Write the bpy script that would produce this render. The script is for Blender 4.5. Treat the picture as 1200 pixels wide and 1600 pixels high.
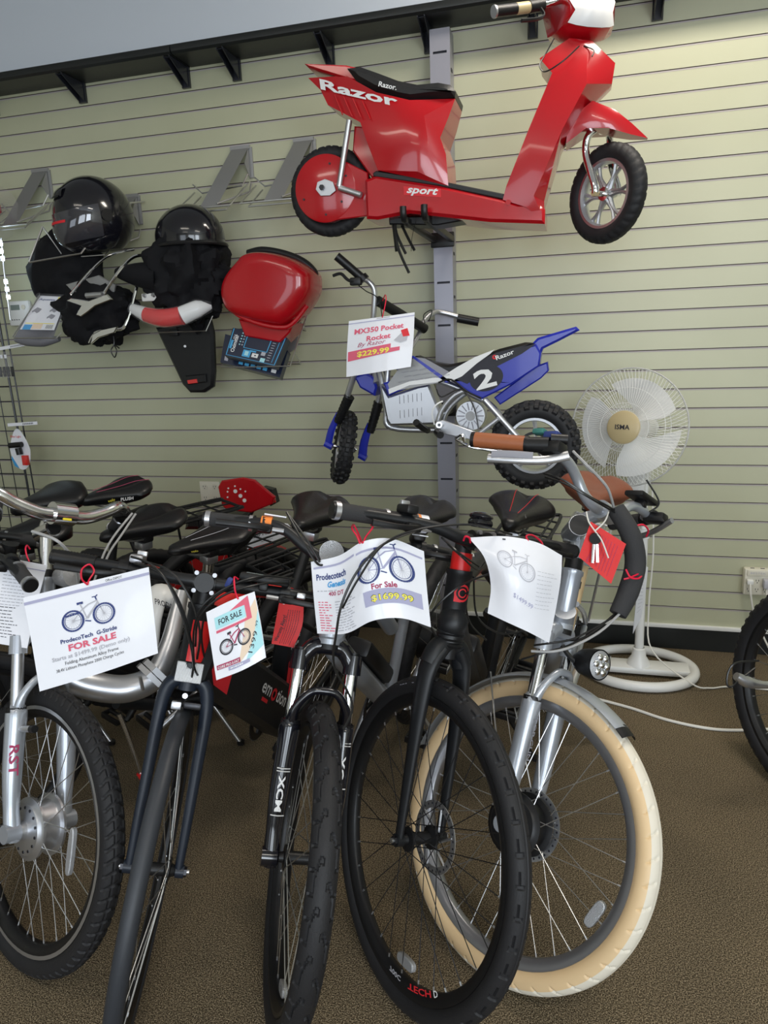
import bpy, bmesh, math, random
from mathutils import Vector, Matrix
random.seed(7)
sc = bpy.context.scene
for _o in list(bpy.data.objects): bpy.data.objects.remove(_o)
PI = math.pi
def R_(d): return math.radians(d)

# ------------------------------------------------------------------ camera
CAM_H = 1.4164
cam = bpy.data.cameras.new('camera'); cam_o = bpy.data.objects.new('camera', cam); sc.collection.objects.link(cam_o)
cam.sensor_fit = 'VERTICAL'; cam.sensor_height = 36.0; cam.lens = 36.0 * 1106.14 / 1600.0
cam.clip_start = 0.02; cam.clip_end = 60
_yaw, _pit, _rol = R_(-15.287), R_(13.377), R_(-2.158)
_f = Vector((math.sin(_yaw)*math.cos(_pit), math.cos(_yaw)*math.cos(_pit), -math.sin(_pit)))
_r = Vector((math.cos(_yaw), -math.sin(_yaw), 0)); _u = _r.cross(_f)
_r2 = _r*math.cos(_rol) + _u*math.sin(_rol); _u2 = -_r*math.sin(_rol) + _u*math.cos(_rol)
_m = Matrix((( _r2.x, _u2.x, -_f.x, 0), (_r2.y, _u2.y, -_f.y, 0), (_r2.z, _u2.z, -_f.z, CAM_H), (0, 0, 0, 1)))
cam_o.matrix_world = _m
sc.camera = cam_o

# ------------------------------------------------------------------ view, world, lights
sc.view_settings.view_transform = 'Standard'; sc.view_settings.look = 'None'
sc.view_settings.exposure = 0.0; sc.view_settings.gamma = 1.0; sc.view_settings.use_curve_mapping = False
w = bpy.data.worlds.new('daylight'); sc.world = w; w.use_nodes = True
w.node_tree.nodes['Background'].inputs[0].default_value = (0.62, 0.78, 1.0, 1)
w.node_tree.nodes['Background'].inputs[1].default_value = 0.35
def area(name, loc, rot, sx, sy, power, col):
    l = bpy.data.lights.new(name, 'AREA'); l.shape = 'RECTANGLE'; l.size = sx; l.size_y = sy
    l.energy = power; l.color = col
    o = bpy.data.objects.new(name, l); sc.collection.objects.link(o); o.location = loc; o.rotation_euler = [R_(a) for a in rot]
    return o
# daylight through the shop windows behind the camera and to the right
WIN_Y = -3.4
area('window_daylight', (0.3, WIN_Y+0.06, 1.7), (90, 0, 0), 1.9, 1.9, 66, (0.84, 0.92, 1.0))
area('window_daylight', (2.6, WIN_Y+0.06, 1.7), (90, 0, 0), 1.7, 1.9, 100, (0.84, 0.92, 1.0))
area('window_daylight', (-2.4, WIN_Y+0.06, 1.7), (90, 0, 0), 1.7, 1.9, 24, (0.84, 0.92, 1.0))
# ceiling troffers; one sits close to the slatwall above the scooter's headlight
TROFFERS = [(0.42, 2.42, 30), (0.9, -0.4, 18), (-1.7, 0.2, 9), (-1.6, -1.9, 8)]
for _x, _y, _p in TROFFERS:
    area('ceiling_light', (_x, _y, 3.24), (0, 0, 0), 1.15, 0.3, _p, (1.0, 0.92, 0.80))

# ------------------------------------------------------------------ materials
def _new(name):
    m = bpy.data.materials.new(name); m.use_nodes = True
    return m, m.node_tree.nodes, m.node_tree.links, m.node_tree.nodes['Principled BSDF']
def mat(name, col, rough=0.5, metal=0.0, coat=0.0, bump=0.0, bscale=60.0, trans=0.0, emit=0.0, vary=0.0, alpha=1.0, spec=0.5, aniso=None):
    m, n, l, b = _new(name)
    b.inputs['Base Color'].default_value = (*col, 1); b.inputs['Roughness'].default_value = rough
    b.inputs['Metallic'].default_value = metal; b.inputs['Coat Weight'].default_value = coat
    b.inputs['Coat Roughness'].default_value = 0.06; b.inputs['Transmission Weight'].default_value = trans
    b.inputs['Alpha'].default_value = alpha; b.inputs['Specular IOR Level'].default_value = spec
    if emit:
        b.inputs['Emission Color'].default_value = (*col, 1); b.inputs['Emission Strength'].default_value = emit
    tc = n.new('ShaderNodeTexCoord')
    nz = n.new('ShaderNodeTexNoise'); nz.inputs['Scale'].default_value = bscale; nz.inputs['Detail'].default_value = 4
    l.new(tc.outputs['Object'], nz.inputs['Vector'])
    if bump:
        bp = n.new('ShaderNodeBump'); bp.inputs['Strength'].default_value = bump; bp.inputs['Distance'].default_value = 0.002
        l.new(nz.outputs['Fac'], bp.inputs['Height']); l.new(bp.outputs['Normal'], b.inputs['Normal'])
    v = vary if vary else 0.04
    mr = n.new('ShaderNodeMapRange'); mr.inputs['To Min'].default_value = max(0.0, rough - v); mr.inputs['To Max'].default_value = min(1, rough + v)
    l.new(nz.outputs['Fac'], mr.inputs['Value']); l.new(mr.outputs['Result'], b.inputs['Roughness'])
    return m
M = {}
M['rubber'] = mat('tyre_rubber', (0.016, 0.016, 0.018), 0.6, bump=0.25, bscale=300, spec=0.4)
M['rubber_blue'] = mat('slick_tyre_rubber', (0.03, 0.034, 0.042), 0.5, bump=0.1, bscale=200)
M['cream'] = mat('cream_tyre_rubber', (0.80, 0.58, 0.33), 0.45)
M['cream_tread'] = mat('cream_tyre_tread', (0.80, 0.74, 0.62), 0.55)
M['black'] = mat('satin_black_plastic', (0.009, 0.009, 0.010), 0.40, spec=0.42, bump=0.08, bscale=250)
M['gloss_black'] = mat('gloss_black_paint', (0.008, 0.008, 0.012), 0.16, coat=0.6)
M['matte_black'] = mat('matte_black_paint', (0.009, 0.010, 0.012), 0.42, spec=0.42)
M['navy_black'] = mat('matte_midnight_paint', (0.015, 0.021, 0.034), 0.36, spec=0.45)
M['leather_black'] = mat('black_vinyl', (0.008, 0.008, 0.009), 0.38, bump=0.2, bscale=180, spec=0.42)
M['leather_brown'] = mat('brown_leather', (0.36, 0.115, 0.045), 0.42, bump=0.2, bscale=160)
M['leather_saddle'] = mat('brown_saddle_leather', (0.22, 0.06, 0.03), 0.4, bump=0.15, bscale=160)
M['foam'] = mat('black_foam', (0.035, 0.035, 0.037), 0.85, bump=0.3, bscale=400)
M['teal_plastic'] = mat('teal_plastic', (0.05, 0.20, 0.17), 0.4)
M['silver'] = mat('silver_paint', (0.46, 0.49, 0.54), 0.3, metal=0.45, coat=0.5)
M['polish'] = mat('polished_aluminium', (0.82, 0.82, 0.83), 0.17, metal=1.0)
M['satin_alu'] = mat('satin_aluminium', (0.62, 0.63, 0.66), 0.34, metal=0.9)
M['chrome'] = mat('chrome', (0.86, 0.87, 0.89), 0.07, metal=1.0, vary=0.02)
M['steel'] = mat('steel_wire', (0.62, 0.62, 0.62), 0.3, metal=0.95)
M['dark_spoke'] = mat('dark_steel', (0.05, 0.05, 0.055), 0.35, metal=0.8)
M['red'] = mat('red_gloss_plastic', (0.47, 0.004, 0.010), 0.22, coat=0.55, spec=0.5)
M['red_matte'] = mat('red_card', (0.72, 0.016, 0.016), 0.5)
M['red_paint'] = mat('red_frame_paint', (0.75, 0.012, 0.012), 0.35)
M['blue'] = mat('blue_plastic', (0.018, 0.030, 0.40), 0.3, coat=0.2)
M['white'] = mat('white_plastic', (0.80, 0.80, 0.78), 0.35)
M['paper'] = mat('paper', (0.86, 0.87, 0.93), 0.35, coat=0.3)
M['ivory'] = mat('ivory_plastic', (0.72, 0.69, 0.58), 0.4)
M['gold'] = mat('tan_plastic', (0.55, 0.44, 0.24), 0.35)
M['twist'] = mat('red_twist_tie', (0.75, 0.01, 0.05), 0.45)
M['orange'] = mat('orange_sticker', (0.95, 0.28, 0.05), 0.5)
M['yellow'] = mat('yellow_sticker', (0.9, 0.72, 0.03), 0.5)
M['post'] = mat('grey_powdercoat', (0.33, 0.33, 0.38), 0.38, metal=0.35)
M['holder'] = mat('grey_sheet_metal', (0.34, 0.34, 0.34), 0.42, metal=0.5)
M['shelf'] = mat('black_laminate', (0.012, 0.014, 0.014), 0.4)
M['bracket'] = mat('black_enamel', (0.02, 0.022, 0.03), 0.25)
M['cloth'] = mat('black_nylon_cloth', (0.005, 0.005, 0.007), 0.8, bump=0.4, bscale=60, spec=0.3)
M['reflector'] = mat('clear_reflector', (0.50, 0.51, 0.53), 0.18, metal=0.5, bump=0.8, bscale=500)
M['lens_red'] = mat('red_lens', (0.7, 0.02, 0.02), 0.12, coat=1)
M['visor'] = mat('smoked_visor', (0.05, 0.05, 0.06), 0.03, coat=1, metal=0.2)
M['grey_mark'] = mat('grey_print', (0.30, 0.30, 0.34), 0.6)
M['ink'] = mat('black_print', (0.02, 0.02, 0.03), 0.6)
M['ink_navy'] = mat('navy_print', (0.03, 0.05, 0.20), 0.6)
M['ink_blue'] = mat('blue_print', (0.05, 0.35, 0.72), 0.6)
M['ink_pink'] = mat('pink_print', (0.75, 0.12, 0.20), 0.6)
M['ink_maroon'] = mat('maroon_print', (0.42, 0.04, 0.12), 0.6)
M['ink_lilac'] = mat('lilac_print', (0.42, 0.42, 0.60), 0.6)
M['ink_cyan'] = mat('cyan_print', (0.45, 0.80, 0.86), 0.6)
M['ink_peach'] = mat('peach_print', (0.85, 0.68, 0.52), 0.6)
M['ink_yellow'] = mat('yellow_print', (0.95, 0.85, 0.10), 0.6)
M['ink_grey'] = mat('pale_grey_print', (0.50, 0.50, 0.55), 0.6)
M['ink_red'] = mat('red_print', (0.72, 0.02, 0.03), 0.6)
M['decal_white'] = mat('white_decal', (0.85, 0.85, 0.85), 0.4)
M['led'] = mat('led_white', (0.65, 0.85, 1.0), 0.5, emit=30)
M['tube_light'] = mat('fluorescent_diffuser', (1.0, 0.96, 0.9), 0.5, emit=3)
M['lcd'] = mat('grey_lcd', (0.20, 0.24, 0.22), 0.2)
M['plug'] = mat('white_cable', (0.78, 0.76, 0.70), 0.5)
M['cable'] = mat('black_cable', (0.012, 0.012, 0.012), 0.3)
M['grey_cable'] = mat('grey_cable', (0.40, 0.40, 0.40), 0.35)
M['rim_grey'] = mat('grey_anodised_rim', (0.36, 0.36, 0.38), 0.35, metal=0.8)

def clear_mat(name, col=(1, 1, 1), alpha=0.25, rough=0.08):
    m, n, l, b = _new(name)
    b.inputs['Base Color'].default_value = (*col, 1); b.inputs['Roughness'].default_value = rough
    b.inputs['Alpha'].default_value = alpha; b.inputs['Coat Weight'].default_value = 1.0
    nz = n.new('ShaderNodeTexNoise'); nz.inputs['Scale'].default_value = 25; nz.inputs['Detail'].default_value = 5
    tc = n.new('ShaderNodeTexCoord'); l.new(tc.outputs['Object'], nz.inputs['Vector'])
    bp = n.new('ShaderNodeBump'); bp.inputs['Strength'].default_value = 0.8; bp.inputs['Distance'].default_value = 0.01
    l.new(nz.outputs['Fac'], bp.inputs['Height']); l.new(bp.outputs['Normal'], b.inputs['Normal'])
    return m
M['plastic_film'] = clear_mat('clear_plastic_film', (0.9, 0.9, 0.95), 0.07)
M['cage'] = mat('white_wire', (0.85, 0.85, 0.82), 0.35)

def carpet_mat():
    m, n, l, b = _new('brown_carpet')
    tc = n.new('ShaderNodeTexCoord')
    a = n.new('ShaderNodeTexNoise'); a.inputs['Scale'].default_value = 330; a.inputs['Detail'].default_value = 3
    c2 = n.new('ShaderNodeTexNoise'); c2.inputs['Scale'].default_value = 2.2; c2.inputs['Detail'].default_value = 3
    vo = n.new('ShaderNodeTexVoronoi'); vo.inputs['Scale'].default_value = 340
    for t in (a, c2, vo): l.new(tc.outputs['Object'], t.inputs['Vector'])
    r = n.new('ShaderNodeValToRGB'); e = r.color_ramp.elements
    e[0].position = 0.42; e[0].color = (0.055, 0.042, 0.026, 1); e[1].position = 0.62; e[1].color = (0.36, 0.285, 0.185, 1)
    l.new(a.outputs['Fac'], r.inputs['Fac'])
    r2 = n.new('ShaderNodeValToRGB'); e = r2.color_ramp.elements
    e[0].position = 0.3; e[0].color = (0.80, 0.80, 0.80, 1); e[1].position = 0.75; e[1].color = (1.1, 1.08, 1.04, 1)
    l.new(c2.outputs['Fac'], r2.inputs['Fac'])
    mx = n.new('ShaderNodeMix'); mx.data_type = 'RGBA'; mx.blend_type = 'MULTIPLY'; mx.inputs['Factor'].default_value = 1
    l.new(r.outputs['Color'], mx.inputs['A']); l.new(r2.outputs['Color'], mx.inputs['B'])
    l.new(mx.outputs['Result'], b.inputs['Base Color']); b.inputs['Roughness'].default_value = 0.95
    b.inputs['Specular IOR Level'].default_value = 0.15
    bp = n.new('ShaderNodeBump'); bp.inputs['Strength'].default_value = 0.7; bp.inputs['Distance'].default_value = 0.004
    l.new(vo.outputs['Distance'], bp.inputs['Height']); l.new(bp.outputs['Normal'], b.inputs['Normal'])
    return m
M['carpet'] = carpet_mat()
def slat_mat():
    m, n, l, b = _new('painted_slatwall')
    tc = n.new('ShaderNodeTexCoord')
    a = n.new('ShaderNodeTexNoise'); a.inputs['Scale'].default_value = 1.3; a.inputs['Detail'].default_value = 3
    l.new(tc.outputs['Object'], a.inputs['Vector'])
    r = n.new('ShaderNodeValToRGB'); e = r.color_ramp.elements
    e[0].position = 0.3; e[0].color = (0.45, 0.455, 0.31, 1); e[1].position = 0.75; e[1].color = (0.52, 0.525, 0.38, 1)
    l.new(a.outputs['Fac'], r.inputs['Fac']); l.new(r.outputs['Color'], b.inputs['Base Color'])
    b.inputs['Roughness'].default_value = 0.42
    a2 = n.new('ShaderNodeTexNoise'); a2.inputs['Scale'].default_value = 90
    l.new(tc.outputs['Object'], a2.inputs['Vector'])
    bp = n.new('ShaderNodeBump'); bp.inputs['Strength'].default_value = 0.08; bp.inputs['Distance'].default_value = 0.002
    l.new(a2.outputs['Fac'], bp.inputs['Height']); l.new(bp.outputs['Normal'], b.inputs['Normal'])
    return m
M['slat'] = slat_mat()
M['slat_edge'] = mat('raw_slat_edge', (0.40, 0.36, 0.36), 0.6)
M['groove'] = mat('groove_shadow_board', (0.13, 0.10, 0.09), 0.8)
M['wall_grey'] = mat('blue_grey_paint', (0.62, 0.66, 0.72), 0.6)
M['wall_plain'] = mat('beige_wall_paint', (0.55, 0.54, 0.46), 0.7)
M['ceiling'] = mat('white_ceiling_board', (0.75, 0.76, 0.76), 0.8, bump=0.3)

# ------------------------------------------------------------------ mesh helpers
WM = {}                                       # world matrix of every object
def V(*a): return Vector(a[0]) if len(a) == 1 else Vector(a)
def frame(o, x, y, z):
    o, x, y, z = V(o), V(x), V(y), V(z)
    return Matrix(((x.x, y.x, z.x, o.x), (x.y, y.y, z.y, o.y), (x.z, y.z, z.z, o.z), (0, 0, 0, 1)))
def smooth(pts, k=5, closed=False):
    P = [V(p) for p in pts]; n = len(P); out = []
    if n < 3: return P
    rng = range(n if closed else n-1)
    for i in rng:
        if closed: a, b, c, d = P[(i-1) % n], P[i], P[(i+1) % n], P[(i+2) % n]
        else: a, b, c, d = P[max(i-1, 0)], P[i], P[i+1], P[min(i+2, n-1)]
        for j in range(k):
            t = j/k
            out.append(0.5*((2*b) + (c-a)*t + (2*a-5*b+4*c-d)*t*t + (3*b-a-3*c+d)*t**3))
    if not closed: out.append(P[-1])
    return out
_fontcache = {}
def text_mesh(s, bold=0.0, shear=0.0):
    k = (s, bold, shear)
    if k in _fontcache: return _fontcache[k]
    cu = bpy.data.curves.new('lettering', 'FONT'); cu.body = s; cu.size = 1.0; cu.offset = bold; cu.shear = shear
    cu.resolution_u = 2; cu.align_x = 'LEFT'
    o = bpy.data.objects.new('lettering', cu); sc.collection.objects.link(o)
    bpy.context.view_layer.update()
    dg = bpy.context.evaluated_depsgraph_get(); me = bpy.data.meshes.new_from_object(o.evaluated_get(dg))
    vs = [v.co.copy() for v in me.vertices]; fs = [list(p.vertices) for p in me.polygons]
    bpy.data.objects.remove(o); bpy.data.curves.remove(cu); bpy.data.meshes.remove(me)
    x0 = min([v.x for v in vs] or [0]); x1 = max([v.x for v in vs] or [1])
    _fontcache[k] = (vs, fs, x0, x1); return _fontcache[k]

class MB:
    def __init__(s): s.v = []; s.f = []; s.m = []; s.mats = []; s.T = None
    def mi(s, m):
        m = M[m] if isinstance(m, str) else m
        if m not in s.mats: s.mats.append(m)
        return s.mats.index(m)
    def add(s, vs, fs, m):
        b = len(s.v); k = s.mi(m)
        if s.T is not None: s.v += [s.T @ V(p) for p in vs]
        else: s.v += [V(p) for p in vs]
        s.f += [[b+i for i in f] for f in fs]; s.m += [k]*len(fs); return s
    def box(s, c, d, m, rot=None, bev=0.0):
        x, y, z = d[0]/2, d[1]/2, d[2]/2
        if bev:
            b = min(bev, x*.9, y*.9, z*.9); vs = []
            bm = bmesh.new(); bmesh.ops.create_cube(bm, size=1.0)
            for v in bm.verts: v.co = Vector((v.co.x*2*x, v.co.y*2*y, v.co.z*2*z))
            bmesh.ops.bevel(bm, geom=list(bm.edges), offset=b, segments=2, affect='EDGES', profile=0.5)
            bm.verts.index_update(); vs = [v.co.copy() for v in bm.verts]; fs = [[v.index for v in f.verts] for f in bm.faces]; bm.free()
        else:
            vs = [V(i, j, k) for i in (-x, x) for j in (-y, y) for k in (-z, z)]
            fs = [[0,1,3,2],[4,6,7,5],[0,4,5,1],[2,3,7,6],[0,2,6,4],[1,5,7,3]]
        if rot is not None: vs = [rot @ v for v in vs]
        return s.add([v + V(c) for v in vs], fs, m)
    def tube(s, pts, r, m, n=10, k=5, closed=False, caps=True, flat=None):
        """swept tube through points; r is a radius or a list; flat=(a) squashes the section"""
        raw = [V(p) for p in pts]
        P = smooth(raw, k, closed) if len(raw) > 2 and k > 1 else raw
        N = len(P)
        if isinstance(r, (list, tuple)):
            rr = []
            for i in range(N):
                t = i/(N if closed else max(N-1, 1))*(len(r)-1); a = int(min(t, len(r)-1.0001)); rr.append(r[a]+(r[a+1]-r[a])*(t-a))
        else: rr = [r]*N
        t0 = (P[1]-P[0]).normalized(); up = Vector((0, 0, 1)) if abs(t0.z) < 0.9 else Vector((1, 0, 0))
        u = t0.cross(up).normalized(); vs = []
        for i in range(N):
            if closed: t = P[(i+1) % N]-P[i-1]
            else: t = P[min(i+1, N-1)]-P[max(i-1, 0)]
            t = t.normalized() if t.length > 1e-9 else t0
            u = (u - t*u.dot(t)); u = u.normalized() if u.length > 1e-6 else t.orthogonal().normalized()
            w = t.cross(u)
            for j in range(n):
                a = 2*PI*j/n; ca, sa = math.cos(a), math.sin(a)
                vs.append(P[i] + u*(rr[i]*ca*(flat or 1)) + w*(rr[i]*sa))
        fs = []
        for i in range(N if closed else N-1):
            for j in range(n):
                a = i*n+j; b = i*n+(j+1) % n; c = ((i+1) % N)*n+(j+1) % n; d = ((i+1) % N)*n+j
                fs.append([a, b, c, d])
        if caps and not closed: fs.append(list(range(n))[::-1]); fs.append([(N-1)*n+j for j in range(n)])
        return s.add(vs, fs, m)
    def cyl(s, a, b, r0, m, r1=None, n=16):
        return s.tube([a, b], [r0, r0 if r1 is None else r1], m, n=n, k=1)
    def lathe(s, prof, m, o=(0,0,0), axis=(0,1,0), n=32, caps=False, a0=0.0, a1=2*PI):
        ax = V(axis).normalized(); u = ax.orthogonal().normalized(); w = ax.cross(u); o = V(o)
        full = abs(a1-a0-2*PI) < 1e-6; K = n if full else n+1; vs = []
        for i in range(K):
            a = a0+(a1-a0)*i/n; d = u*math.cos(a)+w*math.sin(a)
            for r, h in prof: vs.append(o + d*r + ax*h)
        L = len(prof); fs = []
        for i in range(n):
            i2 = (i+1) % K
            for j in range(L-1): fs.append([i*L+j, i2*L+j, i2*L+j+1, i*L+j+1])
        if caps and full:
            fs.append([i*L for i in range(K)][::-1]); fs.append([i*L+L-1 for i in range(K)])
        return s.add(vs, fs, m)
    def ball(s, c, rad, m, nu=18, nv=10, rot=None):
        c = V(c); vs = []; fs = []
        for j in range(nv+1):
            p = -PI/2+PI*j/nv
            for i in range(nu):
                a = 2*PI*i/nu; v = V(rad[0]*math.cos(p)*math.cos(a), rad[1]*math.cos(p)*math.sin(a), rad[2]*math.sin(p))
                if rot is not None: v = rot @ v
                vs.append(c+v)
        for j in range(nv):
            for i in range(nu): fs.append([j*nu+i, j*nu+(i+1) % nu, (j+1)*nu+(i+1) % nu, (j+1)*nu+i])
        return s.add(vs, fs, m)
    def loft(s, rings, m, closed=True, caps=True):
        n = len(rings[0]); vs = [V(p) for r in rings for p in r]; fs = []
        for i in range(len(rings)-1):
            for j in range(n if closed else n-1):
                fs.append([i*n+j, i*n+(j+1) % n, (i+1)*n+(j+1) % n, (i+1)*n+j])
        if caps and closed: fs.append(list(range(n))[::-1]); fs.append([(len(rings)-1)*n+j for j in range(n)])
        return s.add(vs, fs, m)
    def prism(s, poly, h0, h1, m, ax='y', bev=0.0, side=None):
        """2-D outline (a,b) extruded along ax between h0 and h1 with eased edges"""
        n = len(poly); P = [Vector(p) for p in poly]
        A = sum(P[i].x*P[(i+1) % n].y-P[(i+1) % n].x*P[i].y for i in range(n))
        sg = 1 if A > 0 else -1
        def inset(b):
            out = []
            for i in range(n):
                e0 = (P[i]-P[i-1]).normalized(); e1 = (P[(i+1) % n]-P[i]).normalized()
                n0 = Vector((-e0.y, e0.x))*sg; n1 = Vector((-e1.y, e1.x))*sg
                q = n0+n1; L = q.length
                q = q/L if L > 1e-6 else n0
                out.append(P[i]+q*(b/max(0.5, q.dot(n0))))
            return out
        def to(p, h):
            if ax == 'y': return V(p.x, h, p.y)
            if ax == 'x': return V(h, p.x, p.y)
            return V(p.x, p.y, h)
        hs = [(h0, bev), (h0+bev*math.copysign(1, h1-h0), 0), (h1-bev*math.copysign(1, h1-h0), 0), (h1, bev)] if bev else [(h0, 0), (h1, 0)]
        rings = [[to(p, h) for p in (inset(b) if b else P)] for h, b in hs]
        return s.loft(rings, m)
    def grid(s, fn, nu, nv, m, both=False):
        vs = [fn(i/nu, j/nv) for j in range(nv+1) for i in range(nu+1)]
        fs = [[j*(nu+1)+i, j*(nu+1)+i+1, (j+1)*(nu+1)+i+1, (j+1)*(nu+1)+i] for j in range(nv) for i in range(nu)]
        return s.add(vs, fs, m)
    def text(s, st, size, fn, m, align='c', bold=0.0, shear=0.0, width=None):
        """lettering mapped by fn(x, y) -> 3-D point; width (if given) fits the line"""
        vs, fs, x0, x1 = text_mesh(st, bold, shear)
        sx = size if width is None else width/max(x1-x0, 1e-6)
        off = {'c': -(x0+x1)/2, 'l': -x0, 'r': -x1}[align]
        return s.add([fn((v.x+off)*sx, v.y*size) for v in vs], fs, m)
    def build(s, name, parent=None, MW=None, ang=38, label=None):
        me = bpy.data.meshes.new(name)
        MW = MW if MW is not None else Matrix.Identity(4)
        me.from_pydata([tuple(v) for v in s.v], [], s.f)
        for m in s.mats: me.materials.append(m)
        me.polygons.foreach_set('material_index', s.m)
        me.polygons.foreach_set('use_smooth', [True]*len(s.f)); me.update()
        me.set_sharp_from_angle(angle=R_(ang))
        o = bpy.data.objects.new(name, me); sc.collection.objects.link(o)
        place(o, parent, MW)
        if label: o['label'] = label
        return o
def place(o, parent, MW):
    if parent is not None:
        o.parent = parent; o.matrix_basis = WM[parent.name].inverted() @ MW
    else: o.matrix_basis = MW
    WM[o.name] = MW
def top_mesh(mb, name, loc, ang=38):
    """top-level single-mesh thing whose origin sits at loc"""
    T = Matrix.Translation(V(loc)); mb.v = [v-V(loc) for v in mb.v]
    return mb.build(name, None, T, ang)
def thing(name, label, cat, loc, group=None):
    o = bpy.data.objects.new(name, None); sc.collection.objects.link(o); o.empty_display_size = 0.05
    o.location = loc; WM[o.name] = Matrix.Translation(V(loc)); tag(o, label, cat, group); return o
def tag(o, label, cat, group=None, kind=None):
    if label: o['label'] = label
    if cat: o['category'] = cat
    if group: o['group'] = group
    if kind: o['kind'] = kind
    return o
def struct(o): o['kind'] = 'structure'; return o

# ------------------------------------------------------------------ the room
WY = 3.259; PT = 0.08158; Z0 = CAM_H + 14.124*PT        # groove n lies at Z0 - n*PT
XL, XR, YF, ZC = -4.3, 3.7, WIN_Y, 3.28
def groove_z(n): return Z0 - n*PT
b = MB(); b.grid(lambda u, v: V(XL+(XR-XL)*u, YF+(WY+0.02-YF)*v, 0), 4, 4, 'carpet'); struct(b.build('floor'))
b = MB()
ztop = groove_z(-1.35); zbot = groove_z(30.0)
gz = [groove_z(n) for n in range(-1, 30)]
prev = ztop
for i, z in enumerate(gz + [None]):
    hi = prev; lo = (z+0.0042) if z is not None else zbot
    b.add([(XL, WY, hi), (XR, WY, hi), (XR, WY, lo), (XL, WY, lo)], [[3, 2, 1, 0]], 'slat')
    if z is None: break
    q = z+0.0006
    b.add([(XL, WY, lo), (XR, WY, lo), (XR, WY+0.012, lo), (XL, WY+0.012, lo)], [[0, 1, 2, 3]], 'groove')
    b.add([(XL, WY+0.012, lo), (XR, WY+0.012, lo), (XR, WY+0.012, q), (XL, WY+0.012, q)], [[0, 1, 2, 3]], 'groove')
    b.add([(XL, WY+0.012, q), (XR, WY+0.012, q), (XR, WY, q), (XL, WY, q)], [[0, 1, 2, 3]], 'slat_edge')
    b.add([(XL, WY-0.0006, q), (XR, WY-0.0006, q), (XR, WY-0.0006, q-0.0050), (XL, WY-0.0006, q-0.0050)], [[0, 1, 2, 3]], 'slat_edge')
    prev = q
b.box(((XL+XR)/2, WY+0.06, (ztop+0.0)/2), (XR-XL, 0.09, ztop), 'slat_edge')
b.add([(XL, WY, zbot), (XR, WY, zbot), (XR, WY+0.02, zbot), (XL, WY+0.02, zbot)], [[0, 1, 2, 3]], 'slat_edge')
struct(b.build('wall_back'))
b = MB(); b.box(((XL+XR)/2, WY+0.062, (ztop+ZC)/2), (XR-XL, 0.09, ZC-ztop), 'wall_grey'); struct(b.build('wall_upper'))
b = MB(); b.box(((XL+XR)/2, WY+0.004, 0.051), (XR-XL, 0.016, 0.098), 'shelf'); struct(b.build('baseboard_back'))
b = MB(); b.box(((XL+XR)/2, WY-0.003, zbot-0.008), (XR-XL, 0.022, 0.018), 'white', bev=0.002); struct(b.build('trim_1'))
b = MB(); b.box((XL-0.05, (YF+WY)/2, ZC/2), (0.1, WY-YF, ZC), 'wall_plain'); struct(b.build('wall_left'))
b = MB(); b.box((XR+0.05, (YF+WY)/2, ZC/2), (0.1, WY-YF, ZC), 'wall_plain'); struct(b.build('wall_right'))
b = MB(); b.box(((XL+XR)/2, (YF+WY)/2, ZC+0.05), (XR-XL+0.2, WY-YF+0.2, 0.1), 'ceiling'); struct(b.build('ceiling'))
b = MB()
_w = [(-3.3, -1.5), (-0.7, 1.3), (1.7, 3.5)]
xs = [XL] + [q for p in _w for q in p] + [XR]
for i in range(0, len(xs), 2): b.box(((xs[i]+xs[i+1])/2, YF-0.05, ZC/2), (xs[i+1]-xs[i], 0.1, ZC), 'wall_plain')
for x0, x1 in _w:
    b.box(((x0+x1)/2, YF-0.05, 0.35), (x1-x0, 0.1, 0.7), 'wall_plain'); b.box(((x0+x1)/2, YF-0.05, (2.7+ZC)/2), (x1-x0, 0.1, ZC-2.7), 'wall_plain')
struct(b.build('wall_front'))
for k, (x0, x1) in enumerate(_w):
    b = MB()
    for xx in (x0+0.02, (x0+x1)/2, x1-0.02): b.box((xx, YF-0.03, 1.7), (0.04, 0.06, 2.0), 'white')
    for zz in (0.72, 2.68): b.box(((x0+x1)/2, YF-0.03, zz), (x1-x0, 0.06, 0.04), 'white')
    struct(b.build('window_%d' % (k+1)))
for x, y, _p in TROFFERS:
    o = thing('ceiling_light', 'recessed fluorescent ceiling fitting above the shop floor', 'ceiling light', (x, y, 3.28), 'fluorescent ceiling fittings')
    b = MB(); b.box((x, y, 3.265), (1.25, 0.4, 0.03), 'white'); b.build('housing', o)

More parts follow.
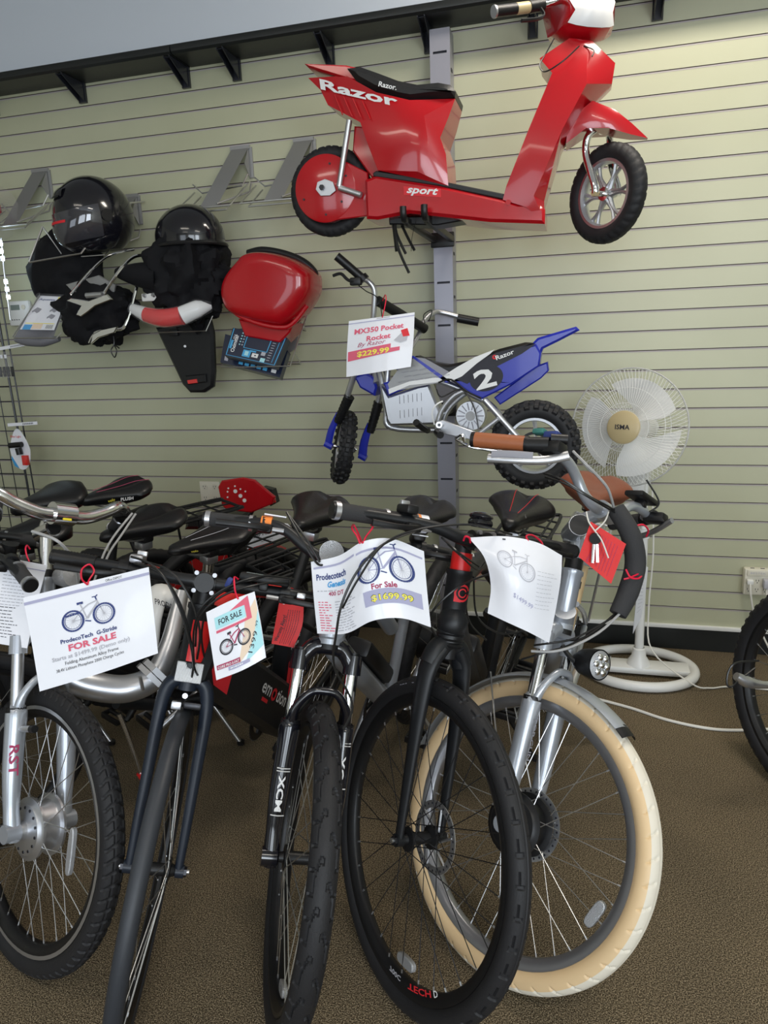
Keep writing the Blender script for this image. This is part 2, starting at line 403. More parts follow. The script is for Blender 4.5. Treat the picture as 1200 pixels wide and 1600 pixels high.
# ------------------------------------------------------------------ high shelf with brackets
ZS = 2.665; YS = 3.085
sx = [XL+0.6, -1.72, -0.12, 1.48, 3.0]
labs = ['black laminate shelf board at the top left of the slatwall', 'black laminate shelf board above the empty wire trays and post',
        'black laminate shelf board above the red scooter headlight', 'black laminate shelf board at the far right of the slatwall top']
for i in range(4):
    b = MB(); x0, x1 = sx[i]+0.003, sx[i+1]-0.003
    prof = [(WY-0.002, ZS), (YS+0.012, ZS), (YS+0.002, ZS+0.008), (YS, ZS+0.02), (YS+0.004, ZS+0.034), (YS+0.016, ZS+0.04), (WY-0.002, ZS+0.04)]
    b.prism(prof, x0, x1, 'shelf', ax='x')
    o = top_mesh(b, 'wall_shelf', ((x0+x1)/2, WY, ZS)); tag(o, labs[i], 'shelf')
for i, x in enumerate([-2.80, -2.295, -1.745, -1.492, -1.052, -0.62, -0.198, 0.270, 0.75]):
    o = thing('shelf_bracket', ['%s' % s for s in ['black metal bracket under the shelf at the left frame edge', 'black metal bracket under the left shelf, above the full-face helmet',
        'black metal bracket just left of the joint between two shelf boards', 'black metal bracket just right of the joint between two shelf boards',
        'black metal bracket above the tail of the red scooter', 'black metal bracket behind the top of the grey post',
        'black metal bracket behind the red scooter handlebar grip', 'black metal bracket right of the red scooter headlight', 'black metal bracket at the far right end of the shelf']][i], 'bracket', (x, WY, ZS), 'brackets under the high shelf')
    del o['group']
    b = MB(); b.box((x, WY-0.008, ZS-0.042), (0.040, 0.014, 0.084), 'bracket'); b.build('wall_flange', o)
    b = MB(); b.prism([(WY-0.012, ZS-0.082), (WY-0.012, ZS-0.002), (WY-0.166, ZS-0.002), (WY-0.166, ZS-0.008)], x-0.016, x-0.012, 'bracket', ax='x')
    b.prism([(WY-0.012, ZS-0.082), (WY-0.012, ZS-0.002), (WY-0.166, ZS-0.002), (WY-0.166, ZS-0.008)], x+0.012, x+0.016, 'bracket', ax='x')
    b.box((x, WY-0.08, ZS-0.003), (0.03, 0.14, 0.004), 'bracket'); b.build('support_arm', o)

# ------------------------------------------------------------------ slotted grey post
PX, PYF = -0.560, 3.165
o = thing('slotted_post', 'grey slotted metal post standing against the slatwall, holding the hanging bikes', 'post', (PX, 3.21, 0))
b = MB()
slots = [2.549, 2.373, 2.197, 2.02, 1.842, 1.663, 1.484, 1.31, 1.138, 0.966, 0.80, 0.628, 0.456, 0.284, 0.112]
prev = 2.635
hw = 0.041
for z in slots + [None]:
    lo = z+0.0045 if z is not None else 0.0
    b.add([(PX-hw, PYF, prev), (PX+hw, PYF, prev), (PX+hw, PYF, lo), (PX-hw, PYF, lo)], [[3, 2, 1, 0]], 'post')
    if z is None: break
    hi, l2 = z+0.0045, z-0.0045
    b.add([(PX-hw, PYF, hi), (PX-0.028, PYF, hi), (PX-0.028, PYF, l2), (PX-hw, PYF, l2)], [[3, 2, 1, 0]], 'post')
    b.add([(PX+0.028, PYF, hi), (PX+hw, PYF, hi), (PX+hw, PYF, l2), (PX+0.028, PYF, l2)], [[3, 2, 1, 0]], 'post')
    b.add([(PX-0.028, PYF+0.006, hi), (PX+0.028, PYF+0.006, hi), (PX+0.028, PYF+0.006, l2), (PX-0.028, PYF+0.006, l2)], [[3, 2, 1, 0]], 'ink')
    prev = l2
for sgn in (-1, 1):
    b.add([(PX+sgn*hw, PYF, 0), (PX+sgn*hw, WY-0.002, 0), (PX+sgn*hw, WY-0.002, 2.635), (PX+sgn*hw, PYF, 2.635)], [[0, 1, 2, 3]], 'post')
b.add([(PX-hw, PYF, 2.635), (PX+hw, PYF, 2.635), (PX+hw, WY-0.002, 2.635), (PX-hw, WY-0.002, 2.635)], [[0, 1, 2, 3]], 'post')
b.build('post_channel', o)
for z in slots:
    b = MB(); b.box((PX+hw+0.0008, PYF+0.035, z-0.06), (0.002, 0.03, 0.012), 'ink'); b.build('side_slot', o)
def support(zc, yend, x0, x1, zdrop):
    b = MB()
    for x in (x0, x1):
        b.box((x, (PYF+yend)/2, zc), (0.02, PYF-yend, 0.024), 'black', bev=0.003)
        b.tube([(x, yend, zc), (x, yend-0.02, zc+0.004), (x, yend-0.03, zc+0.02), (x, yend-0.03, zc+0.042)], 0.012, 'black', n=8)
    b.box((PX, PYF-0.008, zc), (0.10, 0.016, 0.06), 'black', bev=0.004)
    return b
support(1.836, 2.61, PX-0.035, PX+0.04, 0).build('scooter_arm', o)
support(1.12, 2.78, PX-0.06, PX+0.03, 0).build('dirt_bike_arm', o)

# ------------------------------------------------------------------ outlets
def socket_plate(x, z, w, h, rows, cols, name, label, extra=None):
    b = MB(); b.box((x, WY-0.004, z), (w, 0.010, h), 'ivory', bev=0.003)
    for r in range(rows):
        for c in range(cols):
            cx = x-w/2+w*(c+0.5)/cols; cz = z+h/2-h*(r+0.5)/rows
            b.cyl((cx, WY-0.008, cz), (cx, WY-0.0105, cz), 0.0165, 'ivory', n=20)
            for dx in (-0.006, 0.006): b.box((cx+dx, WY-0.011, cz+0.004), (0.002, 0.001, 0.008), 'ink')
            b.cyl((cx, WY-0.0104, cz-0.007), (cx, WY-0.0112, cz-0.007), 0.0025, 'ink', n=8)
    o = top_mesh(b, name, (x, WY, z)); tag(o, label, 'outlet'); return o
socket_plate(-1.822, 0.695, 0.115, 0.118, 2, 2, 'wall_outlet', 'ivory double wall outlet behind the handlebars, left of the red number plate')
b = MB(); X, Z = 0.782, 0.352
b.box((X, WY-0.022, Z), (0.105, 0.044, 0.118), 'ivory', bev=0.008); b.box((X, WY-0.046, Z+0.043), (0.085, 0.006, 0.026), 'ivory', bev=0.002)
for dx in (-0.032, 0.0, 0.032):
    for dz in (0.005, -0.035):
        for ex in (-0.005, 0.005): b.box((X+dx+ex, WY-0.0445, Z+dz+0.004), (0.002, 0.001, 0.008), 'ink')
        b.cyl((X+dx, WY-0.044, Z+dz-0.006), (X+dx, WY-0.045, Z+dz-0.006), 0.0022, 'ink', n=8)
for dx in (-0.02, 0.02): b.box((X+dx, WY-0.028, Z+0.0592), (0.016, 0.008, 0.001), 'ink')
b.text('BESTEK', 0.012, lambda x, y: V(X+x, WY-0.0496, Z+0.039+y), 'ink_grey', width=0.06)
tag(top_mesh(b, 'surge_outlet', (X, WY, Z)), 'beige multi-socket surge outlet low on the slatwall at right', 'outlet')
b = MB(); b.box((X-0.032, WY-0.058, Z+0.006), (0.026, 0.026, 0.022), 'white', bev=0.005)
b.tube([(X-0.032, WY-0.07, Z), (X-0.030, WY-0.078, Z-0.04), (X-0.012, WY-0.07, Z-0.12), (X+0.02, WY-0.05, Z-0.20), (X+0.09, WY-0.06, 0.01)], 0.004, 'plug', n=8)
tag(top_mesh(b, 'power_plug', (X-0.032, WY-0.045, Z)), 'white plug with its cable in the left socket of the surge outlet', 'plug')
b = MB(); b.box((X+0.034, WY-0.062, Z+0.002), (0.03, 0.036, 0.04), 'ink_grey', bev=0.006)
b.tube([(X+0.034, WY-0.07, Z-0.018), (X+0.036, WY-0.075, Z-0.05), (X+0.07, WY-0.06, Z-0.13), (X+0.16, WY-0.06, 0.01)], 0.004, 'plug', n=8)
tag(top_mesh(b, 'power_plug', (X+0.034, WY-0.045, Z)), 'grey moulded plug in the right socket of the surge outlet', 'plug')
# cords on the floor
b = MB(); b.tube([(0.096,2.703,0.006), (0.238,2.647,0.006), (0.359,2.582,0.006), (0.487,2.547,0.006), (0.595,2.551,0.006), (0.774,2.600,0.006)], 0.0055, 'plug', n=8)
tag(top_mesh(b, 'extension_cord', (0.360,2.593,0.000)), 'thick beige cord lying across the carpet in front of the fan', 'cord')

# ------------------------------------------------------------------ pedestal fan
FX, FY = 0.292, 2.985
o = thing('pedestal_fan', 'white pedestal fan with a tan centre badge standing by the slatwall', 'fan', (FX, FY, 0))
b = MB(); b.tube([(FX+0.225*math.cos(a), FY+0.185*math.sin(a), 0.022) for a in [i*PI/8 for i in range(16)]], 0.021, 'white', n=10, k=3, closed=True)
b.box((FX, FY, 0.024), (0.41, 0.10, 0.03), 'white', bev=0.01); b.build('base_ring', o)
b = MB(); b.lathe([(0.05, 0.035), (0.046, 0.05), (0.030, 0.075), (0.026, 0.11), (0.021, 0.115)], 'white', (FX, FY, 0), (0, 0, 1)); b.build('base_collar', o)
b = MB(); b.cyl((FX, FY, 0.1), (FX-0.005, FY, 0.62), 0.0185, 'white'); b.cyl((FX-0.005, FY, 0.6), (FX-0.008, FY, 0.90), 0.0125, 'white'); b.cyl((FX-0.005, FY, 0.6), (FX-0.005, FY, 0.64), 0.024, 'white'); b.build('pole', o)
HC = V(0.205, 2.955, 1.058)                                    # grille centre
fn = V(-0.40, -0.90, 0.12).normalized(); fu = V(0, 0, 1); fr = fu.cross(-fn).normalized(); fr = fn.cross(fu).normalized()*-1; fu = fr.cross(-fn).normalized(); fu = fu if fu.z > 0 else -fu
FM = frame(HC, fr, -fn, fu)                                    # local x right, y away from viewer, z up
RG = 0.232
b = MB(); b.cyl((0, 0.10, 0), (0, 0.24, 0), 0.055, 'white', 0.045, n=24); b.ball((0, 0.24, 0), (0.045, 0.03, 0.045), 'white')
b.box((0.0, 0.15, -0.09), (0.05, 0.07, 0.10), 'white', bev=0.01); b.box((0.03, 0.10, -0.20), (0.075, 0.085, 0.13), 'white', bev=0.012)
b.build('motor_housing', o, FM)
for sgn, nm in ((-1, 'front_grille'), (1, 'rear_grille')):
    b = MB(); dep = 0.05 if sgn < 0 else 0.07
    def gp(r, a): return V(r*math.cos(a), sgn*dep*(1-(r/RG)**2.2)*1.0, r*math.sin(a))
    NW = 96 if sgn < 0 else 64
    for i in range(NW):
        a = 2*PI*i/NW; tw = 0.35 if sgn < 0 else -0.25
        pts = [gp(r, a+tw*(max(0, r-0.06)/RG)**1.5) for r in (0.05, 0.09, 0.14, 0.19, RG)]
        b.tube(pts, 0.0009, 'cage', n=4, k=2, caps=False)
    for rr, tr in ((RG, 0.0035), (0.155, 0.0012), (0.095, 0.001)):
        b.tube([gp(rr, 2*PI*i/24) for i in range(24)], tr, 'cage', n=6, k=2, closed=True)
    b.build(nm, o, FM)
b = MB(); b.lathe([(0.0, -0.058), (0.055, -0.057), (0.064, -0.052), (0.066, -0.042)], 'gold', n=40)
b.text('ISMA', 0.026, lambda x, y: V(x, -0.0592, y-0.008), 'ink', width=0.058, bold=0.02); bd = b.build('centre_badge', o, FM)
b = MB(); b.cyl((0, -0.03, 0), (0, 0.04, 0), 0.036, 'white', n=20); b.build('hub', o, FM)
for k in range(3):
    b = MB(); a0 = 2*PI*k/3+0.9
    def bl(u, v):
        r = 0.03+0.165*u; a = a0+(v-0.5)*(0.55+1.15*math.sin(min(1, u*1.25)*PI*0.5)) + 0.35*u
        return V(r*math.cos(a), 0.018+0.05*(v-0.5), r*math.sin(a))
    b.grid(bl, 10, 10, M['white']); b.build('fan_blade', o, FM)
b = MB(); b.tube([(FX+0.02, FY-0.005, 0.80), (FX+0.034, FY-0.02, 0.55), (FX+0.028, FY-0.02, 0.3), (FX+0.045, FY-0.06, 0.13), (0.485,2.851,0.030), (0.561,2.869,0.008), (0.643,2.900,0.006), (0.849,2.900,0.006)], 0.0035, 'plug', n=6); b.build('power_cord', o)

# ------------------------------------------------------------------ wheel parts, all in a wheel frame: x forward, y left, z up, origin at the hub
def tread_none(t, p): return 0.0
def tread_block(nb, depth, cut=0.30, shoulder=1.1, skew=0.35):
    def f(t, p):
        if abs(p) > shoulder: return 0.0
        ph = (t*nb/(2*PI) + skew*abs(p)) % 1.0
        row = 0.0 if (abs(abs(p)-0.42) > 0.07) else -depth
        return -depth if (ph < cut or row) else 0.0
    return f
def tread_knob(nb, depth):
    def f(t, p):
        if abs(p) > 1.35: return 0.0
        row = int((p+1.35)/0.54); q = ((p+1.35)/0.54) % 1.0
        ph = (t*nb/(2*PI) + (0.5 if row % 2 else 0.0)) % 1.0
        return depth if (ph > 0.42 and 0.14 < q < 0.9) else 0.0
    return f
def tread_leaf(nb, depth):
    def f(t, p):
        if abs(p) > 1.25: return 0.0
        k = t*nb/(2*PI); ph = k % 1.0; q = abs(p)
        side = 0.5 if p > 0 else 0.0
        ph2 = (k+side) % 1.0
        d = abs(ph2-0.5-0.25*math.sin(q*5))
        if q > 0.10 and d < 0.07 and q < 0.75: return -depth
        if 0.70 < q < 0.80 and ph2 < 0.55: return -depth
        if q > 0.8 and (ph2*2) % 1.0 < 0.16: return -depth
        return 0.0
    return f
def tread_ell(nb, depth):
    def f(t, p):
        k = t*nb/(2*PI); q = abs(p)
        if 0.35 < q < 1.05:
            ph = (k + (0.5 if p > 0 else 0)) % 1.0
            if ph < 0.14: return -depth
            if 0.62 < q < 0.74 and ph < 0.55: return -depth
        if q < 0.05: return -depth*0.5
        return 0.0
    return f
def tread_trans(nb, depth, inner=0.0, outer=1.15, cut=0.16):
    def f(t, p):
        q = abs(p)
        if q > outer: return 0.0
        ph = (t*nb/(2*PI) + 0.35*q + (0.5 if p > 0 else 0)) % 1.0
        return -depth if (ph < cut and q > inner) else (-depth*0.6 if q < 0.035 else 0.0)
    return f
def tyre(R, w, m, tread=tread_none, nu=300, nv=26, m_tread=None, t_lim=0.9, hgt=None):
    b = MB(); r = w/2; hgt = hgt or r; a0 = R_(148); vs = []
    for i in range(nu):
        t = 2*PI*i/nu; ct, st = math.cos(t), math.sin(t)
        for j in range(nv+1):
            p = -a0+2*a0*j/nv; d = tread(t, p)
            rr = (R-hgt)+(hgt+d)*math.cos(p); yy = (r+d)*math.sin(p)
            vs.append(V(rr*ct, yy, rr*st))
    fs = []; fs2 = []
    for i in range(nu):
        i2 = (i+1) % nu
        for j in range(nv):
            pm = -a0+2*a0*(j+0.5)/nv
            (fs2 if (m_tread and abs(pm) < t_lim) else fs).append([i*(nv+1)+j, i2*(nv+1)+j, i2*(nv+1)+j+1, i*(nv+1)+j+1])
    b.add(vs, fs, m)
    if fs2: b.f += fs2; b.m += [b.mi(m_tread)]*len(fs2)
    return b
def rim(R, w, m, depth=0.022, side=None, n=72):
    b = MB(); ro = R-w*0.86; ri = ro-depth; h = w*0.36
    b.lathe([(ro, h*0.85), (ro-0.001, h), (ro-0.010, h), (ri+0.003, h*0.62), (ri, h*0.35), (ri, -h*0.35), (ri+0.003, -h*0.62), (ro-0.010, -h), (ro-0.001, -h), (ro, -h*0.85), (ro-0.006, 0), (ro, h*0.85)], m, n=n)
    if side:
        for s in (-1, 1): b.lathe([(ro-0.0005, s*(h+0.0008)), (ro-0.009, s*(h+0.0008))], side, n=n)
    return b
def spokes(n, r_hub, y_hub, r_rim, parent, MW, m='steel', thick=0.0011, cross=0.5, off=0.0):
    """each spoke is a sub-part of the rim; four meshes are shared between all of them"""
    base = []
    for sd in (-1, 1):
        for tw in (-1, 1):
            b = MB(); p0 = V(r_hub*math.cos(tw*cross*2), sd*y_hub, r_hub*math.sin(tw*cross*2)); p1 = V(r_rim, sd*0.003, 0)
            b.tube([p0, p1], thick, m, n=5, k=1)
            b.cyl(p1+(p0-p1).normalized()*0.012, p1, thick*1.9, 'satin_alu', n=6)
            base.append(b)
    made = []
    for i in range(n):
        k = i % 4; a = 2*PI*(i+off)/n; Mt = MW @ Matrix.Rotation(-a, 4, 'Y')
        if i < 4: o = base[k].build('spoke', parent, Mt); made.append(o)
        else:
            o = made[k].copy(); sc.collection.objects.link(o); place(o, parent, Mt)
def hub(kind, m='black'):
    b = MB()
    if kind == 'motor':
        b.lathe([(0, -0.052), (0.02, -0.052), (0.022, -0.040), (0.058, -0.036), (0.064, -0.030), (0.072, -0.028), (0.072, -0.022), (0.060, -0.018), (0.060, 0.018), (0.072, 0.022), (0.072, 0.028), (0.064, 0.030), (0.058, 0.036), (0.022, 0.040), (0.02, 0.052), (0, 0.052)], m, n=40)
    elif kind == 'motor_big':
        b.lathe([(0, -0.05), (0.02, -0.05), (0.03, -0.034), (0.085, -0.028), (0.092, -0.022), (0.092, 0.022), (0.085, 0.028), (0.03, 0.034), (0.02, 0.05), (0, 0.05)], m, n=40)
    else:
        b.lathe([(0, -0.046), (0.010, -0.046), (0.012, -0.036), (0.026, -0.034), (0.026, -0.029), (0.014, -0.024), (0.013, 0.022), (0.026, 0.027), (0.026, 0.034), (0.014, 0.036), (0.010, 0.046), (0, 0.046)], m, n=28)
    return b
def disc(R=0.08, y=0.040, m='satin_alu'):
    b = MB(); n = 60
    b.lathe([(R-0.016, y), (R, y), (R, y+0.002), (R-0.016, y+0.002), (R-0.016, y)], m, n=n)
    for i in range(30):
        a = 2*PI*i/30
        b.cyl(((R-0.007)*math.cos(a), y-0.0004, (R-0.007)*math.sin(a)), ((R-0.007)*math.cos(a), y+0.0024, (R-0.007)*math.sin(a)), 0.0028, 'ink', n=6)
    for i in range(6):
        a = 2*PI*i/6; a2 = a+0.5
        b.tube([(0.02*math.cos(a), y+0.001, 0.02*math.sin(a)), ((R-0.012)*math.cos(a2), y+0.001, (R-0.012)*math.sin(a2))], 0.003, m, n=4, k=1)
    return b
def spoke_reflector(R, a, y=0.0, m='reflector', w=0.065, h=0.024):
    b = MB(); rr = R; ca, sa = math.cos(a), math.sin(a)
    poly = []
    for i in range(16):
        t = 2*PI*i/16; c, s = math.cos(t), math.sin(t)
        poly.append((w/2*math.copysign(abs(c)**0.5, c), h/2*math.copysign(abs(s)**0.7, s)))
    P = [(rr*ca - u*sa + v*ca, rr*sa + u*ca + v*sa) for u, v in poly]
    b.prism(P, y-0.006, y+0.006, m, ax='y', bev=0.002)
    return b
def saddle(parent, MW, m='leather_black', L=0.27, W=0.19, stitch=None, split=True, name='saddle', H=0.05):
    """x forward to the nose, origin at the rail clamp"""
    b = MB(); rings = []; N = 22; n = 28
    for i in range(N+1):
        u = i/N; x = -L*0.48 + L*u
        # plan outline: rounded tail, full rear, waist, rounded nose
        if u < 0.30: wd = W/2*math.sqrt(max(0.0, 1-((0.30-u)/0.31)**2.2))
        else:
            q = (u-0.30)/0.70; wd = W/2*(1-q)**1.7+0.024*(1-(1-q)**1.7)*math.sqrt(max(0.0, 1-max(0, (q-0.80)/0.205)**2.2))
        wd = max(wd, 0.004); e = min(1.0, wd/0.022)
        th = H*(0.50+0.50*math.cos(min(1, u*1.15)*PI/2)**0.8)*e+0.004; zt = 0.030+th*0.62+(0.012*math.exp(-((u-0.1)/0.2)**2))
        ring = []
        for j in range(n):
            a = 2*PI*j/n; c, s = math.cos(a), math.sin(a)
            y = wd*math.copysign(abs(c)**0.75, c); z = (zt-th*0.45)+(th*0.45 if s > 0 else th*0.60)*math.copysign(abs(s)**0.8, s)
            if split and s > 0 and u < 0.72: z -= (0.024*math.exp(-(y/0.020)**2))*min(1, u/0.05+0.6)*(1-u/0.72)**0.7*e
            if s < -0.2: y *= 0.86
            ring.append((x, y, z))
        rings.append(ring)
    b.loft(rings, m); o = b.build(name, parent, MW, ang=60)
    if stitch:
        for sd in (-1, 1):
            b = MB(); b.tube([(-L*0.44, sd*0.034, 0.030+H*0.80), (-L*0.25, sd*0.030, 0.036+H*0.74), (0.0, sd*0.022, 0.034+H*0.60), (0.08, sd*0.012, 0.036+H*0.42)], 0.0009, stitch, n=4, k=4); b.build('stitching', o, MW)
    b = MB()
    for sd in (-1, 1):
        b.tube([(-0.09, sd*0.05, 0.03), (-0.05, sd*0.024, 0.006), (0.05, sd*0.022, 0.004), (0.11, sd*0.008, 0.028)], 0.0035, 'steel', n=6, k=4)
    b.box((0, 0, -0.002), (0.04, 0.055, 0.024), 'black', bev=0.006); b.build('saddle_rail', parent, MW)
    return o
def shell(outline, inner, tris, yc, m, name, parent, MW=None, ang=30, rim_m=None):
    """closed plastic shell: side outline (x, z, half width) plus raised inner points, mirrored about yc"""
    b = MB(); n = len(outline); P = outline+inner; k = len(P)
    vs = [V(x, yc-h, z) for x, z, h in P]+[V(x, yc+h, z) for x, z, h in P]
    fs = [list(t) for t in tris]+[[i+k for i in t][::-1] for t in tris]
    fs += [[i, (i+1) % n, (i+1) % n+k, i+k] for i in range(n)]
    b.add(vs, fs, m); o = b.build(name, parent, MW, ang=ang)
    return o
def lump(c, rad, seed, m, amp=0.18, f=3.0, rot=None, nu=40, nv=24):
    from mathutils import noise
    b = MB(); b.ball((0, 0, 0), rad, m, nu, nv, rot)
    out = []
    for v in b.v:
        nn = v.normalized() if v.length > 1e-6 else V(0, 0, 1)
        q = v*f/max(rad)*1.0+V(seed, seed*2, 0)
        d = noise.noise(q)*amp+abs(noise.noise(q*2.2))*amp*0.5+noise.noise(q*5)*amp*0.12
        out.append(v*(1+d)+V(c))
    b.v = out; return b

# ------------------------------------------------------------------ red electric scooter hanging on the post
SY = 2.72
sco = thing('electric_scooter', 'red seated electric scooter with white lettering, hung high on the grey post', 'scooter', (-0.4, SY, 1.82))
o_ = [(-.952, 2.352, .045), (-.80, 2.332, .075), (-.69, 2.262, .092), (-.571, 2.222, .100), (-.418, 2.216, .075), (-.440, 2.155, .09), (-.467, 2.094, .10), (-.448, 2.04, .10), (-.442, 1.940, .095), (-.560, 1.975, .10), (-.692, 2.012, .10), (-.725, 2.10, .10), (-.752, 2.175, .09), (-.876, 2.250, .065), (-.905, 2.305, .052)]
i_ = [(-.600, 2.150, .125), (-.555, 2.06, .132), (-.545, 1.99, .122), (-.515, 2.16, .128), (-.50, 2.05, .128)]
t_ = [(0, 1, 14), (1, 13, 14), (1, 2, 13), (2, 12, 13), (2, 15, 12), (2, 3, 15), (12, 15, 11), (15, 16, 11), (11, 16, 10), (16, 17, 10), (10, 17, 9), (3, 18, 15), (3, 4, 18), (4, 5, 18), (5, 6, 18), (18, 16, 15), (18, 19, 16), (19, 17, 16), (18, 6, 19), (6, 7, 19), (7, 8, 19), (19, 8, 17), (17, 8, 9)]
bd = shell(o_, i_, [(a, c, d) for a, d, c in t_], SY, 'red', 'rear_body', sco)
b = MB()
def side(x0, z0, ang, yy): 
    ca, sa = math.cos(R_(ang)), math.sin(R_(ang)); return lambda x, y: V(x0+x*ca-y*sa, yy, z0+x*sa+y*ca)
b.text('Razor', 0.050, lambda x, y: (lambda X, Z: V(X, SY-(0.050+0.05*min(1, max(0, (X+0.95)/0.35)))-0.014, Z))(-0.898+x*0.965-y*0.10, 2.303-x*0.335+y*0.92), 'decal_white', align='l', bold=0.03, width=0.30)
for k in range(4): b.tube([(-0.845+0.035*k, SY-0.082-0.006*k, 2.275-0.012*k), (-0.815+0.035*k, SY-0.090-0.006*k, 2.205-0.010*k)], 0.0022, 'red', n=6, k=1)
b.build('side_lettering', sco)
b = MB(); b.prism([(-.955, 2.390), (-.80, 2.366), (-.745, 2.348), (-.715, 2.322), (-.715, 2.305), (-.735, 2.300), (-.80, 2.322), (-.94, 2.376)], SY-0.075, SY+0.075, 'red', bev=0.006)
b.cyl((-0.735, SY-0.077, 2.318), (-0.735, SY-0.072, 2.318), 0.007, 'steel', n=10); b.build('tail_fin', sco)
b = MB(); b.prism([(-.795, 2.352), (-.745, 2.350), (-.68, 2.322), (-.614, 2.292), (-.547, 2.272), (-.475, 2.270), (-.432, 2.258), (-.414, 2.236), (-.418, 2.218), (-.50, 2.222), (-.571, 2.222), (-.62, 2.236), (-.70, 2.268), (-.76, 2.305)], SY-0.098, SY+0.098, 'leather_black', bev=0.018)
st = b.build('seat', sco)
b = MB(); b.text('Razor.', 0.022, side(-0.648, 2.268, -17, SY-0.0995), 'decal_white', width=0.066, bold=0.02); b.build('seat_lettering', st)
b = MB(); b.prism([(-.742, 1.985), (-.70, 1.996), (-.48, 1.945), (-.256, 1.880), (-.20, 1.862), (-.14, 1.86), (-.113, 1.838), (-.113, 1.792), (-.30, 1.812), (-.444, 1.838), (-.581, 1.862), (-.70, 1.850), (-.742, 1.856)], SY-0.10, SY+0.10, 'red', bev=0.010)
dk = b.build('footboard', sco)
b = MB(); b.prism([(-.712, 2.006), (-.70, 2.012), (-.48, 1.962), (-.252, 1.899), (-.247, 1.884), (-.256, 1.882), (-.48, 1.944), (-.71, 1.994)], SY-0.094, SY+0.094, 'black', bev=0.003); b.build('foot_mat', sco)
b = MB(); b.prism([(-.60, 1.951), (-.60, 1.923), (-.468, 1.904), (-.468, 1.932)], SY-0.1018, SY-0.0995, 'ink_red')
b.text('sport', 0.034, side(-0.534, 1.921, -8.5, SY-0.1030), 'decal_white', width=0.112, bold=0.03, shear=0.25)
b.build('sport_badge', dk); b = MB(); b.cyl((-0.236, SY-0.106, 1.868), (-0.236, SY-0.098, 1.868), 0.009, 'red', n=12); b.build('bolt', dk)
o_ = [(-.255, 1.880, .095), (-.243, 1.92, .10), (-.170, 2.085, .11), (-.097, 2.248, .10), (-.138, 2.300, .085), (-.045, 2.350, .075), (.026, 2.338, .06), (.100, 2.275, .03), (.092, 2.215, .03), (.017, 2.150, .03), (-.070, 2.029, .035), (-.118, 1.869, .06), (-.113, 1.802, .09), (-.18, 1.85, .105)]
i_ = [(-.150, 1.88, .113), (-.062, 2.07, .122), (.012, 2.20, .112), (.010, 2.30, .088)]
t_ = [(0, 1, 14), (1, 2, 14), (2, 15, 14), (2, 3, 15), (3, 16, 15), (3, 4, 17), (3, 17, 16), (4, 5, 17), (5, 6, 17), (6, 7, 17), (7, 16, 17), (7, 8, 16), (8, 9, 16), (9, 15, 16), (9, 10, 15), (10, 11, 15), (11, 14, 15), (11, 12, 14), (12, 13, 14), (13, 0, 14)]
shell(o_, i_, [(a, c, d) for a, d, c in t_], SY, 'red', 'leg_shield', sco)
o_ = [(-.050, 2.045, .05), (-.045, 2.085, .055), (-.012, 2.135, .06), (.032, 2.165, .055), (.104, 2.135, .04), (.160, 2.090, .03), (.212, 2.045, .012), (.158, 2.056, .035), (.085, 2.078, .055), (.013, 2.083, .062)]
i_ = [(.03, 2.11, .07), (.10, 2.10, .058)]
t_ = [(0, 1, 9), (1, 10, 9), (1, 2, 10), (2, 3, 10), (3, 11, 10), (3, 4, 11), (4, 5, 11), (5, 6, 7), (5, 7, 11), (7, 8, 11), (8, 10, 11), (8, 9, 10)]
shell(o_, i_, [(a, c, d) for a, d, c in t_], SY, 'red', 'front_fender', sco)
# steered group
fh = R_(-44); SF = V(math.cos(fh), math.sin(fh), 0); SL = V(-math.sin(fh), math.cos(fh), 0)
WF = frame((.088, 2.715, 1.884), SF, SL, (0, 0, 1))
def mag_wheel(prefix, WMx, R, w, parent, tread, arms=6):
    tyre(R, w, 'rubber', tread, nu=160, nv=18, hgt=w*0.5).build(prefix+'_tire', parent, WMx)
    r = rim(R, w, 'satin_alu', depth=0.016, n=48)
    b = MB()
    ro = R-w*0.86-0.012
    rr = r.build(prefix+'_rim', parent, WMx)
    for i in range(arms):
        a = 2*PI*i/arms; b = MB()
        for s in (-1, 1):
            b.tube([(0.016*math.cos(a+s*0.5), 0, 0.016*math.sin(a+s*0.5)), (0.6*ro*math.cos(a+s*0.05), 0.0, 0.6*ro*math.sin(a+s*0.05)), (ro*math.cos(a+s*0.16), 0, ro*math.sin(a+s*0.16))], [0.010, 0.006, 0.007], 'satin_alu', n=6, k=3)
        b.build('wheel_arm', rr, WMx)
    b = MB(); b.lathe([(0, -0.042), (0.009, -0.042), (0.010, -0.02), (0.022, -0.018), (0.022, 0.018), (0.010, 0.02), (0.009, 0.042), (0, 0.042)], 'polish', n=20); b.build(prefix+'_hub', parent, WMx)
mag_wheel('front', WF, 0.161, 0.058, sco, tread_trans(34, 0.0035, 0.12, 1.2, 0.2))
b = MB()
b.tube([WF @ V(0, -0.055, 0), WF @ V(-0.004, -0.057, 0.03), WF @ V(-0.045, -0.057, 0.13), WF @ V(-0.04, -0.05, 0.19), WF @ V(-0.02, 0.0, 0.215), WF @ V(-0.04, 0.05, 0.19), WF @ V(-0.045, 0.057, 0.13), WF @ V(-0.004, 0.057, 0.03), WF @ V(0, 0.055, 0)], 0.0125, 'chrome', n=12)
b.cyl(WF @ V(-0.02, 0, 0.20), WF @ V(-0.05, 0, 0.28), 0.018, 'chrome')
b2 = MB(); b2.cyl(WF @ V(-0.115, 0, 0.40), WF @ V(-0.135, 0, 0.58), 0.016, 'chrome')
b.cyl(WF @ V(0, -0.066, 0), WF @ V(0, -0.045, 0), 0.011, 'gold', n=6)
b.build('front_fork', sco); b2.build('steering_column', sco)
HB = V(-0.012, 2.72, 2.40)
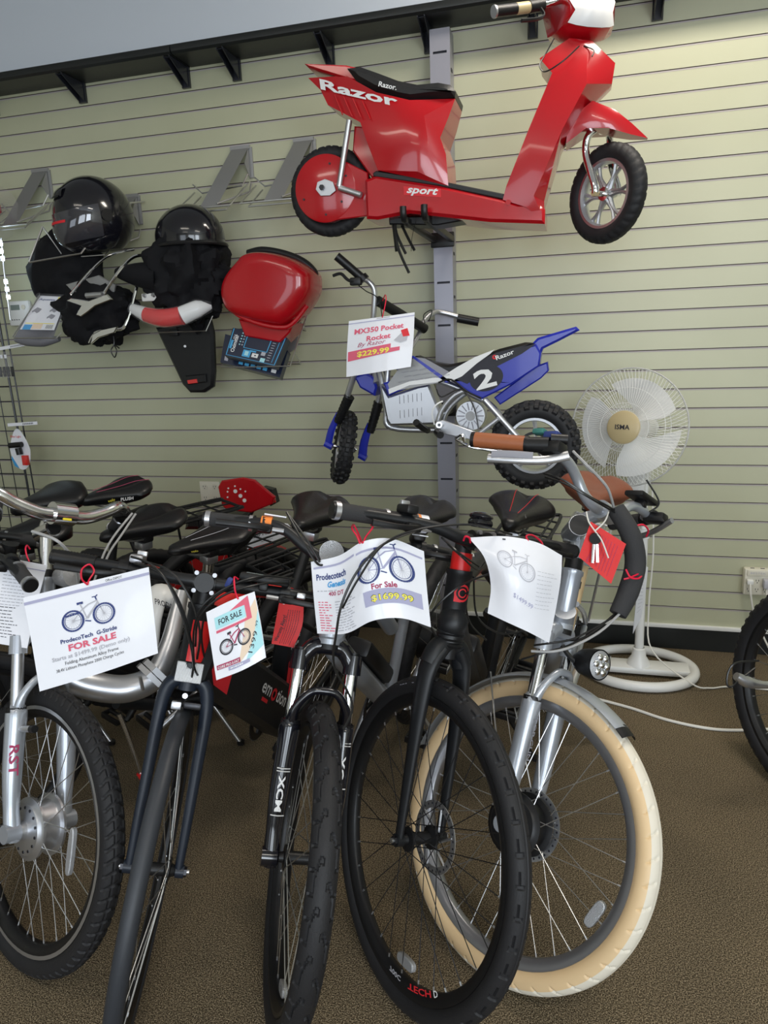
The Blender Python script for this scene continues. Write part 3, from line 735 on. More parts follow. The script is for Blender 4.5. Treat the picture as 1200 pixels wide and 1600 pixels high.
_a = R_(-62); b = MB(); HM = frame(HB, (math.cos(_a), math.sin(_a), 0), (-math.sin(_a), math.cos(_a), 0), (0, 0, 1))
P = [(0.115, 0.0, 0.008), (0.095, 0, 0.055), (0.02, 0, 0.125), (-0.08, 0, 0.165), (-0.13, 0, 0.15), (-0.115, 0, 0.06), (-0.105, 0, -0.02), (-0.02, 0, -0.045), (0.03, 0, -0.05), (0.09, 0, -0.03)]
hwid = [.05, .062, .075, .07, .05, .07, .06, .07, .072, .062]
def fair(scale, wofs, m, name, par, sel=None, dx=0):
    rings = []
    for s in (-1, -0.72, -0.3, 0.3, 0.72, 1):
        k = 1-0.28*abs(s)**3
        rings.append([((p[0]+0.0)*k*scale+dx, s*(h*1.35+wofs), (p[2]-0.04)*k*scale+0.04) for p, h in zip(P, hwid)])
    bb = MB(); bb.loft(rings, m); return bb.build(name, par, HM, ang=50)
fairing = fair(1.0, 0, 'red', 'handlebar_fairing', sco)
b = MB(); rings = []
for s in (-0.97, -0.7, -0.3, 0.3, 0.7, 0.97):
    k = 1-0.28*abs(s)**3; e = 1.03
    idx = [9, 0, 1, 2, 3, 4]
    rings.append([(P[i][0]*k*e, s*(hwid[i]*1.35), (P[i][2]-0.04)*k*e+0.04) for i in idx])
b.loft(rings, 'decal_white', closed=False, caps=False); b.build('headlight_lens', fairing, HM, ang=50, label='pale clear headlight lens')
b = MB(); b.tube([(-0.237,2.520,2.410), (-0.125,2.600,2.439), (-0.018,2.700,2.490), (0.103,2.800,2.544), (0.218,2.880,2.591)], 0.011, 'chrome'); hb = b.build('handlebar', sco)
for g0, g1, g2, g3 in (((-0.266,2.490,2.397), (-0.207,2.535,2.413), (-0.170,2.565,2.424), (-0.129,2.600,2.439)), ((0.250,2.910,2.611), (0.197,2.870,2.583), (0.155,2.840,2.565), (0.103,2.800,2.544))):
    b = MB(); b.cyl(g0, g1, 0.0165, 'black'); b.cyl(g0, V(g0)+(V(g0)-V(g1))*0.08, 0.018, 'satin_alu'); b.cyl(g1, g2, 0.0165, 'gold'); b.cyl(g2, g3, 0.0185, 'black'); b.build('grip', hb)
b = MB(); b.tube([(-0.133,2.570,2.416), (-0.121,2.540,2.385), (-0.142,2.500,2.363), (-0.184,2.460,2.350)], 0.006, 'black', n=6, flat=0.6); b.build('brake_lever', hb)
b = MB(); b.tube([(-0.094,2.660,2.361), (-0.120,2.640,2.311), (-0.137,2.620,2.275), (-0.118,2.610,2.251), (-0.062,2.600,2.272), (-0.014,2.620,2.315)], 0.0022, 'cable', n=6)
b.tube([(-0.000,2.640,2.320), (0.031,2.630,2.301), (0.026,2.620,2.280)], 0.0022, 'cable', n=6); b.build('cable', sco)
# rear wheel and drive cover
WR = frame((-.905, 2.73, 1.978), (1, 0, 0), (0, 1, 0), (0, 0, 1))
tyre(0.160, 0.055, 'rubber', tread_trans(34, 0.0035, 0.12, 1.2, 0.2), nu=160, nv=18).build('rear_tire', sco, WR)
rim(0.160, 0.055, 'satin_alu', 0.016, n=48).build('rear_rim', sco, WR)
b = MB(); b.lathe([(0, 0), (0.112, 0), (0.117, 0.003), (0.117, 0.022)], 'red', (-.905, 2.660, 1.978), (0, 1, 0), n=48)
b.prism([(-.87, 2.088), (-.742, 2.018), (-.736, 1.872), (-.87, 1.867)], 2.662, 2.680, 'red', bev=0.003)
for a, r in ((0.4, .09), (1.3, .085), (3.5, .09), (4.7, .09), (5.6, .08)): b.cyl((-.905+r*math.cos(a), 2.657, 1.978+r*math.sin(a)), (-.905+r*math.cos(a), 2.661, 1.978+r*math.sin(a)), 0.004, 'dark_spoke', n=8)
b.build('chain_cover', sco)
b = MB(); b.prism([(-.938, 1.975), (-.93, 2.0), (-.90, 2.008), (-.87, 1.995), (-.86, 1.965), (-.885, 1.95), (-.92, 1.952)], 2.650, 2.656, 'satin_alu', bev=0.001)
b.cyl((-.912, 2.640, 1.979), (-.912, 2.655, 1.979), 0.010, 'dark_spoke', n=6)
b.tube([(-.845, 2.645, 1.972), (-.762, 2.640, 1.940)], 0.011, 'satin_alu', k=1); b.build('swingarm', sco)
b = MB(); b.cyl((-.797, 2.648, 2.19), (-.845, 2.644, 1.975), 0.0105, 'satin_alu'); b.build('rear_shock', sco)
b = MB(); b.prism([(-.79, 2.18), (-.73, 2.17), (-.70, 2.02), (-.73, 2.0), (-.80, 2.10)], 2.68, 2.77, 'red', bev=0.005); b.build('mudguard', sco)
b = MB(); b.prism([(-.67, 1.862), (-.67, 1.838), (-.49, 1.822), (-.40, 1.83), (-.40, 1.85)], SY-0.05, SY+0.05, 'black', bev=0.004); b.build('battery_tray', sco)
b = MB()
for pts in ([(-.655, 2.69, 1.85), (-.645, 2.69, 1.80), (-.615, 2.69, 1.735)], [(-.650, 2.68, 1.85), (-.640, 2.67, 1.76), (-.600, 2.67, 1.665)], [(-.635, 2.70, 1.85), (-.612, 2.70, 1.80), (-.582, 2.69, 1.745)], [(-.66, 2.69, 1.85), (-.655, 2.69, 1.80), (-.65, 2.69, 1.745)]):
    b.tube(pts, 0.0055, 'cable', n=6)
b.tube([(-.57, 2.67, 1.84), (-.585, 2.67, 1.79), (-.59, 2.67, 1.74)], 0.001, 'cable', n=4); b.build('hanging_strap', sco)

# ------------------------------------------------------------------ blue and silver electric dirt bike
def Q(p): return (p[0], p[2])
DBY = 2.70
db = thing('electric_dirt_bike', 'small blue and silver electric dirt bike with number 2 plate, hanging below the red scooter', 'dirt bike', (-0.5, 2.7, 1.0))
DR = frame((-.140, 2.66, 1.030), (-1, 0, 0), (0, -1, 0), (0, 0, 1))
def dirt_wheel(prefix, MX, R, w):
    tyre(R-0.006, w, 'rubber', tread_knob(26, 0.0075), nu=208, nv=30).build(prefix+'_tire', db, MX)
    rr = rim(R-0.006, w, 'satin_alu', 0.014, n=48).build(prefix+'_rim', db, MX); ro = R-w*0.86-0.02
    for i in range(5):
        a = 2*PI*i/5+0.3; b = MB()
        b.tube([(0.016*math.cos(a), 0, 0.016*math.sin(a)), (0.55*ro*math.cos(a+0.08), 0, 0.55*ro*math.sin(a+0.08)), (ro*math.cos(a), 0, ro*math.sin(a))], [0.008, 0.0065, 0.010], 'satin_alu', n=6, k=3); b.build('wheel_arm', rr, MX)
    b = MB(); b.lathe([(0, -0.055), (0.008, -0.055), (0.009, -0.03), (0.024, -0.024), (0.024, 0.024), (0.009, 0.03), (0.008, 0.055), (0, 0.055)], 'polish', n=20); b.build(prefix+'_hub', db, MX)
dirt_wheel('rear', DR, 0.166, 0.065)
b = MB(); b.lathe([(0.045, 0.036), (0.055, 0.036), (0.055, 0.040), (0.045, 0.040), (0.045, 0.036)], 'black', n=30); b.build('sprocket', db, DR)
da = R_(113); l_ = R_(-12)
dF = V(math.cos(da), math.sin(da), 0); dL = V(-math.sin(da), math.cos(da), 0)
dU = V(0, 0, 1)*math.cos(l_)+dL*math.sin(l_); dLw = dL*math.cos(l_)-V(0, 0, 1)*math.sin(l_)
DF = frame((-0.943,2.840,0.994), dF, dLw, dU)
dirt_wheel('front', DF, 0.157, 0.060)
# side panels
near = DBY-0.055
def poly(*pp): return [Q(p) for p in pp]
b = MB(); b.prism(poly((-0.708,2.660,1.270), (-0.607,2.660,1.295), (-0.460,2.660,1.279), (-0.352,2.660,1.316), (-0.224,2.660,1.374), (-0.138,2.660,1.394), (-0.120,2.660,1.362), (-0.126,2.660,1.317), (-0.223,2.660,1.255), (-0.336,2.660,1.201), (-0.376,2.660,1.223), (-0.460,2.660,1.284), (-0.558,2.660,1.267), (-0.689,2.660,1.222)), DBY-0.055, DBY+0.055, 'blue', bev=0.006)
b.prism(poly((-0.293,2.660,1.205), (-0.142,2.660,1.315), (-0.099,2.660,1.330), (-0.094,2.660,1.298), (-0.121,2.660,1.271), (-0.270,2.660,1.177)), DBY-0.012, DBY+0.065, 'blue', bev=0.005)
body = b.build('side_panel', db)
b = MB(); b.prism(poly((-0.172,2.660,1.379), (-0.134,2.660,1.416), (-0.002,2.660,1.450), (0.011,2.660,1.437), (-0.056,2.660,1.404), (-0.115,2.660,1.377), (-0.126,2.660,1.348), (-0.156,2.660,1.345)), DBY-0.040, DBY+0.040, 'blue', bev=0.008); b.build('tail_fender', db)
b = MB(); b.prism(poly((-0.635,2.660,1.336), (-0.580,2.660,1.367), (-0.519,2.660,1.342), (-0.459,2.660,1.331), (-0.375,2.660,1.345), (-0.270,2.660,1.382), (-0.179,2.660,1.402), (-0.143,2.660,1.398), (-0.224,2.660,1.363), (-0.352,2.660,1.309), (-0.448,2.660,1.279), (-0.544,2.660,1.314)), DBY-0.048, DBY+0.048, 'leather_black', bev=0.010); b.build('seat', db)
def decal(b, pts, m, d=0.0): b.prism([Q(p) for p in pts], near-0.0012-d, near+0.001, m)
b = MB()
decal(b, ((-0.619,2.645,1.355), (-0.582,2.645,1.358), (-0.481,2.645,1.285), (-0.462,2.645,1.271), (-0.680,2.645,1.237), (-0.689,2.645,1.266)), 'holder')
decal(b, ((-0.582,2.645,1.363), (-0.543,2.645,1.357), (-0.457,2.645,1.308), (-0.438,2.645,1.294), (-0.462,2.645,1.275)), 'grey_mark')
decal(b, ((-0.599,2.645,1.368), (-0.586,2.645,1.368), (-0.445,2.645,1.270), (-0.465,2.645,1.266)), 'blue', 0.0008)
decal(b, ((-0.687,2.645,1.247), (-0.604,2.645,1.274), (-0.505,2.645,1.286), (-0.462,2.645,1.280), (-0.469,2.645,1.271), (-0.604,2.645,1.260), (-0.685,2.645,1.228)), 'decal_white', 0.0008)
decal(b, ((-0.486,2.645,1.285), (-0.421,2.645,1.323), (-0.357,2.645,1.356), (-0.285,2.645,1.381), (-0.301,2.645,1.366), (-0.350,2.645,1.333), (-0.405,2.645,1.288), (-0.453,2.645,1.268)), 'decal_white', 0.0008)
decal(b, ((-0.428,2.645,1.279), (-0.343,2.645,1.337), (-0.280,2.645,1.369), (-0.137,2.645,1.396), (-0.189,2.645,1.362), (-0.292,2.645,1.313), (-0.386,2.645,1.260)), 'ink', 0.0004)
c_ = V((-0.315,2.645,1.279)); ell = [(c_.x+0.062*math.cos(a)*0.96-0.046*math.sin(a)*0.28, c_.z+0.062*math.cos(a)*0.28+0.046*math.sin(a)*0.96) for a in [2*PI*i/28 for i in range(28)]]
b.prism(ell, near-0.003, near, 'ink')
b.text('2', 0.092, side(c_.x+0.002, c_.z-0.032, 14, near-0.0042), 'decal_white', bold=0.03, width=0.078)
p_ = V((-0.246,2.645,1.362)); b.text('Razor', 0.022, side(p_.x, p_.z-0.008, 19, near-0.0032), 'decal_white', width=0.068, bold=0.02)
q_ = V((-0.285,2.645,1.354)); b.lathe([(0.003, 0), (0.008, 0)], 'ink_red', (q_.x, near-0.003, q_.z), (0, -1, 0), n=20)
b.build('decal', body)
# battery box, frame, swingarm, motor
b = MB(); b.prism(poly((-0.721,2.680,1.265), (-0.689,2.680,1.220), (-0.575,2.680,1.254), (-0.532,2.680,1.261), (-0.485,2.680,1.144), (-0.511,2.680,1.110), (-0.688,2.680,1.106), (-0.703,2.680,1.129)), DBY-0.045, DBY+0.045, 'satin_alu', bev=0.008)
for k in range(6):
    for dz in (0, 1):
        x0 = V((-0.657,2.650,1.193)).x+0.017*k; z0 = V((-0.657,2.650,1.205)).z-0.055*dz+0.002*k
        b.box((x0+0.01, DBY-0.0462, z0), (0.0018, 0.002, 0.030), 'grey_mark')
bx = b.build('battery_box', db)
b = MB()
for k in range(9):
    for j in range(4):
        p_ = V((-0.603,2.645,1.283)); b.text('RAZOR', 0.008, side(p_.x-0.03+0.034*k-0.01*j, p_.z+0.016*j-0.012+0.004*k, 10, near-0.0034), 'grey_mark', width=0.028) if 0.0 <= (k*0.034-0.05*j*0.2) <= 0.2-0.05*j else None
b.build('shroud_print', body)
b = MB()
b.tube([(-0.701,2.700,1.324), (-0.712,2.700,1.164), (-0.694,2.700,1.094), (-0.495,2.700,1.083)], 0.012, 'satin_alu')
b.tube([(-0.730,2.720,1.361), (-0.670,2.700,1.330), (-0.566,2.700,1.284), (-0.467,2.700,1.258), (-0.334,2.700,1.196)], 0.011, 'satin_alu')
b.tube([(-0.505,2.660,1.088), (-0.491,2.660,1.153), (-0.437,2.660,1.217), (-0.364,2.660,1.244)], 0.0105, 'satin_alu'); b.tube([(-0.502,2.740,1.078), (-0.483,2.740,1.145), (-0.425,2.740,1.206), (-0.363,2.740,1.239)], 0.0105, 'satin_alu')
b.tube([(-0.757,2.740,1.361), (-0.729,2.720,1.262), (-0.708,2.700,1.139)], 0.014, 'satin_alu'); b.build('frame', db)
b = MB(); b.prism(poly((-0.499,2.620,1.124), (-0.475,2.620,1.131), (-0.348,2.620,1.083), (-0.127,2.620,1.030), (-0.131,2.620,1.014), (-0.336,2.620,1.049), (-0.480,2.620,1.081)), 2.615, 2.628, 'satin_alu', bev=0.002)
b.tube([(-0.348,2.620,1.073), (-0.270,2.620,1.132)], 0.009, 'satin_alu', k=1)
b.cyl((-0.485,2.595,1.115), (-0.491,2.630,1.111), 0.012, 'satin_alu'); b.cyl((-0.484,2.592,1.115), (-0.486,2.600,1.114), 0.006, 'dark_spoke'); b.build('swingarm', db)
for nm, pp in (('rear_shock', ((-0.320,2.630,1.201), (-0.185,2.630,1.048))), ('rear_shock', ((-0.331,2.720,1.196), (-0.228,2.720,1.096)))):
    b = MB(); b.cyl(pp[0], pp[1], 0.0115, 'satin_alu'); b.build(nm, db)
b = MB(); mc = V((-0.377,2.660,1.140)); b.cyl(mc, mc+V(0, 0.08, 0), 0.054, 'satin_alu', n=30)
for k in range(14):
    a = 2*PI*k/14; b.box(mc+V(0.036*math.cos(a), -0.001, 0.036*math.sin(a)), (0.028, 0.003, 0.004), 'grey_mark', rot=Matrix.Rotation(-a, 3, 'Y'))
b.cyl(mc+V(0, -0.004, 0), mc, 0.018, 'holder', n=20); b.build('motor', db)
b = MB(); b.tube([(-0.374,2.635,1.081), (-0.267,2.635,1.047), (-0.143,2.635,1.014)], 0.004, 'steel', n=6, k=1); b.tube([(-0.374,2.635,1.052), (-0.267,2.635,1.018), (-0.143,2.635,0.995)], 0.004, 'steel', n=6, k=1); b.build('drive_chain', db)
b = MB(); b.tube([(-0.530,2.600,1.095), (-0.539,2.550,1.111), (-0.551,2.500,1.136)], 0.013, 'black', n=8); b.tube([(-0.494,2.600,1.088), (-0.472,2.550,1.083)], 0.014, 'black', n=8); b.build('foot_peg', db)
b = MB(); b.tube([(-0.427,2.620,1.061), (-0.386,2.600,1.040), (-0.346,2.600,1.028), (-0.245,2.600,1.014)], 0.006, 'chrome', n=8); b.tube([(-0.427,2.620,1.061), (-0.400,2.600,1.076), (-0.391,2.600,1.052)], 0.006, 'chrome', n=8); b.build('kickstand', db)
# fork
for s, p0, p1, p2, p3 in ((1, (-0.825,2.720,1.349), (-0.875,2.740,1.214), (-0.911,2.760,1.161), (-0.997,2.800,1.014)), (-1, (-0.748,2.840,1.319), (-0.786,2.860,1.181), (-0.811,2.870,1.109), (-0.874,2.880,0.952))):
    b = MB(); b.cyl(p0, p2, 0.0125, 'satin_alu'); b.build('fork_tube', db)
    b = MB(); d = (V(p2)-V(p1)).normalized(); q0 = V(p1)
    b.tube([q0-d*0.0, V(p2)+ (V(p3)-V(p2))*0.35], [0.021, 0.017], 'black', k=1)
    for k in range(8): 
        c = q0+(V(p2)+(V(p3)-V(p2))*0.35-q0)*(k/8.0); b.tube([c, c+d*0.005], 0.0225-0.0005*k, 'black', k=1)
    b.build('fork_boot', db)
    b = MB(); ax = (V(p3)-V(p2)); b.tube([V(p2)+ax*0.12+V(-0.012, 0, 0), V(p2)+ax*0.6+V(-0.012, 0, 0), V(p3)], [0.013, 0.018, 0.020], 'blue', n=8, k=3, flat=0.55)
    b.tube([V(p3)+V(-0.012, -0.004, 0.004), V(p3)+V(0.018, -0.004, -0.012)], 0.015, 'blue', k=1, n=8); b.build('fork_guard', db)
b = MB(); b.prism(poly((-0.850,2.760,1.293), (-0.799,2.760,1.307), (-0.765,2.760,1.286), (-0.756,2.760,1.248), (-0.768,2.760,1.215), (-0.828,2.760,1.249)), 2.73, 2.82, 'blue', bev=0.008); b.build('front_fender', db)
b = MB(); b.box((-0.788,2.790,1.330), (0.15, 0.05, 0.02), 'satin_alu', rot=Matrix.Rotation(R_(15), 3, 'Y'), bev=0.005); b.cyl((-0.755,2.740,1.262), (-0.793,2.820,1.397), 0.02, 'satin_alu'); b.build('steering_head', db)
b = MB(); b.tube([(-0.888,2.720,1.743), (-0.813,2.750,1.671), (-0.784,2.770,1.652), (-0.765,2.780,1.616), (-0.774,2.790,1.533), (-0.791,2.810,1.435), (-0.770,2.830,1.369), (-0.681,2.880,1.365), (-0.633,2.980,1.454), (-0.624,3.030,1.501), (-0.595,3.070,1.533), (-0.561,3.110,1.537), (-0.422,3.135,1.495)], 0.011, 'satin_alu', k=6); hb = b.build('handlebar', db)
b = MB(); b.cyl((-0.893,2.720,1.748), (-0.807,2.755,1.667), 0.0165, 'black'); b.cyl((-0.807,2.755,1.671), (-0.795,2.757,1.657), 0.021, 'black'); b.build('grip', hb)
b = MB(); b.cyl((-0.495,3.125,1.511), (-0.405,3.135,1.491), 0.0185, 'black'); b.build('grip', hb)
b = MB(); b.cyl((-0.755,2.785,1.580), (-0.611,2.990,1.469), 0.02, 'black'); b.build('crossbar_pad', hb)
b = MB(); b.tube([(-0.800,2.735,1.644), (-0.849,2.720,1.657), (-0.877,2.715,1.682), (-0.909,2.710,1.676)], 0.006, 'black', n=8); b.box((-0.825,2.735,1.652), (0.045, 0.03, 0.03), 'black', bev=0.006); b.build('brake_lever', hb)
b = MB(); b.tube([(-0.814,2.730,1.637), (-0.787,2.740,1.615), (-0.740,2.750,1.578), (-0.732,2.760,1.457), (-0.757,2.760,1.360)], 0.002, 'cable', n=5)
b.build('cable', db); b = MB(); b.tube([(-0.602,2.950,1.491), (-0.602,2.930,1.524), (-0.568,2.930,1.540), (-0.586,2.950,1.498)], 0.002, 'cable', n=5)
b.build('cable', db); b = MB(); b.tube([(-0.499,2.630,1.244), (-0.478,2.620,1.216), (-0.407,2.630,1.242), (-0.359,2.620,1.179), (-0.340,2.610,1.098)], 0.0028, 'cable', n=6)
b.build('cable', db); b = MB(); b.tube([(-0.491,2.630,1.268), (-0.443,2.630,1.278), (-0.384,2.630,1.233), (-0.332,2.630,1.208)], 0.0035, 'cable', n=6); b.build('cable', db)
b = MB(); b.tube([(-0.504,2.605,1.114), (-0.511,2.600,1.160), (-0.494,2.600,1.190), (-0.472,2.610,1.201)], 0.003, 'white', n=6, flat=0.4); b.build('tie_wrap', db)

# ------------------------------------------------------------------ sheet-metal and wire holders hooked on the slatwall
def holder(x, z, label, drop=0.27, out=0.20, dx=-0.075, tray=0.27, tray_dx=None, w=0.085, tdepth=0.14, name='wire_holder'):
    """slanted sheet-metal face from the wall (x, z) down and out to a wire tray"""
    o = thing(name, label, 'wall holder', (x, WY, z))
    b = MB(); b.box((x, WY-0.006, z+0.006), (w+0.012, 0.012, 0.016), 'holder')
    b.box((x+w/2+0.004, WY-0.004, z-0.06), (0.022, 0.006, 0.13), 'holder'); b.build('hook_plate', o)
    b = MB(); y1 = WY-0.012; y2 = WY-out; hw = w/2
    q = [(x-hw, y1, z), (x+hw, y1, z), (x+dx+hw, y2, z-drop), (x+dx-hw, y2, z-drop)]
    t = V(0, 0.003, 0.002); b.add([V(p) for p in q]+[V(p)+t for p in q], [[0, 1, 2, 3], [7, 6, 5, 4], [0, 4, 5, 1], [1, 5, 6, 2], [2, 6, 7, 3], [3, 7, 4, 0]], 'holder'); b.build('sloping_plate', o)
    b = MB(); b.prism([(y1, z), (y1, z-0.13), (y1-0.05, z-0.075)], x+hw-0.002, x+hw, 'holder', ax='x')
    b.tube([(x+hw, WY-0.01, z-0.15), (x+hw+0.005, WY-0.04, z-0.19), (x+dx+hw, y2, z-drop+0.01)], 0.004, 'holder', n=6, k=1); b.build('side_brace', o)
    if tray:
        cx = x+dx+(tray_dx or 0); zb = z-drop-0.005; f = y2-0.02; bk = y2+tdepth; a = tray/2; r = 0.0036
        b = MB(); b.tube([(cx-a, bk, zb+0.10), (cx-a-0.01, f, zb), (cx+a-0.02, f, zb), (cx+a+0.01, bk, zb+0.12)], r, 'steel', n=6, k=1); b.build('tray_wire', o)
        b = MB(); b.tube([(cx-a+0.03, bk, zb+0.08), (cx-a+0.02, f+0.02, zb-0.012), (cx+a-0.05, f+0.02, zb-0.012), (cx+a-0.02, bk, zb+0.10)], r, 'steel', n=6, k=1); b.build('tray_wire', o)
        b = MB(); b.tube([(cx-a+0.005, bk-0.02, zb+0.13), (cx-a+0.06, bk-0.04, zb+0.085), (cx+a-0.01, bk-0.04, zb+0.10), (cx+a+0.012, bk-0.02, zb+0.15)], r, 'steel', n=6, k=1); b.build('tray_wire', o)
    return o
holder(-2.590, 2.306, 'grey sheet-metal holder at the far left, behind the helmet in clear plastic', dx=-0.06)
holder(-2.105, 2.148, 'grey sheet-metal holder behind the full-face helmet', dx=-0.08, tray=0)
holder(-1.505, 2.303, 'empty grey wire holder, left one of the pair left of the red scooter', dx=-0.085)
holder(-1.196, 2.306, 'empty grey wire holder partly behind the rear wheel of the red scooter', dx=-0.085)
b = MB()
b.tube([(-2.36, 2.93, 1.99), (-2.40, 2.86, 1.835), (-2.40, 2.86, 1.832), (-2.125, 2.86, 1.852), (-2.03, 3.05, 2.08), (-2.02, 3.24, 2.12)], 0.004, 'steel', n=6, k=1)
b.tube([(-2.36, 2.93, 1.99), (-2.32, 3.0, 1.86), (-2.10, 3.0, 1.86), (-2.07, 3.1, 1.95)], 0.0035, 'steel', n=6, k=1)
tag(top_mesh(b, 'wire_cradle', (-2.1, WY, 1.95)), 'bent steel wire cradle carrying the full-face helmet', 'wall holder')

# full-face helmet
fd = V(-0.50, -0.84, -0.12).normalized(); lf = V(0, 0, 1).cross(fd).normalized(); up = fd.cross(lf)
HF = frame((-2.125, 2.99, 2.022), fd, lf, up)
he = thing('motorcycle_helmet', 'glossy black full-face motorcycle helmet with a smoked visor', 'helmet', (-2.125, 2.99, 1.86))
def hel(az, el, r=1.0):
    a, e = R_(az), R_(el); k = 1.0
    x = 0.178*math.cos(e)*math.cos(a); y = 0.148*math.cos(e)*math.sin(a); z = 0.172*math.sin(e)
    if x > 0 and e < 0: x += 0.035*math.sin(min(1, -e/R_(45))*PI/2)*math.cos(a)**2
    return V(x*r, y*r, z*r)
b = MB(); b.grid(lambda u, v: hel(-180+360*u, -58+148*v), 64, 40, 'gloss_black')
b.add([hel(-180+360*i/48, -58) for i in range(48)], [list(range(48))], 'black'); b.build('helmet_shell', he, HF, ang=80)
b = MB(); b.grid(lambda u, v: hel(-78+156*u, -32+44*v-6*math.cos((u-0.5)*PI), 1.025), 40, 14, 'visor')
b.build('visor', he, HF, ang=80)
b = MB(); b.grid(lambda u, v: hel(-28+56*u, -8+3.5*v, 1.032), 14, 2, 'ink_red'); b.build('visor_reflection', he, HF, label='red reflection painted on the visor')  # red reflection on the visor, painted as a thin coloured patch
b = MB()
for s in (-1, 1):
    c = hel(s*86, -4, 1.03); b.cyl(c*0.98, c*1.03, 0.024, 'black', n=24); 
b.build('visor_pivot', he, HF)
b = MB(); b.grid(lambda u, v: hel(-22+44*u, 28+16*v, 1.03+0.02*math.sin(v*PI)), 14, 6, 'gloss_black')
b.grid(lambda u, v: hel(-17+34*u, 27+3*v, 1.05), 8, 2, 'black'); b.build('top_vent', he, HF)
b = MB(); b.grid(lambda u, v: hel(-75+150*u, -56+20*v, 1.02), 36, 6, 'gloss_black'); b.build('chin_bar', he, HF, ang=80)
# open helmet and cloth bag behind it
b = MB(); HO = V(-1.672, 3.02, 1.90)
b.grid(lambda u, v: HO+V(0.158*math.cos(R_(-180+360*u))*math.cos(R_(-15+105*v)), 0.13*math.sin(R_(-180+360*u))*math.cos(R_(-15+105*v)), 0.145*math.sin(R_(-15+105*v))), 48, 20, 'gloss_black')
b.tube([HO+V(0.162*math.cos(a), 0.134*math.sin(a), -0.032) for a in [2*PI*i/24 for i in range(24)]], 0.009, 'black', n=8, closed=True)
tag(top_mesh(b, 'motorcycle_helmet', HO), 'black open-face helmet sitting over a black cloth bag', 'helmet')
b = lump((-1.69, 3.00, 1.735), (0.195, 0.13, 0.20), 3.3, 'cloth', 0.32, 3.2, nu=64, nv=40)
b.tube([(-1.80, 2.94, 1.74), (-1.90, 2.92, 1.755), (-2.00, 2.93, 1.77)], [0.07, 0.05, 0.02], 'cloth', n=16)
tag(top_mesh(b, 'cloth_bag', (-1.70, 3.0, 1.75)), 'crumpled black cloth bag under the open-face helmet', 'bag')
b = lump((-2.37, 3.06, 1.800), (0.19, 0.09, 0.185), 8.1, 'cloth', 0.20, 2.4, nu=56, nv=32)
tag(top_mesh(b, 'cloth_bag', (-2.40, 3.06, 1.8)), 'black cloth bag hanging left of and below the full-face helmet', 'bag')
b = lump((-2.165, 2.99, 1.605), (0.205, 0.10, 0.140), 5.7, 'cloth', 0.32, 3.2, nu=64, nv=36)
b.tube([(-2.06, 2.93, 1.50), (-2.058, 2.925, 1.46), (-2.075, 2.92, 1.43), (-2.06, 2.92, 1.40), (-2.045, 2.92, 1.43), (-2.057, 2.925, 1.455), (-2.03, 2.92, 1.44)], 0.0028, 'cable', n=6)
tag(top_mesh(b, 'cloth_bag', (-2.165, 2.98, 1.59)), 'black cloth bag with a hanging cord loop, left of the red tail light', 'bag')
# chrome rear rack lying on the cloth
rk = thing('luggage_rack', 'chrome tube luggage rack lying above the corded cloth bag', 'rack', (-2.15, 2.9, 1.7))
b = MB()
b.tube([(-2.191,2.840,1.681), (-2.099,2.920,1.805), (-2.051,2.980,1.855), (-1.959,3.020,1.875)], 0.006, 'chrome', n=8)
b.tube([(-2.028,2.840,1.667), (-1.960,2.880,1.766), (-1.918,2.940,1.831), (-1.877,3.000,1.840), (-1.855,3.000,1.811)], 0.0075, 'chrome', n=8); b.build('rack_tube', rk)
b = MB(); b.prism([(-2.28, 1.735), (-2.10, 1.765), (-2.02, 1.72), (-2.04, 1.665), (-2.22, 1.67)], 2.93, 2.945, 'holder', bev=0.003); b.build('rack_plate', rk)
b = MB(); b.prism([Q(p) for p in ((-2.204,2.830,1.654), (-2.179,2.830,1.664), (-2.089,2.830,1.648), (-1.994,2.830,1.671), (-1.971,2.830,1.648), (-2.059,2.830,1.625), (-2.103,2.830,1.600), (-2.139,2.830,1.582), (-2.164,2.830,1.592), (-2.132,2.830,1.629))], 2.822, 2.836, 'chrome', bev=0.003)
b.cyl((-2.100,2.828,1.671), (-2.018,2.828,1.672), 0.012, 'satin_alu', n=10); b.build('clamp', rk)
b = MB(); b.tube([(-2.169,2.900,1.471), (-2.114,2.880,1.512), (-2.028,2.880,1.523), (-1.970,2.900,1.540), (-1.925,2.950,1.701), (-1.915,2.960,1.756)], 0.0075, 'chrome', n=8)
b.prism([Q(p) for p in ((-2.120,2.870,1.506), (-2.071,2.870,1.524), (-1.986,2.870,1.535), (-2.007,2.870,1.508), (-2.093,2.870,1.489), (-2.137,2.870,1.462))], 2.862, 2.874, 'chrome', bev=0.003)
tag(top_mesh(b, 'steel_bracket', (-2.028,2.880,1.523)), 'chrome bracket with a wire arm at the lower edge of the corded cloth bag', 'bracket')
# red and clear tail light wrapped in film
tl = thing('tail_light', 'red and clear curved tail light wrapped in clear film', 'tail light', (-1.79, 2.9, 1.58))
cen = [(-1.944,2.930,1.612), (-1.859,2.900,1.580), (-1.762,2.880,1.561), (-1.667,2.880,1.568), (-1.597,2.900,1.595), (-1.550,2.930,1.604)]
b = MB(); b.tube(cen[:2], [0.022, 0.034], 'decal_white', n=14, k=1, flat=0.8); b.build('clear_lens', tl)
b = MB(); b.tube(cen[1:4], [0.034, 0.040, 0.040], 'lens_red', n=16, k=5, flat=0.8); b.build('red_lens', tl)
b = MB(); b.tube(cen[3:], [0.040, 0.036, 0.012], 'decal_white', n=16, k=5, flat=0.8); b.build('clear_lens', tl)
b = MB(); b.tube(cen, [0.03, 0.040, 0.044, 0.044, 0.042, 0.024], 'plastic_film', n=14, k=5, flat=0.85); b.build('film_wrap', tl)
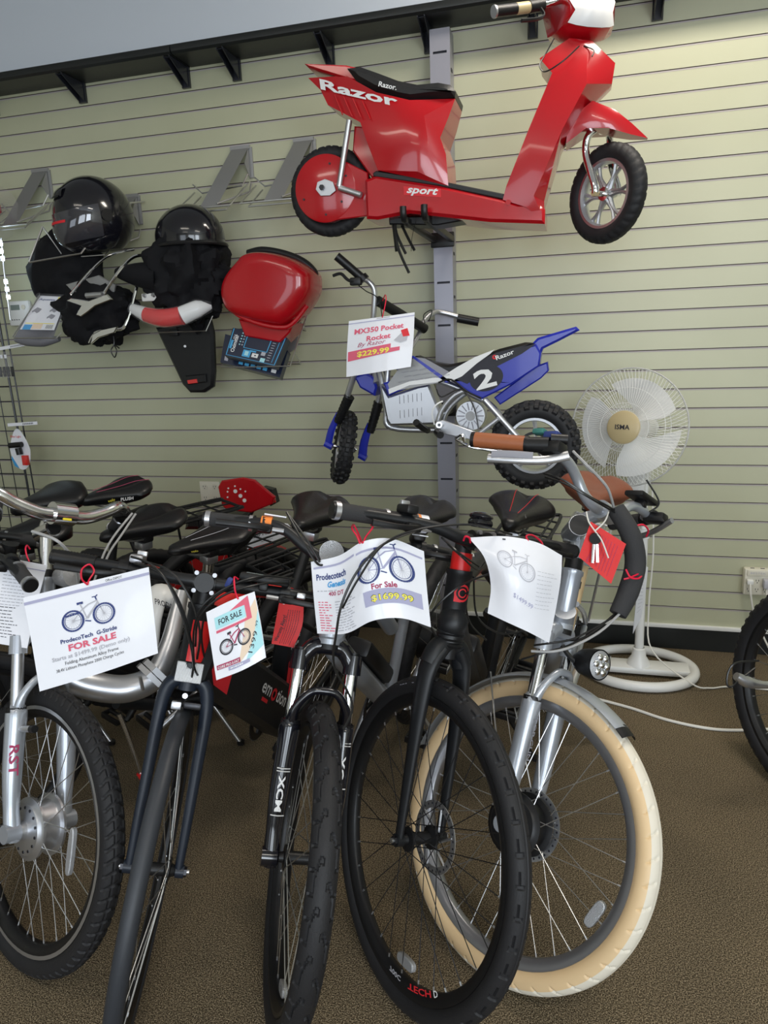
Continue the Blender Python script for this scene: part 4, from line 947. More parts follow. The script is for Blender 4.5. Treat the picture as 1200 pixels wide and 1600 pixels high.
b = MB(); b.box((-1.80, 2.925, 1.655), (0.16, 0.03, 0.035), 'white', bev=0.006)
for i in range(4): b.cyl((-1.86+0.045*i, 2.91, 1.66), (-1.86+0.045*i, 2.90, 1.665), 0.008, 'satin_alu', n=10)
b.build('lamp_socket', tl)
# rear mudguard with reflector
mg = thing('rear_mudguard', 'black plastic rear mudguard with a small red reflector, hanging below the tail light', 'mudguard', (-1.72, 3.08, 1.4))
ol = [Q(p) for p in ((-1.908,3.060,1.528), (-1.624,3.060,1.565), (-1.612,3.060,1.493), (-1.623,3.060,1.319), (-1.637,3.060,1.249), (-1.686,3.060,1.223), (-1.760,3.060,1.224), (-1.797,3.060,1.264))]
b = MB(); b.prism(ol, 3.035, 3.075, 'black', bev=0.012); b.build('guard_panel', mg)
b = MB(); b.prism([Q(p) for p in ((-1.765,3.030,1.304), (-1.661,3.030,1.310), (-1.661,3.030,1.272), (-1.759,3.030,1.262))], 3.020, 3.036, 'black', bev=0.004); b.prism([Q(p) for p in ((-1.754,3.020,1.283), (-1.704,3.020,1.288), (-1.702,3.020,1.270), (-1.750,3.020,1.266))], 3.014, 3.022, 'lens_red', bev=0.001); b.build('reflector', mg, label='red reflector in a black housing')
b = MB(); b.box((-1.805,3.030,1.501), (0.045, 0.02, 0.03), 'black', bev=0.003); b.build('mount', mg); b = MB(); b.cyl((-1.758,3.034,1.438), (-1.755,3.028,1.438), 0.006, 'decal_white', n=10); b.build('fastener', mg)
b = MB(); b.tube([(-1.885,2.960,1.503), (-1.603,2.960,1.501), (-1.506,3.020,1.710), (-1.531,3.050,1.741)], 0.003, 'steel', n=6, k=1); b.tube([(-1.521,3.020,1.752), (-1.592,3.200,1.733)], 0.003, 'steel', n=6, k=1)
tag(top_mesh(b, 'wire_cradle', (-1.624,3.000,1.502)), 'bent steel wire cradle below the tail light, across the mudguard', 'wall holder')
# red top case
tc = thing('top_case', 'glossy red scooter top case with a black hinge rim, on a wire holder', 'top case', (-1.33, 3.0, 1.53))
ol = [Q(p) for p in ((-1.478,2.930,1.622), (-1.476,2.930,1.676), (-1.446,2.930,1.727), (-1.387,2.930,1.781), (-1.355,2.930,1.804), (-1.290,2.930,1.810), (-1.204,2.930,1.794), (-1.120,2.930,1.759), (-1.072,2.930,1.718), (-1.066,2.930,1.679), (-1.077,2.930,1.628), (-1.134,2.930,1.553), (-1.181,2.930,1.516), (-1.226,2.930,1.504), (-1.343,2.930,1.528), (-1.446,2.930,1.567))]
cx_ = sum(p[0] for p in ol)/len(ol); cz_ = sum(p[1] for p in ol)/len(ol)
rings = []
for y, k in ((2.845, 0.55), (2.847, 0.76), (2.858, 0.90), (2.885, 0.97), (2.93, 1.0), (2.99, 1.01), (3.04, 0.98)):
    rings.append([(cx_+(p[0]-cx_)*k, y+0.06*(1-k)*0, cz_+(p[1]-cz_)*k+(1-k)*0.02) for p in smooth([(q[0], q[1], 0) for q in ol], 4, True)])
b = MB(); b.loft(rings, 'red'); b.build('lid', tc, ang=70)
b = MB(); b.tube([(-1.378,2.980,1.816), (-1.307,2.970,1.823), (-1.214,2.970,1.804), (-1.129,2.970,1.768), (-1.084,2.980,1.725), (-1.084,2.990,1.695)], 0.016, 'black', n=10); b.build('hinge_rim', tc)
b = MB(); b.tube([(-1.458,2.900,1.609), (-1.404,2.885,1.559), (-1.306,2.880,1.517), (-1.207,2.885,1.498), (-1.160,2.900,1.514), (-1.103,2.930,1.583)], 0.010, 'red', n=8); b.build('lid_lip', tc)
b = MB(); b.prism([Q(p) for p in ((-1.418,2.930,1.544), (-1.226,2.930,1.496), (-1.160,2.930,1.515), (-1.184,2.930,1.476), (-1.231,2.930,1.437), (-1.394,2.930,1.470))], 2.91, 3.05, 'red', bev=0.006); b.build('case_base', tc)
b = MB(); b.tube([(-1.514,2.900,1.343), (-1.449,2.880,1.339), (-1.179,2.880,1.337), (-1.168,2.930,1.408), (-1.136,3.030,1.570), (-1.223,3.200,1.565)], 0.003, 'steel', n=6, k=1)
b.tube([(-1.183,3.050,1.531), (-1.219,3.200,1.487), (-1.269,3.200,1.504)], 0.0028, 'steel', n=6, k=1); b.tube([(-1.203,3.000,1.395), (-1.254,3.200,1.336), (-1.319,3.200,1.338)], 0.0028, 'steel', n=6, k=1)
tag(top_mesh(b, 'wire_cradle', (-1.226,3.000,1.368)), 'bent steel wire cradle carrying the boxes below the red top case', 'wall holder')
b = MB(); b.prism([Q(p) for p in ((-1.300,3.150,1.539), (-1.204,3.150,1.563), (-1.255,3.150,1.408), (-1.329,3.150,1.366))], 3.14, 3.15, 'holder'); tag(top_mesh(b, 'holder_plate', (-1.257,3.150,1.480)), 'grey sheet-metal plate right of the black and blue boxes', 'wall holder')
# black and blue cartons
def carton(c4, depth, lab, front):
    """c4: tl, tr, br, bl corners of the face"""
    tl, tr, br, bl = [V(p) for p in c4]; nrm = (tr-tl).cross(bl-tl).normalized(); nrm = -nrm if nrm.y < 0 else nrm
    b = MB(); vs = [tl, tr, br, bl]+[p+nrm*depth for p in (tl, tr, br, bl)]
    b.add(vs, [[0, 3, 2, 1], [4, 5, 6, 7], [0, 1, 5, 4], [1, 2, 6, 5], [2, 3, 7, 6], [3, 0, 4, 7]], 'carton')
    def F(u, v, h=0.0012):
        return tl.lerp(tr, u).lerp(bl.lerp(br, u), v)-nrm*h
    front(b, F); o = top_mesh(b, 'carton', tl); tag(o, lab, 'box'); return o
M['carton'] = mat('dark_navy_carton', (0.015, 0.022, 0.05), 0.3, coat=0.3)
M['ink_sky'] = mat('sky_blue_print', (0.08, 0.42, 0.75), 0.5)
def rc(b, F, u0, v0, u1, v1, m, h=0.0012): b.add([F(u0, v0, h), F(u1, v0, h), F(u1, v1, h), F(u0, v1, h)], [[0, 3, 2, 1]], m)
def front1(b, F):
    for u0, v0, u1, v1 in ((0.02, 0.02, 0.035, 0.97), (0.02, 0.955, 0.98, 0.97), (0.965, 0.02, 0.98, 0.97), (0.30, 0.06, 0.315, 0.60), (0.30, 0.59, 0.75, 0.61), (0.74, 0.02, 0.755, 0.61)): rc(b, F, u0, v0, u1, v1, 'ink_sky')
    b.text('Oximiter', 0.11, lambda x, y: F(0.155-y*0.9, 0.52-x*0.95, 0.0015), 'decal_white', width=0.66, bold=0.02)
    b.text('004', 0.08, lambda x, y: F(0.06+0.06-y, 0.30-x, 0.0015), 'decal_white', width=0.16)
    rc(b, F, 0.045, 0.42, 0.085, 0.72, 'ink_sky', 0.0013)
    for k in range(5):
        rc(b, F, 0.20, 0.10+0.1*k, 0.225, 0.14+0.1*k, 'ink_cyan'); rc(b, F, 0.25, 0.10+0.1*k, 0.275, 0.14+0.1*k, 'ink_grey')
    rc(b, F, 0.32, 0.66, 0.47, 0.90, 'ink_sky'); rc(b, F, 0.36, 0.70, 0.43, 0.85, 'ink_cyan', 0.0015); rc(b, F, 0.44, 0.64, 0.56, 0.69, 'ink_sky')
    rc(b, F, 0.50, 0.72, 0.62, 0.86, 'decal_white'); rc(b, F, 0.55, 0.77, 0.58, 0.81, 'ink', 0.0015); rc(b, F, 0.68, 0.82, 0.77, 0.95, 'ink_cyan'); rc(b, F, 0.66, 0.62, 0.74, 0.74, 'ink_grey')
    for k in range(10): rc(b, F, 0.79, 0.08+0.085*k, 0.85, 0.10+0.085*k, 'ink_grey')
    rc(b, F, 0.90, 0.1, 0.91, 0.9, 'ink_sky')
carton(((-1.455,2.930,1.508), (-1.203,2.930,1.455), (-1.247,2.880,1.337), (-1.481,2.880,1.392)), 0.045, 'dark blue gauge carton with white lettering, upper one below the red top case', front1)
def front2(b, F):
    for k in range(5): rc(b, F, 0.30+0.10*k, 0.72, 0.37+0.10*k, 0.90, 'ink_sky')
    rc(b, F, 0.06, 0.62, 0.12, 0.90, 'ink_grey'); rc(b, F, 0.84, 0.78, 0.92, 0.90, 'decal_white')
carton(((-1.525,2.990,1.484), (-1.228,2.990,1.401), (-1.255,2.940,1.288), (-1.536,2.940,1.362)), 0.04, 'dark blue carton sticking out beneath the upper gauge carton', front2)
# glove packet
def front3(b, F):
    rc(b, F, 0.04, 0.02, 0.96, 0.82, 'paper'); rc(b, F, 0.70, 0.03, 0.95, 0.09, 'ink_yellow', 0.0015)
    b.text('Aquatex', 0.10, lambda x, y: F(0.38+x, 0.12-y*0.6, 0.002), 'ink_navy', width=0.55, shear=0.3, bold=0.02)
    b.text('dlx', 0.08, lambda x, y: F(0.80+x, 0.19-y*0.6, 0.002), 'ink', width=0.22, shear=0.3)
    for (u, v, s) in ((0.22, 0.36, 1), (0.72, 0.34, 0.9), (0.72, 0.50, 0.9)):
        pl = [(-.12, .02), (-.02, -.07), (.07, -.05), (.14, -.03), (.10, .04), (.05, .07), (-.04, .03), (-.10, .06)]
        b.add([F(u+x*s, v+y*s, 0.002) for x, y in pl], [list(range(len(pl)))[::-1]], 'grey_mark')
    rc(b, F, 0.10, 0.70, 0.32, 0.82, 'ink_blue', 0.002); rc(b, F, 0.33, 0.66, 0.60, 0.80, 'ink_peach', 0.002); rc(b, F, 0.68, 0.68, 0.92, 0.81, 'decal_white', 0.002); rc(b, F, 0.10, 0.66, 0.9, 0.675, 'ink_yellow', 0.0021)
    for k in range(8): rc(b, F, 0.71+0.024*k, 0.70, 0.72+0.024*k, 0.79, 'ink', 0.0025)
M['packet'] = mat('grey_cloth_packet', (0.16, 0.16, 0.18), 0.5, bump=0.5)
tl_ = ((-2.477,2.980,1.701), (-2.311,2.980,1.686), (-2.363,2.900,1.499), (-2.580,2.900,1.510))
b = MB(); c4 = [V(p) for p in tl_]; nrm = (c4[1]-c4[0]).cross(c4[3]-c4[0]).normalized(); nrm = -nrm if nrm.y < 0 else nrm
def F3(u, v, h=0.0012): return c4[0].lerp(c4[1], u).lerp(c4[3].lerp(c4[2], u), v)-nrm*h
front3(b, F3); b.grid(lambda u, v: F3(u*1.1-0.05, v*1.12-0.03, 0.005+0.006*math.sin(v*9)*math.sin(u*7)), 16, 16, 'plastic_film')
b.grid(lambda u, v: F3(u, v, -0.001-0.04*math.sin(u*PI)*math.sin(v*PI)**0.5), 12, 12, 'packet')
b.tube([F3(-0.02, 1.02, -0.02), F3(0.3, 1.06, -0.02), F3(0.7, 1.06, -0.02), F3(1.08, 0.98, -0.02)], [0.012, 0.022, 0.024, 0.012], 'packet', n=10)
tag(top_mesh(b, 'face_mask_packet', c4[0]), 'clear packet with a printed white card, lower left beside the black bags', 'packet')
b = MB(); b.tube([(-2.578,2.890,1.512), (-2.453,2.960,1.696), (-2.648,3.200,1.787)], 0.003, 'steel', n=6, k=1); b.tube([(-2.563,2.880,1.506), (-2.329,2.880,1.497), (-2.314,2.900,1.520)], 0.003, 'steel', n=6, k=1)
tag(top_mesh(b, 'wire_cradle', (-2.465,2.960,1.673)), 'bent steel wire cradle around the clear packet with a white card', 'wall holder')
# timer on the wall
b = MB(); tx, tz = -2.822, 1.64
b.box((tx, WY-0.014, tz), (0.135, 0.028, 0.125), 'white', bev=0.008); b.box((tx-0.018, WY-0.0285, tz+0.03), (0.055, 0.002, 0.026), 'lcd')
for k in range(4): b.cyl((tx-0.045+0.014*k, WY-0.0282, tz-0.032), (tx-0.045+0.014*k, WY-0.0295, tz-0.032), 0.003, 'ink', n=8)
b.cyl((tx+0.035, WY-0.028, tz+0.03), (tx+0.035, WY-0.033, tz+0.03), 0.012, 'ivory', n=16)
tag(top_mesh(b, 'wall_timer', (tx, WY, tz)), 'white wall timer with a small grey screen behind the clear packet', 'timer')
# helmet in clear plastic, far left
hp = thing('bagged_helmet', 'red and white bicycle helmet in a clear plastic bag at the left frame edge', 'helmet', (-2.72, 2.95, 2.09))
b = MB(); c = V(-2.76, 2.95, 2.10); b.grid(lambda u, v: c+V(0.14*math.cos(R_(360*u))*math.cos(R_(-5+95*v)), 0.12*math.sin(R_(360*u))*math.cos(R_(-5+95*v)), 0.12*math.sin(R_(-5+95*v))), 36, 14, 'red'); b.build('helmet_shell', hp)
b = MB()
for k in range(5): b.tube([c+V(-0.14+0.05*k, -0.10, -0.02), c+V(-0.12+0.05*k, -0.13, 0.03), c+V(-0.10+0.05*k, -0.11, 0.07)], 0.012, 'white', n=8)
b.build('shell_ribs', hp)
b = lump(c+V(0.015, 0, -0.01), (0.20, 0.15, 0.15), 2.2, 'plastic_film', 0.15, 2.5); b.build('plastic_bag', hp)
# wire grid panel with hanging packs at the far left
gp = thing('wire_grid_panel', 'black wire grid display panel leaning at the left frame edge', 'display panel', (-2.85, 3.15, 0))
gx1t, gx1b = -2.845, -2.800; 
b = MB(); b.tube([(-2.845, 3.10, 2.05), (-2.802, 3.10, 0.02)], 0.006, 'bracket', k=1, n=6); b.tube([(-2.835, 3.13, 2.05), (-2.792, 3.13, 0.02)], 0.004, 'bracket', k=1, n=6); b.tube([(-3.62, 3.10, 2.05), (-3.58, 3.10, 0.02)], 0.006, 'bracket', k=1, n=6); b.build('frame_bar', gp)
for k in range(9):
    b = MB(); x = -2.90-0.076*k; b.tube([(x-0.02, 3.10, 2.05), (x+0.02, 3.10, 0.02)], 0.0025, 'bracket', k=1, n=6); b.build('upright_wire', gp)
for k in range(27):
    b = MB(); z = 0.05+0.0762*k; b.tube([(-3.60, 3.10, z), (-2.80-0.002*k, 3.10, z)], 0.0025, 'bracket', k=1, n=6); b.build('cross_wire', gp)
# LED strip
b = MB(); b.tube([(-2.709,3.060,1.982), (-2.721,3.060,1.841), (-2.729,3.060,1.599)], 0.004, 'satin_alu', k=1, n=6)
for p in ((-2.708,3.050,1.957), (-2.711,3.050,1.922), (-2.710,3.050,1.887), (-2.712,3.050,1.780), (-2.712,3.050,1.744), (-2.711,3.050,1.707)): b.box(p, (0.014, 0.008, 0.02), 'led')
tag(top_mesh(b, 'led_strip', (-2.721,3.060,1.841)), 'glowing bluish white LED strip at the left frame edge', 'light')
# hanging packs on the grid
def pack(x, z, w, h, lab, cat='package', grp=None):
    o = thing('blister_pack', lab, cat, (x, 3.06, z), grp); return o
bp = thing('bike_light_pack', 'white teardrop blister pack with a black bicycle light, on the wire grid', 'package', (-2.770,3.040,0.959))
cpt = V((-2.780,3.050,0.951)); b = MB(); pts = []
for i in range(28):
    a = 2*PI*i/28; s, c = math.sin(a), math.cos(a); pts.append((cpt.x+0.062*c*(1-0.38*max(0, s)), cpt.z+0.108*s))
b.prism(pts, 3.045, 3.05, 'paper', bev=0.001); b.build('backing_card', bp)
b = MB(); b.cyl((cpt.x-0.045, 3.03, cpt.z+0.022), (cpt.x+0.03, 3.03, cpt.z+0.028), 0.014, 'black'); b.cyl((cpt.x+0.005, 3.03, cpt.z+0.01), (cpt.x+0.01, 3.03, cpt.z-0.025), 0.016, 'black'); b.build('bicycle_light', bp)
b = MB(); b.box((cpt.x+0.035, 3.035, cpt.z-0.055), (0.032, 0.02, 0.052), 'lens_red', bev=0.003); b.build('rear_light', bp, label='red rear light')
b = MB(); b.text('Bike Light', 0.016, lambda x, y: V(cpt.x-0.012+x, 3.0435, cpt.z+0.062+y), 'ink_red', width=0.065); b.build('print', bp); b = MB()
b.prism([(cpt.x-0.056, cpt.z-0.035), (cpt.x-0.02, cpt.z-0.10), (cpt.x-0.045, cpt.z-0.088), (cpt.x-0.058, cpt.z-0.05)], 3.0425, 3.0445, 'ink_blue'); b.build('print', bp)
for (x0, y0, x1, y1, lab) in ((12, 663, 58, 664, 'white price strip with a bar code above the bicycle light pack'), (0, 545, 43, 539, 'white price strip with a bar code above the row of dark packs')):
    b = MB()
    if y0 == 663: p0, p1 = V((-2.790,3.000,1.083)), V((-2.609,3.000,1.092))
    else: p0, p1 = V((-2.810,3.000,1.456)), V((-2.596,3.000,1.480))
    d = p1-p0; n_ = V(0, 0, 1)
    b.add([p0-n_*0.008, p1-n_*0.008, p1+n_*0.008, p0+n_*0.008]+[q+V(0, 0.002, 0) for q in (p0-n_*0.008, p1-n_*0.008, p1+n_*0.008, p0+n_*0.008)], [[0, 1, 2, 3], [7, 6, 5, 4], [0, 4, 5, 1], [1, 5, 6, 2], [2, 6, 7, 3], [3, 7, 4, 0]], 'paper')
    for k in range(12):
        q = p0+d*(0.52+0.03*k)+V(0, -0.001, 0); b.box(q, (0.002, 0.001, 0.007), 'ink')
    b.tube([(p0+p1)/2+V(0, 0.002, 0.004), V((p0+p1).x/2, 3.10, p0.z+0.01)], 0.002, 'steel', k=1, n=5)
    tag(top_mesh(b, 'price_strip', p0), lab, 'price tag')
for k in range(5):
    b = MB(); p = V((-2.785,3.020,1.383)) + V(0.024*(k-2), 0.0, 0.0); b.box(p, (0.018, 0.04, 0.13), 'plastic_film', bev=0.004); b.box(p+V(0, 0.01, -0.035), (0.012, 0.012, 0.05), 'black', bev=0.003); b.box(p+V(0, -0.021, 0.04), (0.014, 0.002, 0.018), 'paper')
    o = top_mesh(b, 'small_parts_pack', p); tag(o, 'small clear pack with dark parts in the row hanging on the wire grid', 'package', 'small clear packs on the wire grid')

# ------------------------------------------------------------------ bicycles
def wheel_frame(x, y, h, lean, R):
    a = R_(h); F = V(math.cos(a), math.sin(a), 0); L = V(-math.sin(a), math.cos(a), 0); l = R_(lean)
    U = V(0, 0, 1)*math.cos(l)+L*math.sin(l); Lw = L*math.cos(l)-V(0, 0, 1)*math.sin(l)
    return V(x, y, 0)+U*R, F, Lw, U
class Bike:
    """steered group (Mw wheel frame, Ms steering frame with z up the steering axis) and frame group (Mf)"""
    def __init__(s, label, fork, head, sad, lean=11, wb=0.98, name='electric_bicycle', cat='bicycle', Rr=None, sadx=None, group=None):
        x, y, h, l, R, al = fork; s.R = R
        c, F, L, U = wheel_frame(x, y, h, l, R); a = R_(al)
        A = -math.cos(a)*F+math.sin(a)*U; E = math.sin(a)*F+math.cos(a)*U
        s.Mw = frame(c, F, L, U); s.Ms = frame(c, E, L, A); s.hb, s.ht = head
        Hb = s.Ms @ V(0, 0, s.hb); sad = V(sad)-V(0, 0, 0.035); d = (Hb-sad); d.z = 0; X = d.normalized(); Y = V(-X.y, X.x, 0)
        l2 = R_(lean)
        for _k in range(6):                       # turn the frame plane until the saddle lies in it
            off = (sad.z-Hb.z)*math.tan(l2); d = Hb-(sad-Y*off); d.z = 0; X = d.normalized(); Y = V(-X.y, X.x, 0)
        Uf = V(0, 0, 1)*math.cos(l2)+Y*math.sin(l2); Yf = Y*math.cos(l2)-V(0, 0, 1)*math.sin(l2)
        G = Hb-Uf*(Hb.z/Uf.z); s.Mf = frame(G, X, Yf, Uf); s.inv = s.Mf.inverted()
        s.HB = s.inv @ Hb; s.HT = s.inv @ (s.Ms @ V(0, 0, s.ht)); s.SAD = s.inv @ sad; s.SAD.y = 0
        s.Rr = Rr or R; s.RH = V(-wb, 0, s.Rr); s.BB = V(-wb+0.44, 0, 0.285)
        s.root = thing(name, label, cat, (G.x, G.y, 0), group)
    def front_wheel(s, w, tread, tm='rubber', hubkind='plain', hub_m='black', rim_m='black', spoke_m='steel', n=32, side=None, nu=300, depth=0.022, m_tread=None, rotor=None, t_lim=0.9, nv=26, thick=0.0011, refl=None, off=0.0):
        r = s.root; s.w = w
        tyre(s.R, w, tm, tread, nu=nu, nv=nv, m_tread=m_tread, t_lim=t_lim).build('front_tire', r, s.Mw)
        rm = rim(s.R, w, rim_m, depth, side).build('front_rim', r, s.Mw); s.rim = rm
        rh = 0.068 if hubkind == 'motor' else (0.088 if hubkind == 'motor_big' else 0.024)
        spokes(n, rh, 0.026 if hubkind != 'plain' else 0.031, s.R-w*0.86-depth+0.004, rm, s.Mw, spoke_m, cross=0.18 if hubkind != 'plain' else 0.62, off=off, thick=thick)
        hb = hub(hubkind, hub_m).build('front_hub', r, s.Mw)
        b = MB()
        for sg in (-1, 1): b.cyl((0, sg*0.046, 0), (0, sg*0.075, 0), 0.0055, 'steel', n=10); b.cyl((0, sg*0.060, 0), (0, sg*0.070, 0), 0.0105, 'dark_spoke', n=6)
        b.build('axle', hb, s.Mw)
        if rotor: disc(rotor, 0.040, 'satin_alu').build('brake_disc', r, s.Mw)
        if refl is not None: spoke_reflector(s.R-w-0.075 if len(refl) < 2 else refl[1], R_(refl[0])).build('spoke_reflector', rm, s.Mw)
    def susp_fork(s, lower_m, crown_m, stan_m='chrome', sp=0.060, zc=None, lr=0.019, r=0.0145, arch_m=None, boots=False):
        root = s.root; zc = zc or s.hb-0.035; R = s.R
        for sg in (-1, 1):
            b = MB(); b.tube([(-0.004, sg*sp, -0.018), (-0.002, sg*sp, 0.0), (-0.006, sg*(sp+0.002), 0.05), (-0.004, sg*(sp+0.003), 0.14), (0, sg*sp, R-0.07), (0, sg*sp, R-0.055)], [lr*0.8, lr*0.85, lr*0.8, lr, lr*1.12, lr*1.05], lower_m, n=16)
            b.cyl((0, sg*(sp+0.022), 0), (0, sg*(sp-0.012), 0), lr*0.95, lower_m)
            lg = b.build('fork_leg', root, s.Ms)
            b = MB(); b.cyl((0, sg*sp, R-0.06), (0, sg*sp, zc+0.01), r, stan_m, n=18); b.cyl((0, sg*sp, R-0.060), (0, sg*sp, R-0.045), lr*1.02, 'black', n=16); b.build('stanchion', root, s.Ms)
        b = MB(); b.tube([(0.0, -sp, R-0.075), (0.020, -sp*0.95, R-0.02), (0.034, -sp*0.5, R+0.020), (0.036, 0, R+0.026), (0.034, sp*0.5, R+0.020), (0.020, sp*0.95, R-0.02), (0.0, sp, R-0.075)], [0.014, 0.010, 0.009, 0.009, 0.010, 0.014], arch_m or lower_m, n=10); b.build('fork_brace', root, s.Ms)
        b = MB(); b.tube([(0, -sp, zc-0.012), (0.0, -sp*0.75, zc+0.012), (0, -0.025, zc+0.030), (0, 0.025, zc+0.030), (0, sp*0.75, zc+0.012), (0, sp, zc-0.012)], [0.019, 0.019, 0.022, 0.022, 0.019, 0.019], crown_m, n=14)
        for sg in (-1, 1): b.cyl((0, sg*sp, zc-0.028), (0, sg*sp, zc+0.016), 0.0215, crown_m, n=18); b.cyl((0, sg*sp, zc+0.016), (0, sg*sp, zc+0.022), 0.014, 'black', n=14)
        b.build('fork_crown', root, s.Ms)
    def rigid_fork(s, m, tubular=True, zc=None):
        zc = zc or s.hb-0.02; root = s.root
        for sg in (-1, 1):
            b = MB()
            if tubular: b.tube([(0.004, sg*0.052, -0.004), (0.0, sg*0.052, 0.10), (-0.004, sg*0.051, 0.22), (-0.004, sg*0.050, 0.33), (-0.002, sg*0.044, zc-0.035), (0, sg*0.030, zc-0.012), (0, sg*0.006, zc)], [0.0085, 0.011, 0.013, 0.0145, 0.0155, 0.016, 0.016], m, n=14)
            else: b.tube([(0.0, sg*0.055, -0.005), (0.0, sg*0.055, 0.08), (0.0, sg*0.054, 0.2), (0, sg*0.052, 0.31), (0, sg*0.045, zc-0.05), (0, sg*0.02, zc-0.008)], [0.012, 0.014, 0.018, 0.024, 0.028, 0.027], m, n=14, flat=0.62)
            b.cyl((0, sg*0.046, 0), (0, sg*0.064, 0), 0.014, m, n=14); b.build('fork_blade', root, s.Ms)
        b = MB(); b.cyl((0, 0, zc-0.03), (0, 0, s.hb), 0.020, m, 0.023, n=20)
        if not tubular: b.tube([(0, -0.045, zc-0.045), (0, -0.03, zc-0.012), (0, 0, zc+0.004), (0, 0.03, zc-0.012), (0, 0.045, zc-0.045)], 0.024, m, n=14)
        b.build('fork_crown', root, s.Ms)
    def head(s, m, r=0.024, top_m='black', spacer=0.03, spacer_m='black'):
        b = MB(); b.lathe([(r+0.004, s.hb), (r+0.004, s.hb+0.012), (r, s.hb+0.016), (r, s.ht-0.014), (r+0.003, s.ht-0.010), (r+0.003, s.ht)], m, axis=(0, 0, 1), n=26); o = b.build('head_tube', s.root, s.Ms)
        b = MB(); b.cyl((0, 0, s.hb-0.012), (0, 0, s.hb), r+0.003, 'black', n=22); b.build('headset_cup', s.root, s.Ms)
        b = MB(); b.cyl((0, 0, s.ht), (0, 0, s.ht+spacer), r-0.004, spacer_m, n=22); b.build('stem_spacer', s.root, s.Ms); return o
    def stem(s, z, x, m='black', r=0.017, plate=True):
        b = MB(); b.cyl((0, 0, z-0.03), (0, 0, z+0.015), 0.020, m, n=20); b.tube([(0.005, 0, z-0.008), (x-0.005, 0, z)], r, m, n=14, k=1)
        b.cyl((x, -0.024, z), (x, 0.024, z), 0.0225, m, n=20)
        if plate:
            b.cyl((x+0.012, 0, z), (x+0.027, 0, z), 0.021, m, n=20)
            for sy in (-1, 1):
                for sz in (-1, 1): b.cyl((x+0.018, sy*0.019, z+sz*0.019), (x+0.026, sy*0.019, z+sz*0.019), 0.0050, 'rim_grey', n=8)
        b.build('stem', s.root, s.Ms)
    def bar(s, pts, m='matte_black', r=0.0127, rc=0.0155):
        """pts: (x, y>=0, z) from the clamp outwards, mirrored"""
        L = [V(p[0], -p[1], p[2]) for p in pts[::-1] if p[1] > 0]+[V(p) for p in pts]
        n = len(L); rr = [r+(rc-r)*max(0, 1-abs(p.y)/0.10) for p in L]
        b = MB(); b.tube(L, rr, m, n=14); s.hbar = b.build('handlebar', s.root, s.Ms); return s.hbar
    def grip(s, p0, p1, m='foam', r=0.0165, ring='satin_alu', inner=0.0, mi=None):
        b = MB(); p0, p1 = V(p0), V(p1); d = (p1-p0).normalized()
        b.cyl(p0, p1, r, m, n=20)
        if inner: b.cyl(p1, p1+d*inner, r*0.98, mi or 'black', n=20)
        if ring: b.cyl(p0-d*0.001, p0+d*0.010, r*1.13, ring, n=20); b.cyl(p1-d*0.008, p1, r*1.13, ring, n=20)
        b.cyl(p0-d*0.006, p0-d*0.0005, r*1.0, 'black', n=20)
        b.build('grip', s.hbar, s.Ms)
    def lever(s, p, sg, m='black', L=0.10, fwd=0.045, dz=-0.012):
        """brake lever: clamp at p on the bar, blade reaching outwards (sg = +1 left, -1 right)"""
        p = V(p); b = MB(); b.cyl(p+V(0, -0.010, 0), p+V(0, 0.010, 0), 0.019, 'black', n=14)
        b.box(p+V(0.022, 0.004*sg, dz), (0.030, 0.034, 0.020), 'black', bev=0.005)
        b.tube([p+V(0.030, -0.01*sg, dz), p+V(fwd, 0.02*sg, dz-0.002), p+V(fwd+0.006, L*0.55*sg, dz-0.004), p+V(fwd-0.004, L*sg, dz-0.004)], [0.0085, 0.0065, 0.006, 0.0075], m, n=8, flat=0.7)
        b.tube([p+V(0.026, -0.014*sg, dz), p+V(0.028, -0.040*sg, dz)], 0.0055, 'satin_alu', n=8, k=1)
        b.build('brake_lever', s.hbar, s.Ms)
    def shifter(s, p, sg, col='black', lab=None):
        p = V(p); b = MB(); b.cyl(p+V(0, -0.009, 0), p+V(0, 0.009, 0), 0.0185, 'black', n=14)
        b.box(p+V(0.010, 0, 0.022), (0.050, 0.030, 0.020), col, bev=0.006); b.box(p+V(-0.012, 0.004, 0.034), (0.012, 0.022, 0.014), 'satin_alu', bev=0.003)
        b.build('shifter', s.hbar, s.Ms)
    def display(s, p, size=(0.05, 0.09, 0.016)):
        b = MB(); b.box(p, size, 'black', bev=0.006); b.box(V(p)+V(0, 0, size[2]/2+0.0003), (size[0]*0.7, size[1]*0.75, 0.001), 'lcd'); b.box(V(p)-V(0, 0, 0.016), (0.03, 0.02, 0.02), 'black', bev=0.004); b.build('display', s.hbar, s.Ms)
    def cables(s, runs, m='cable', r=0.0024, name='cable'):
        for k, pts in enumerate(runs):
            b = MB(); b.tube([V(p) for p in pts], r, m, n=6, k=8); b.build(name, s.root)
    def tubes(s, name, lst, m):
        b = MB()
        for pts, r in lst: b.tube([V(p) for p in pts], r, m, n=18, k=8)
        return b.build(name, s.root, s.Mf, ang=50)
    def rear(s, w=0.045, tm='rubber', m='matte_black', rim_m='black', tread=None, motor='plain', n=28, nu=120, hub_m='black', stays=True, sw=0.062, scx=None):
        r = s.root; Mr = s.Mf @ Matrix.Translation(s.RH)
        tyre(s.Rr, w, tm, tread or tread_block(60, 0.003), nu=nu, nv=18).build('rear_tire', r, Mr)
        rm = rim(s.Rr, w, rim_m, 0.022).build('rear_rim', r, Mr)
        spokes(n, 0.088 if motor == 'motor_big' else 0.026, 0.028, s.Rr-w*0.86-0.018, rm, Mr, 'steel', cross=0.2 if motor != 'plain' else 0.6)
        hub(motor, hub_m).build('rear_hub', r, Mr)
        b = MB()
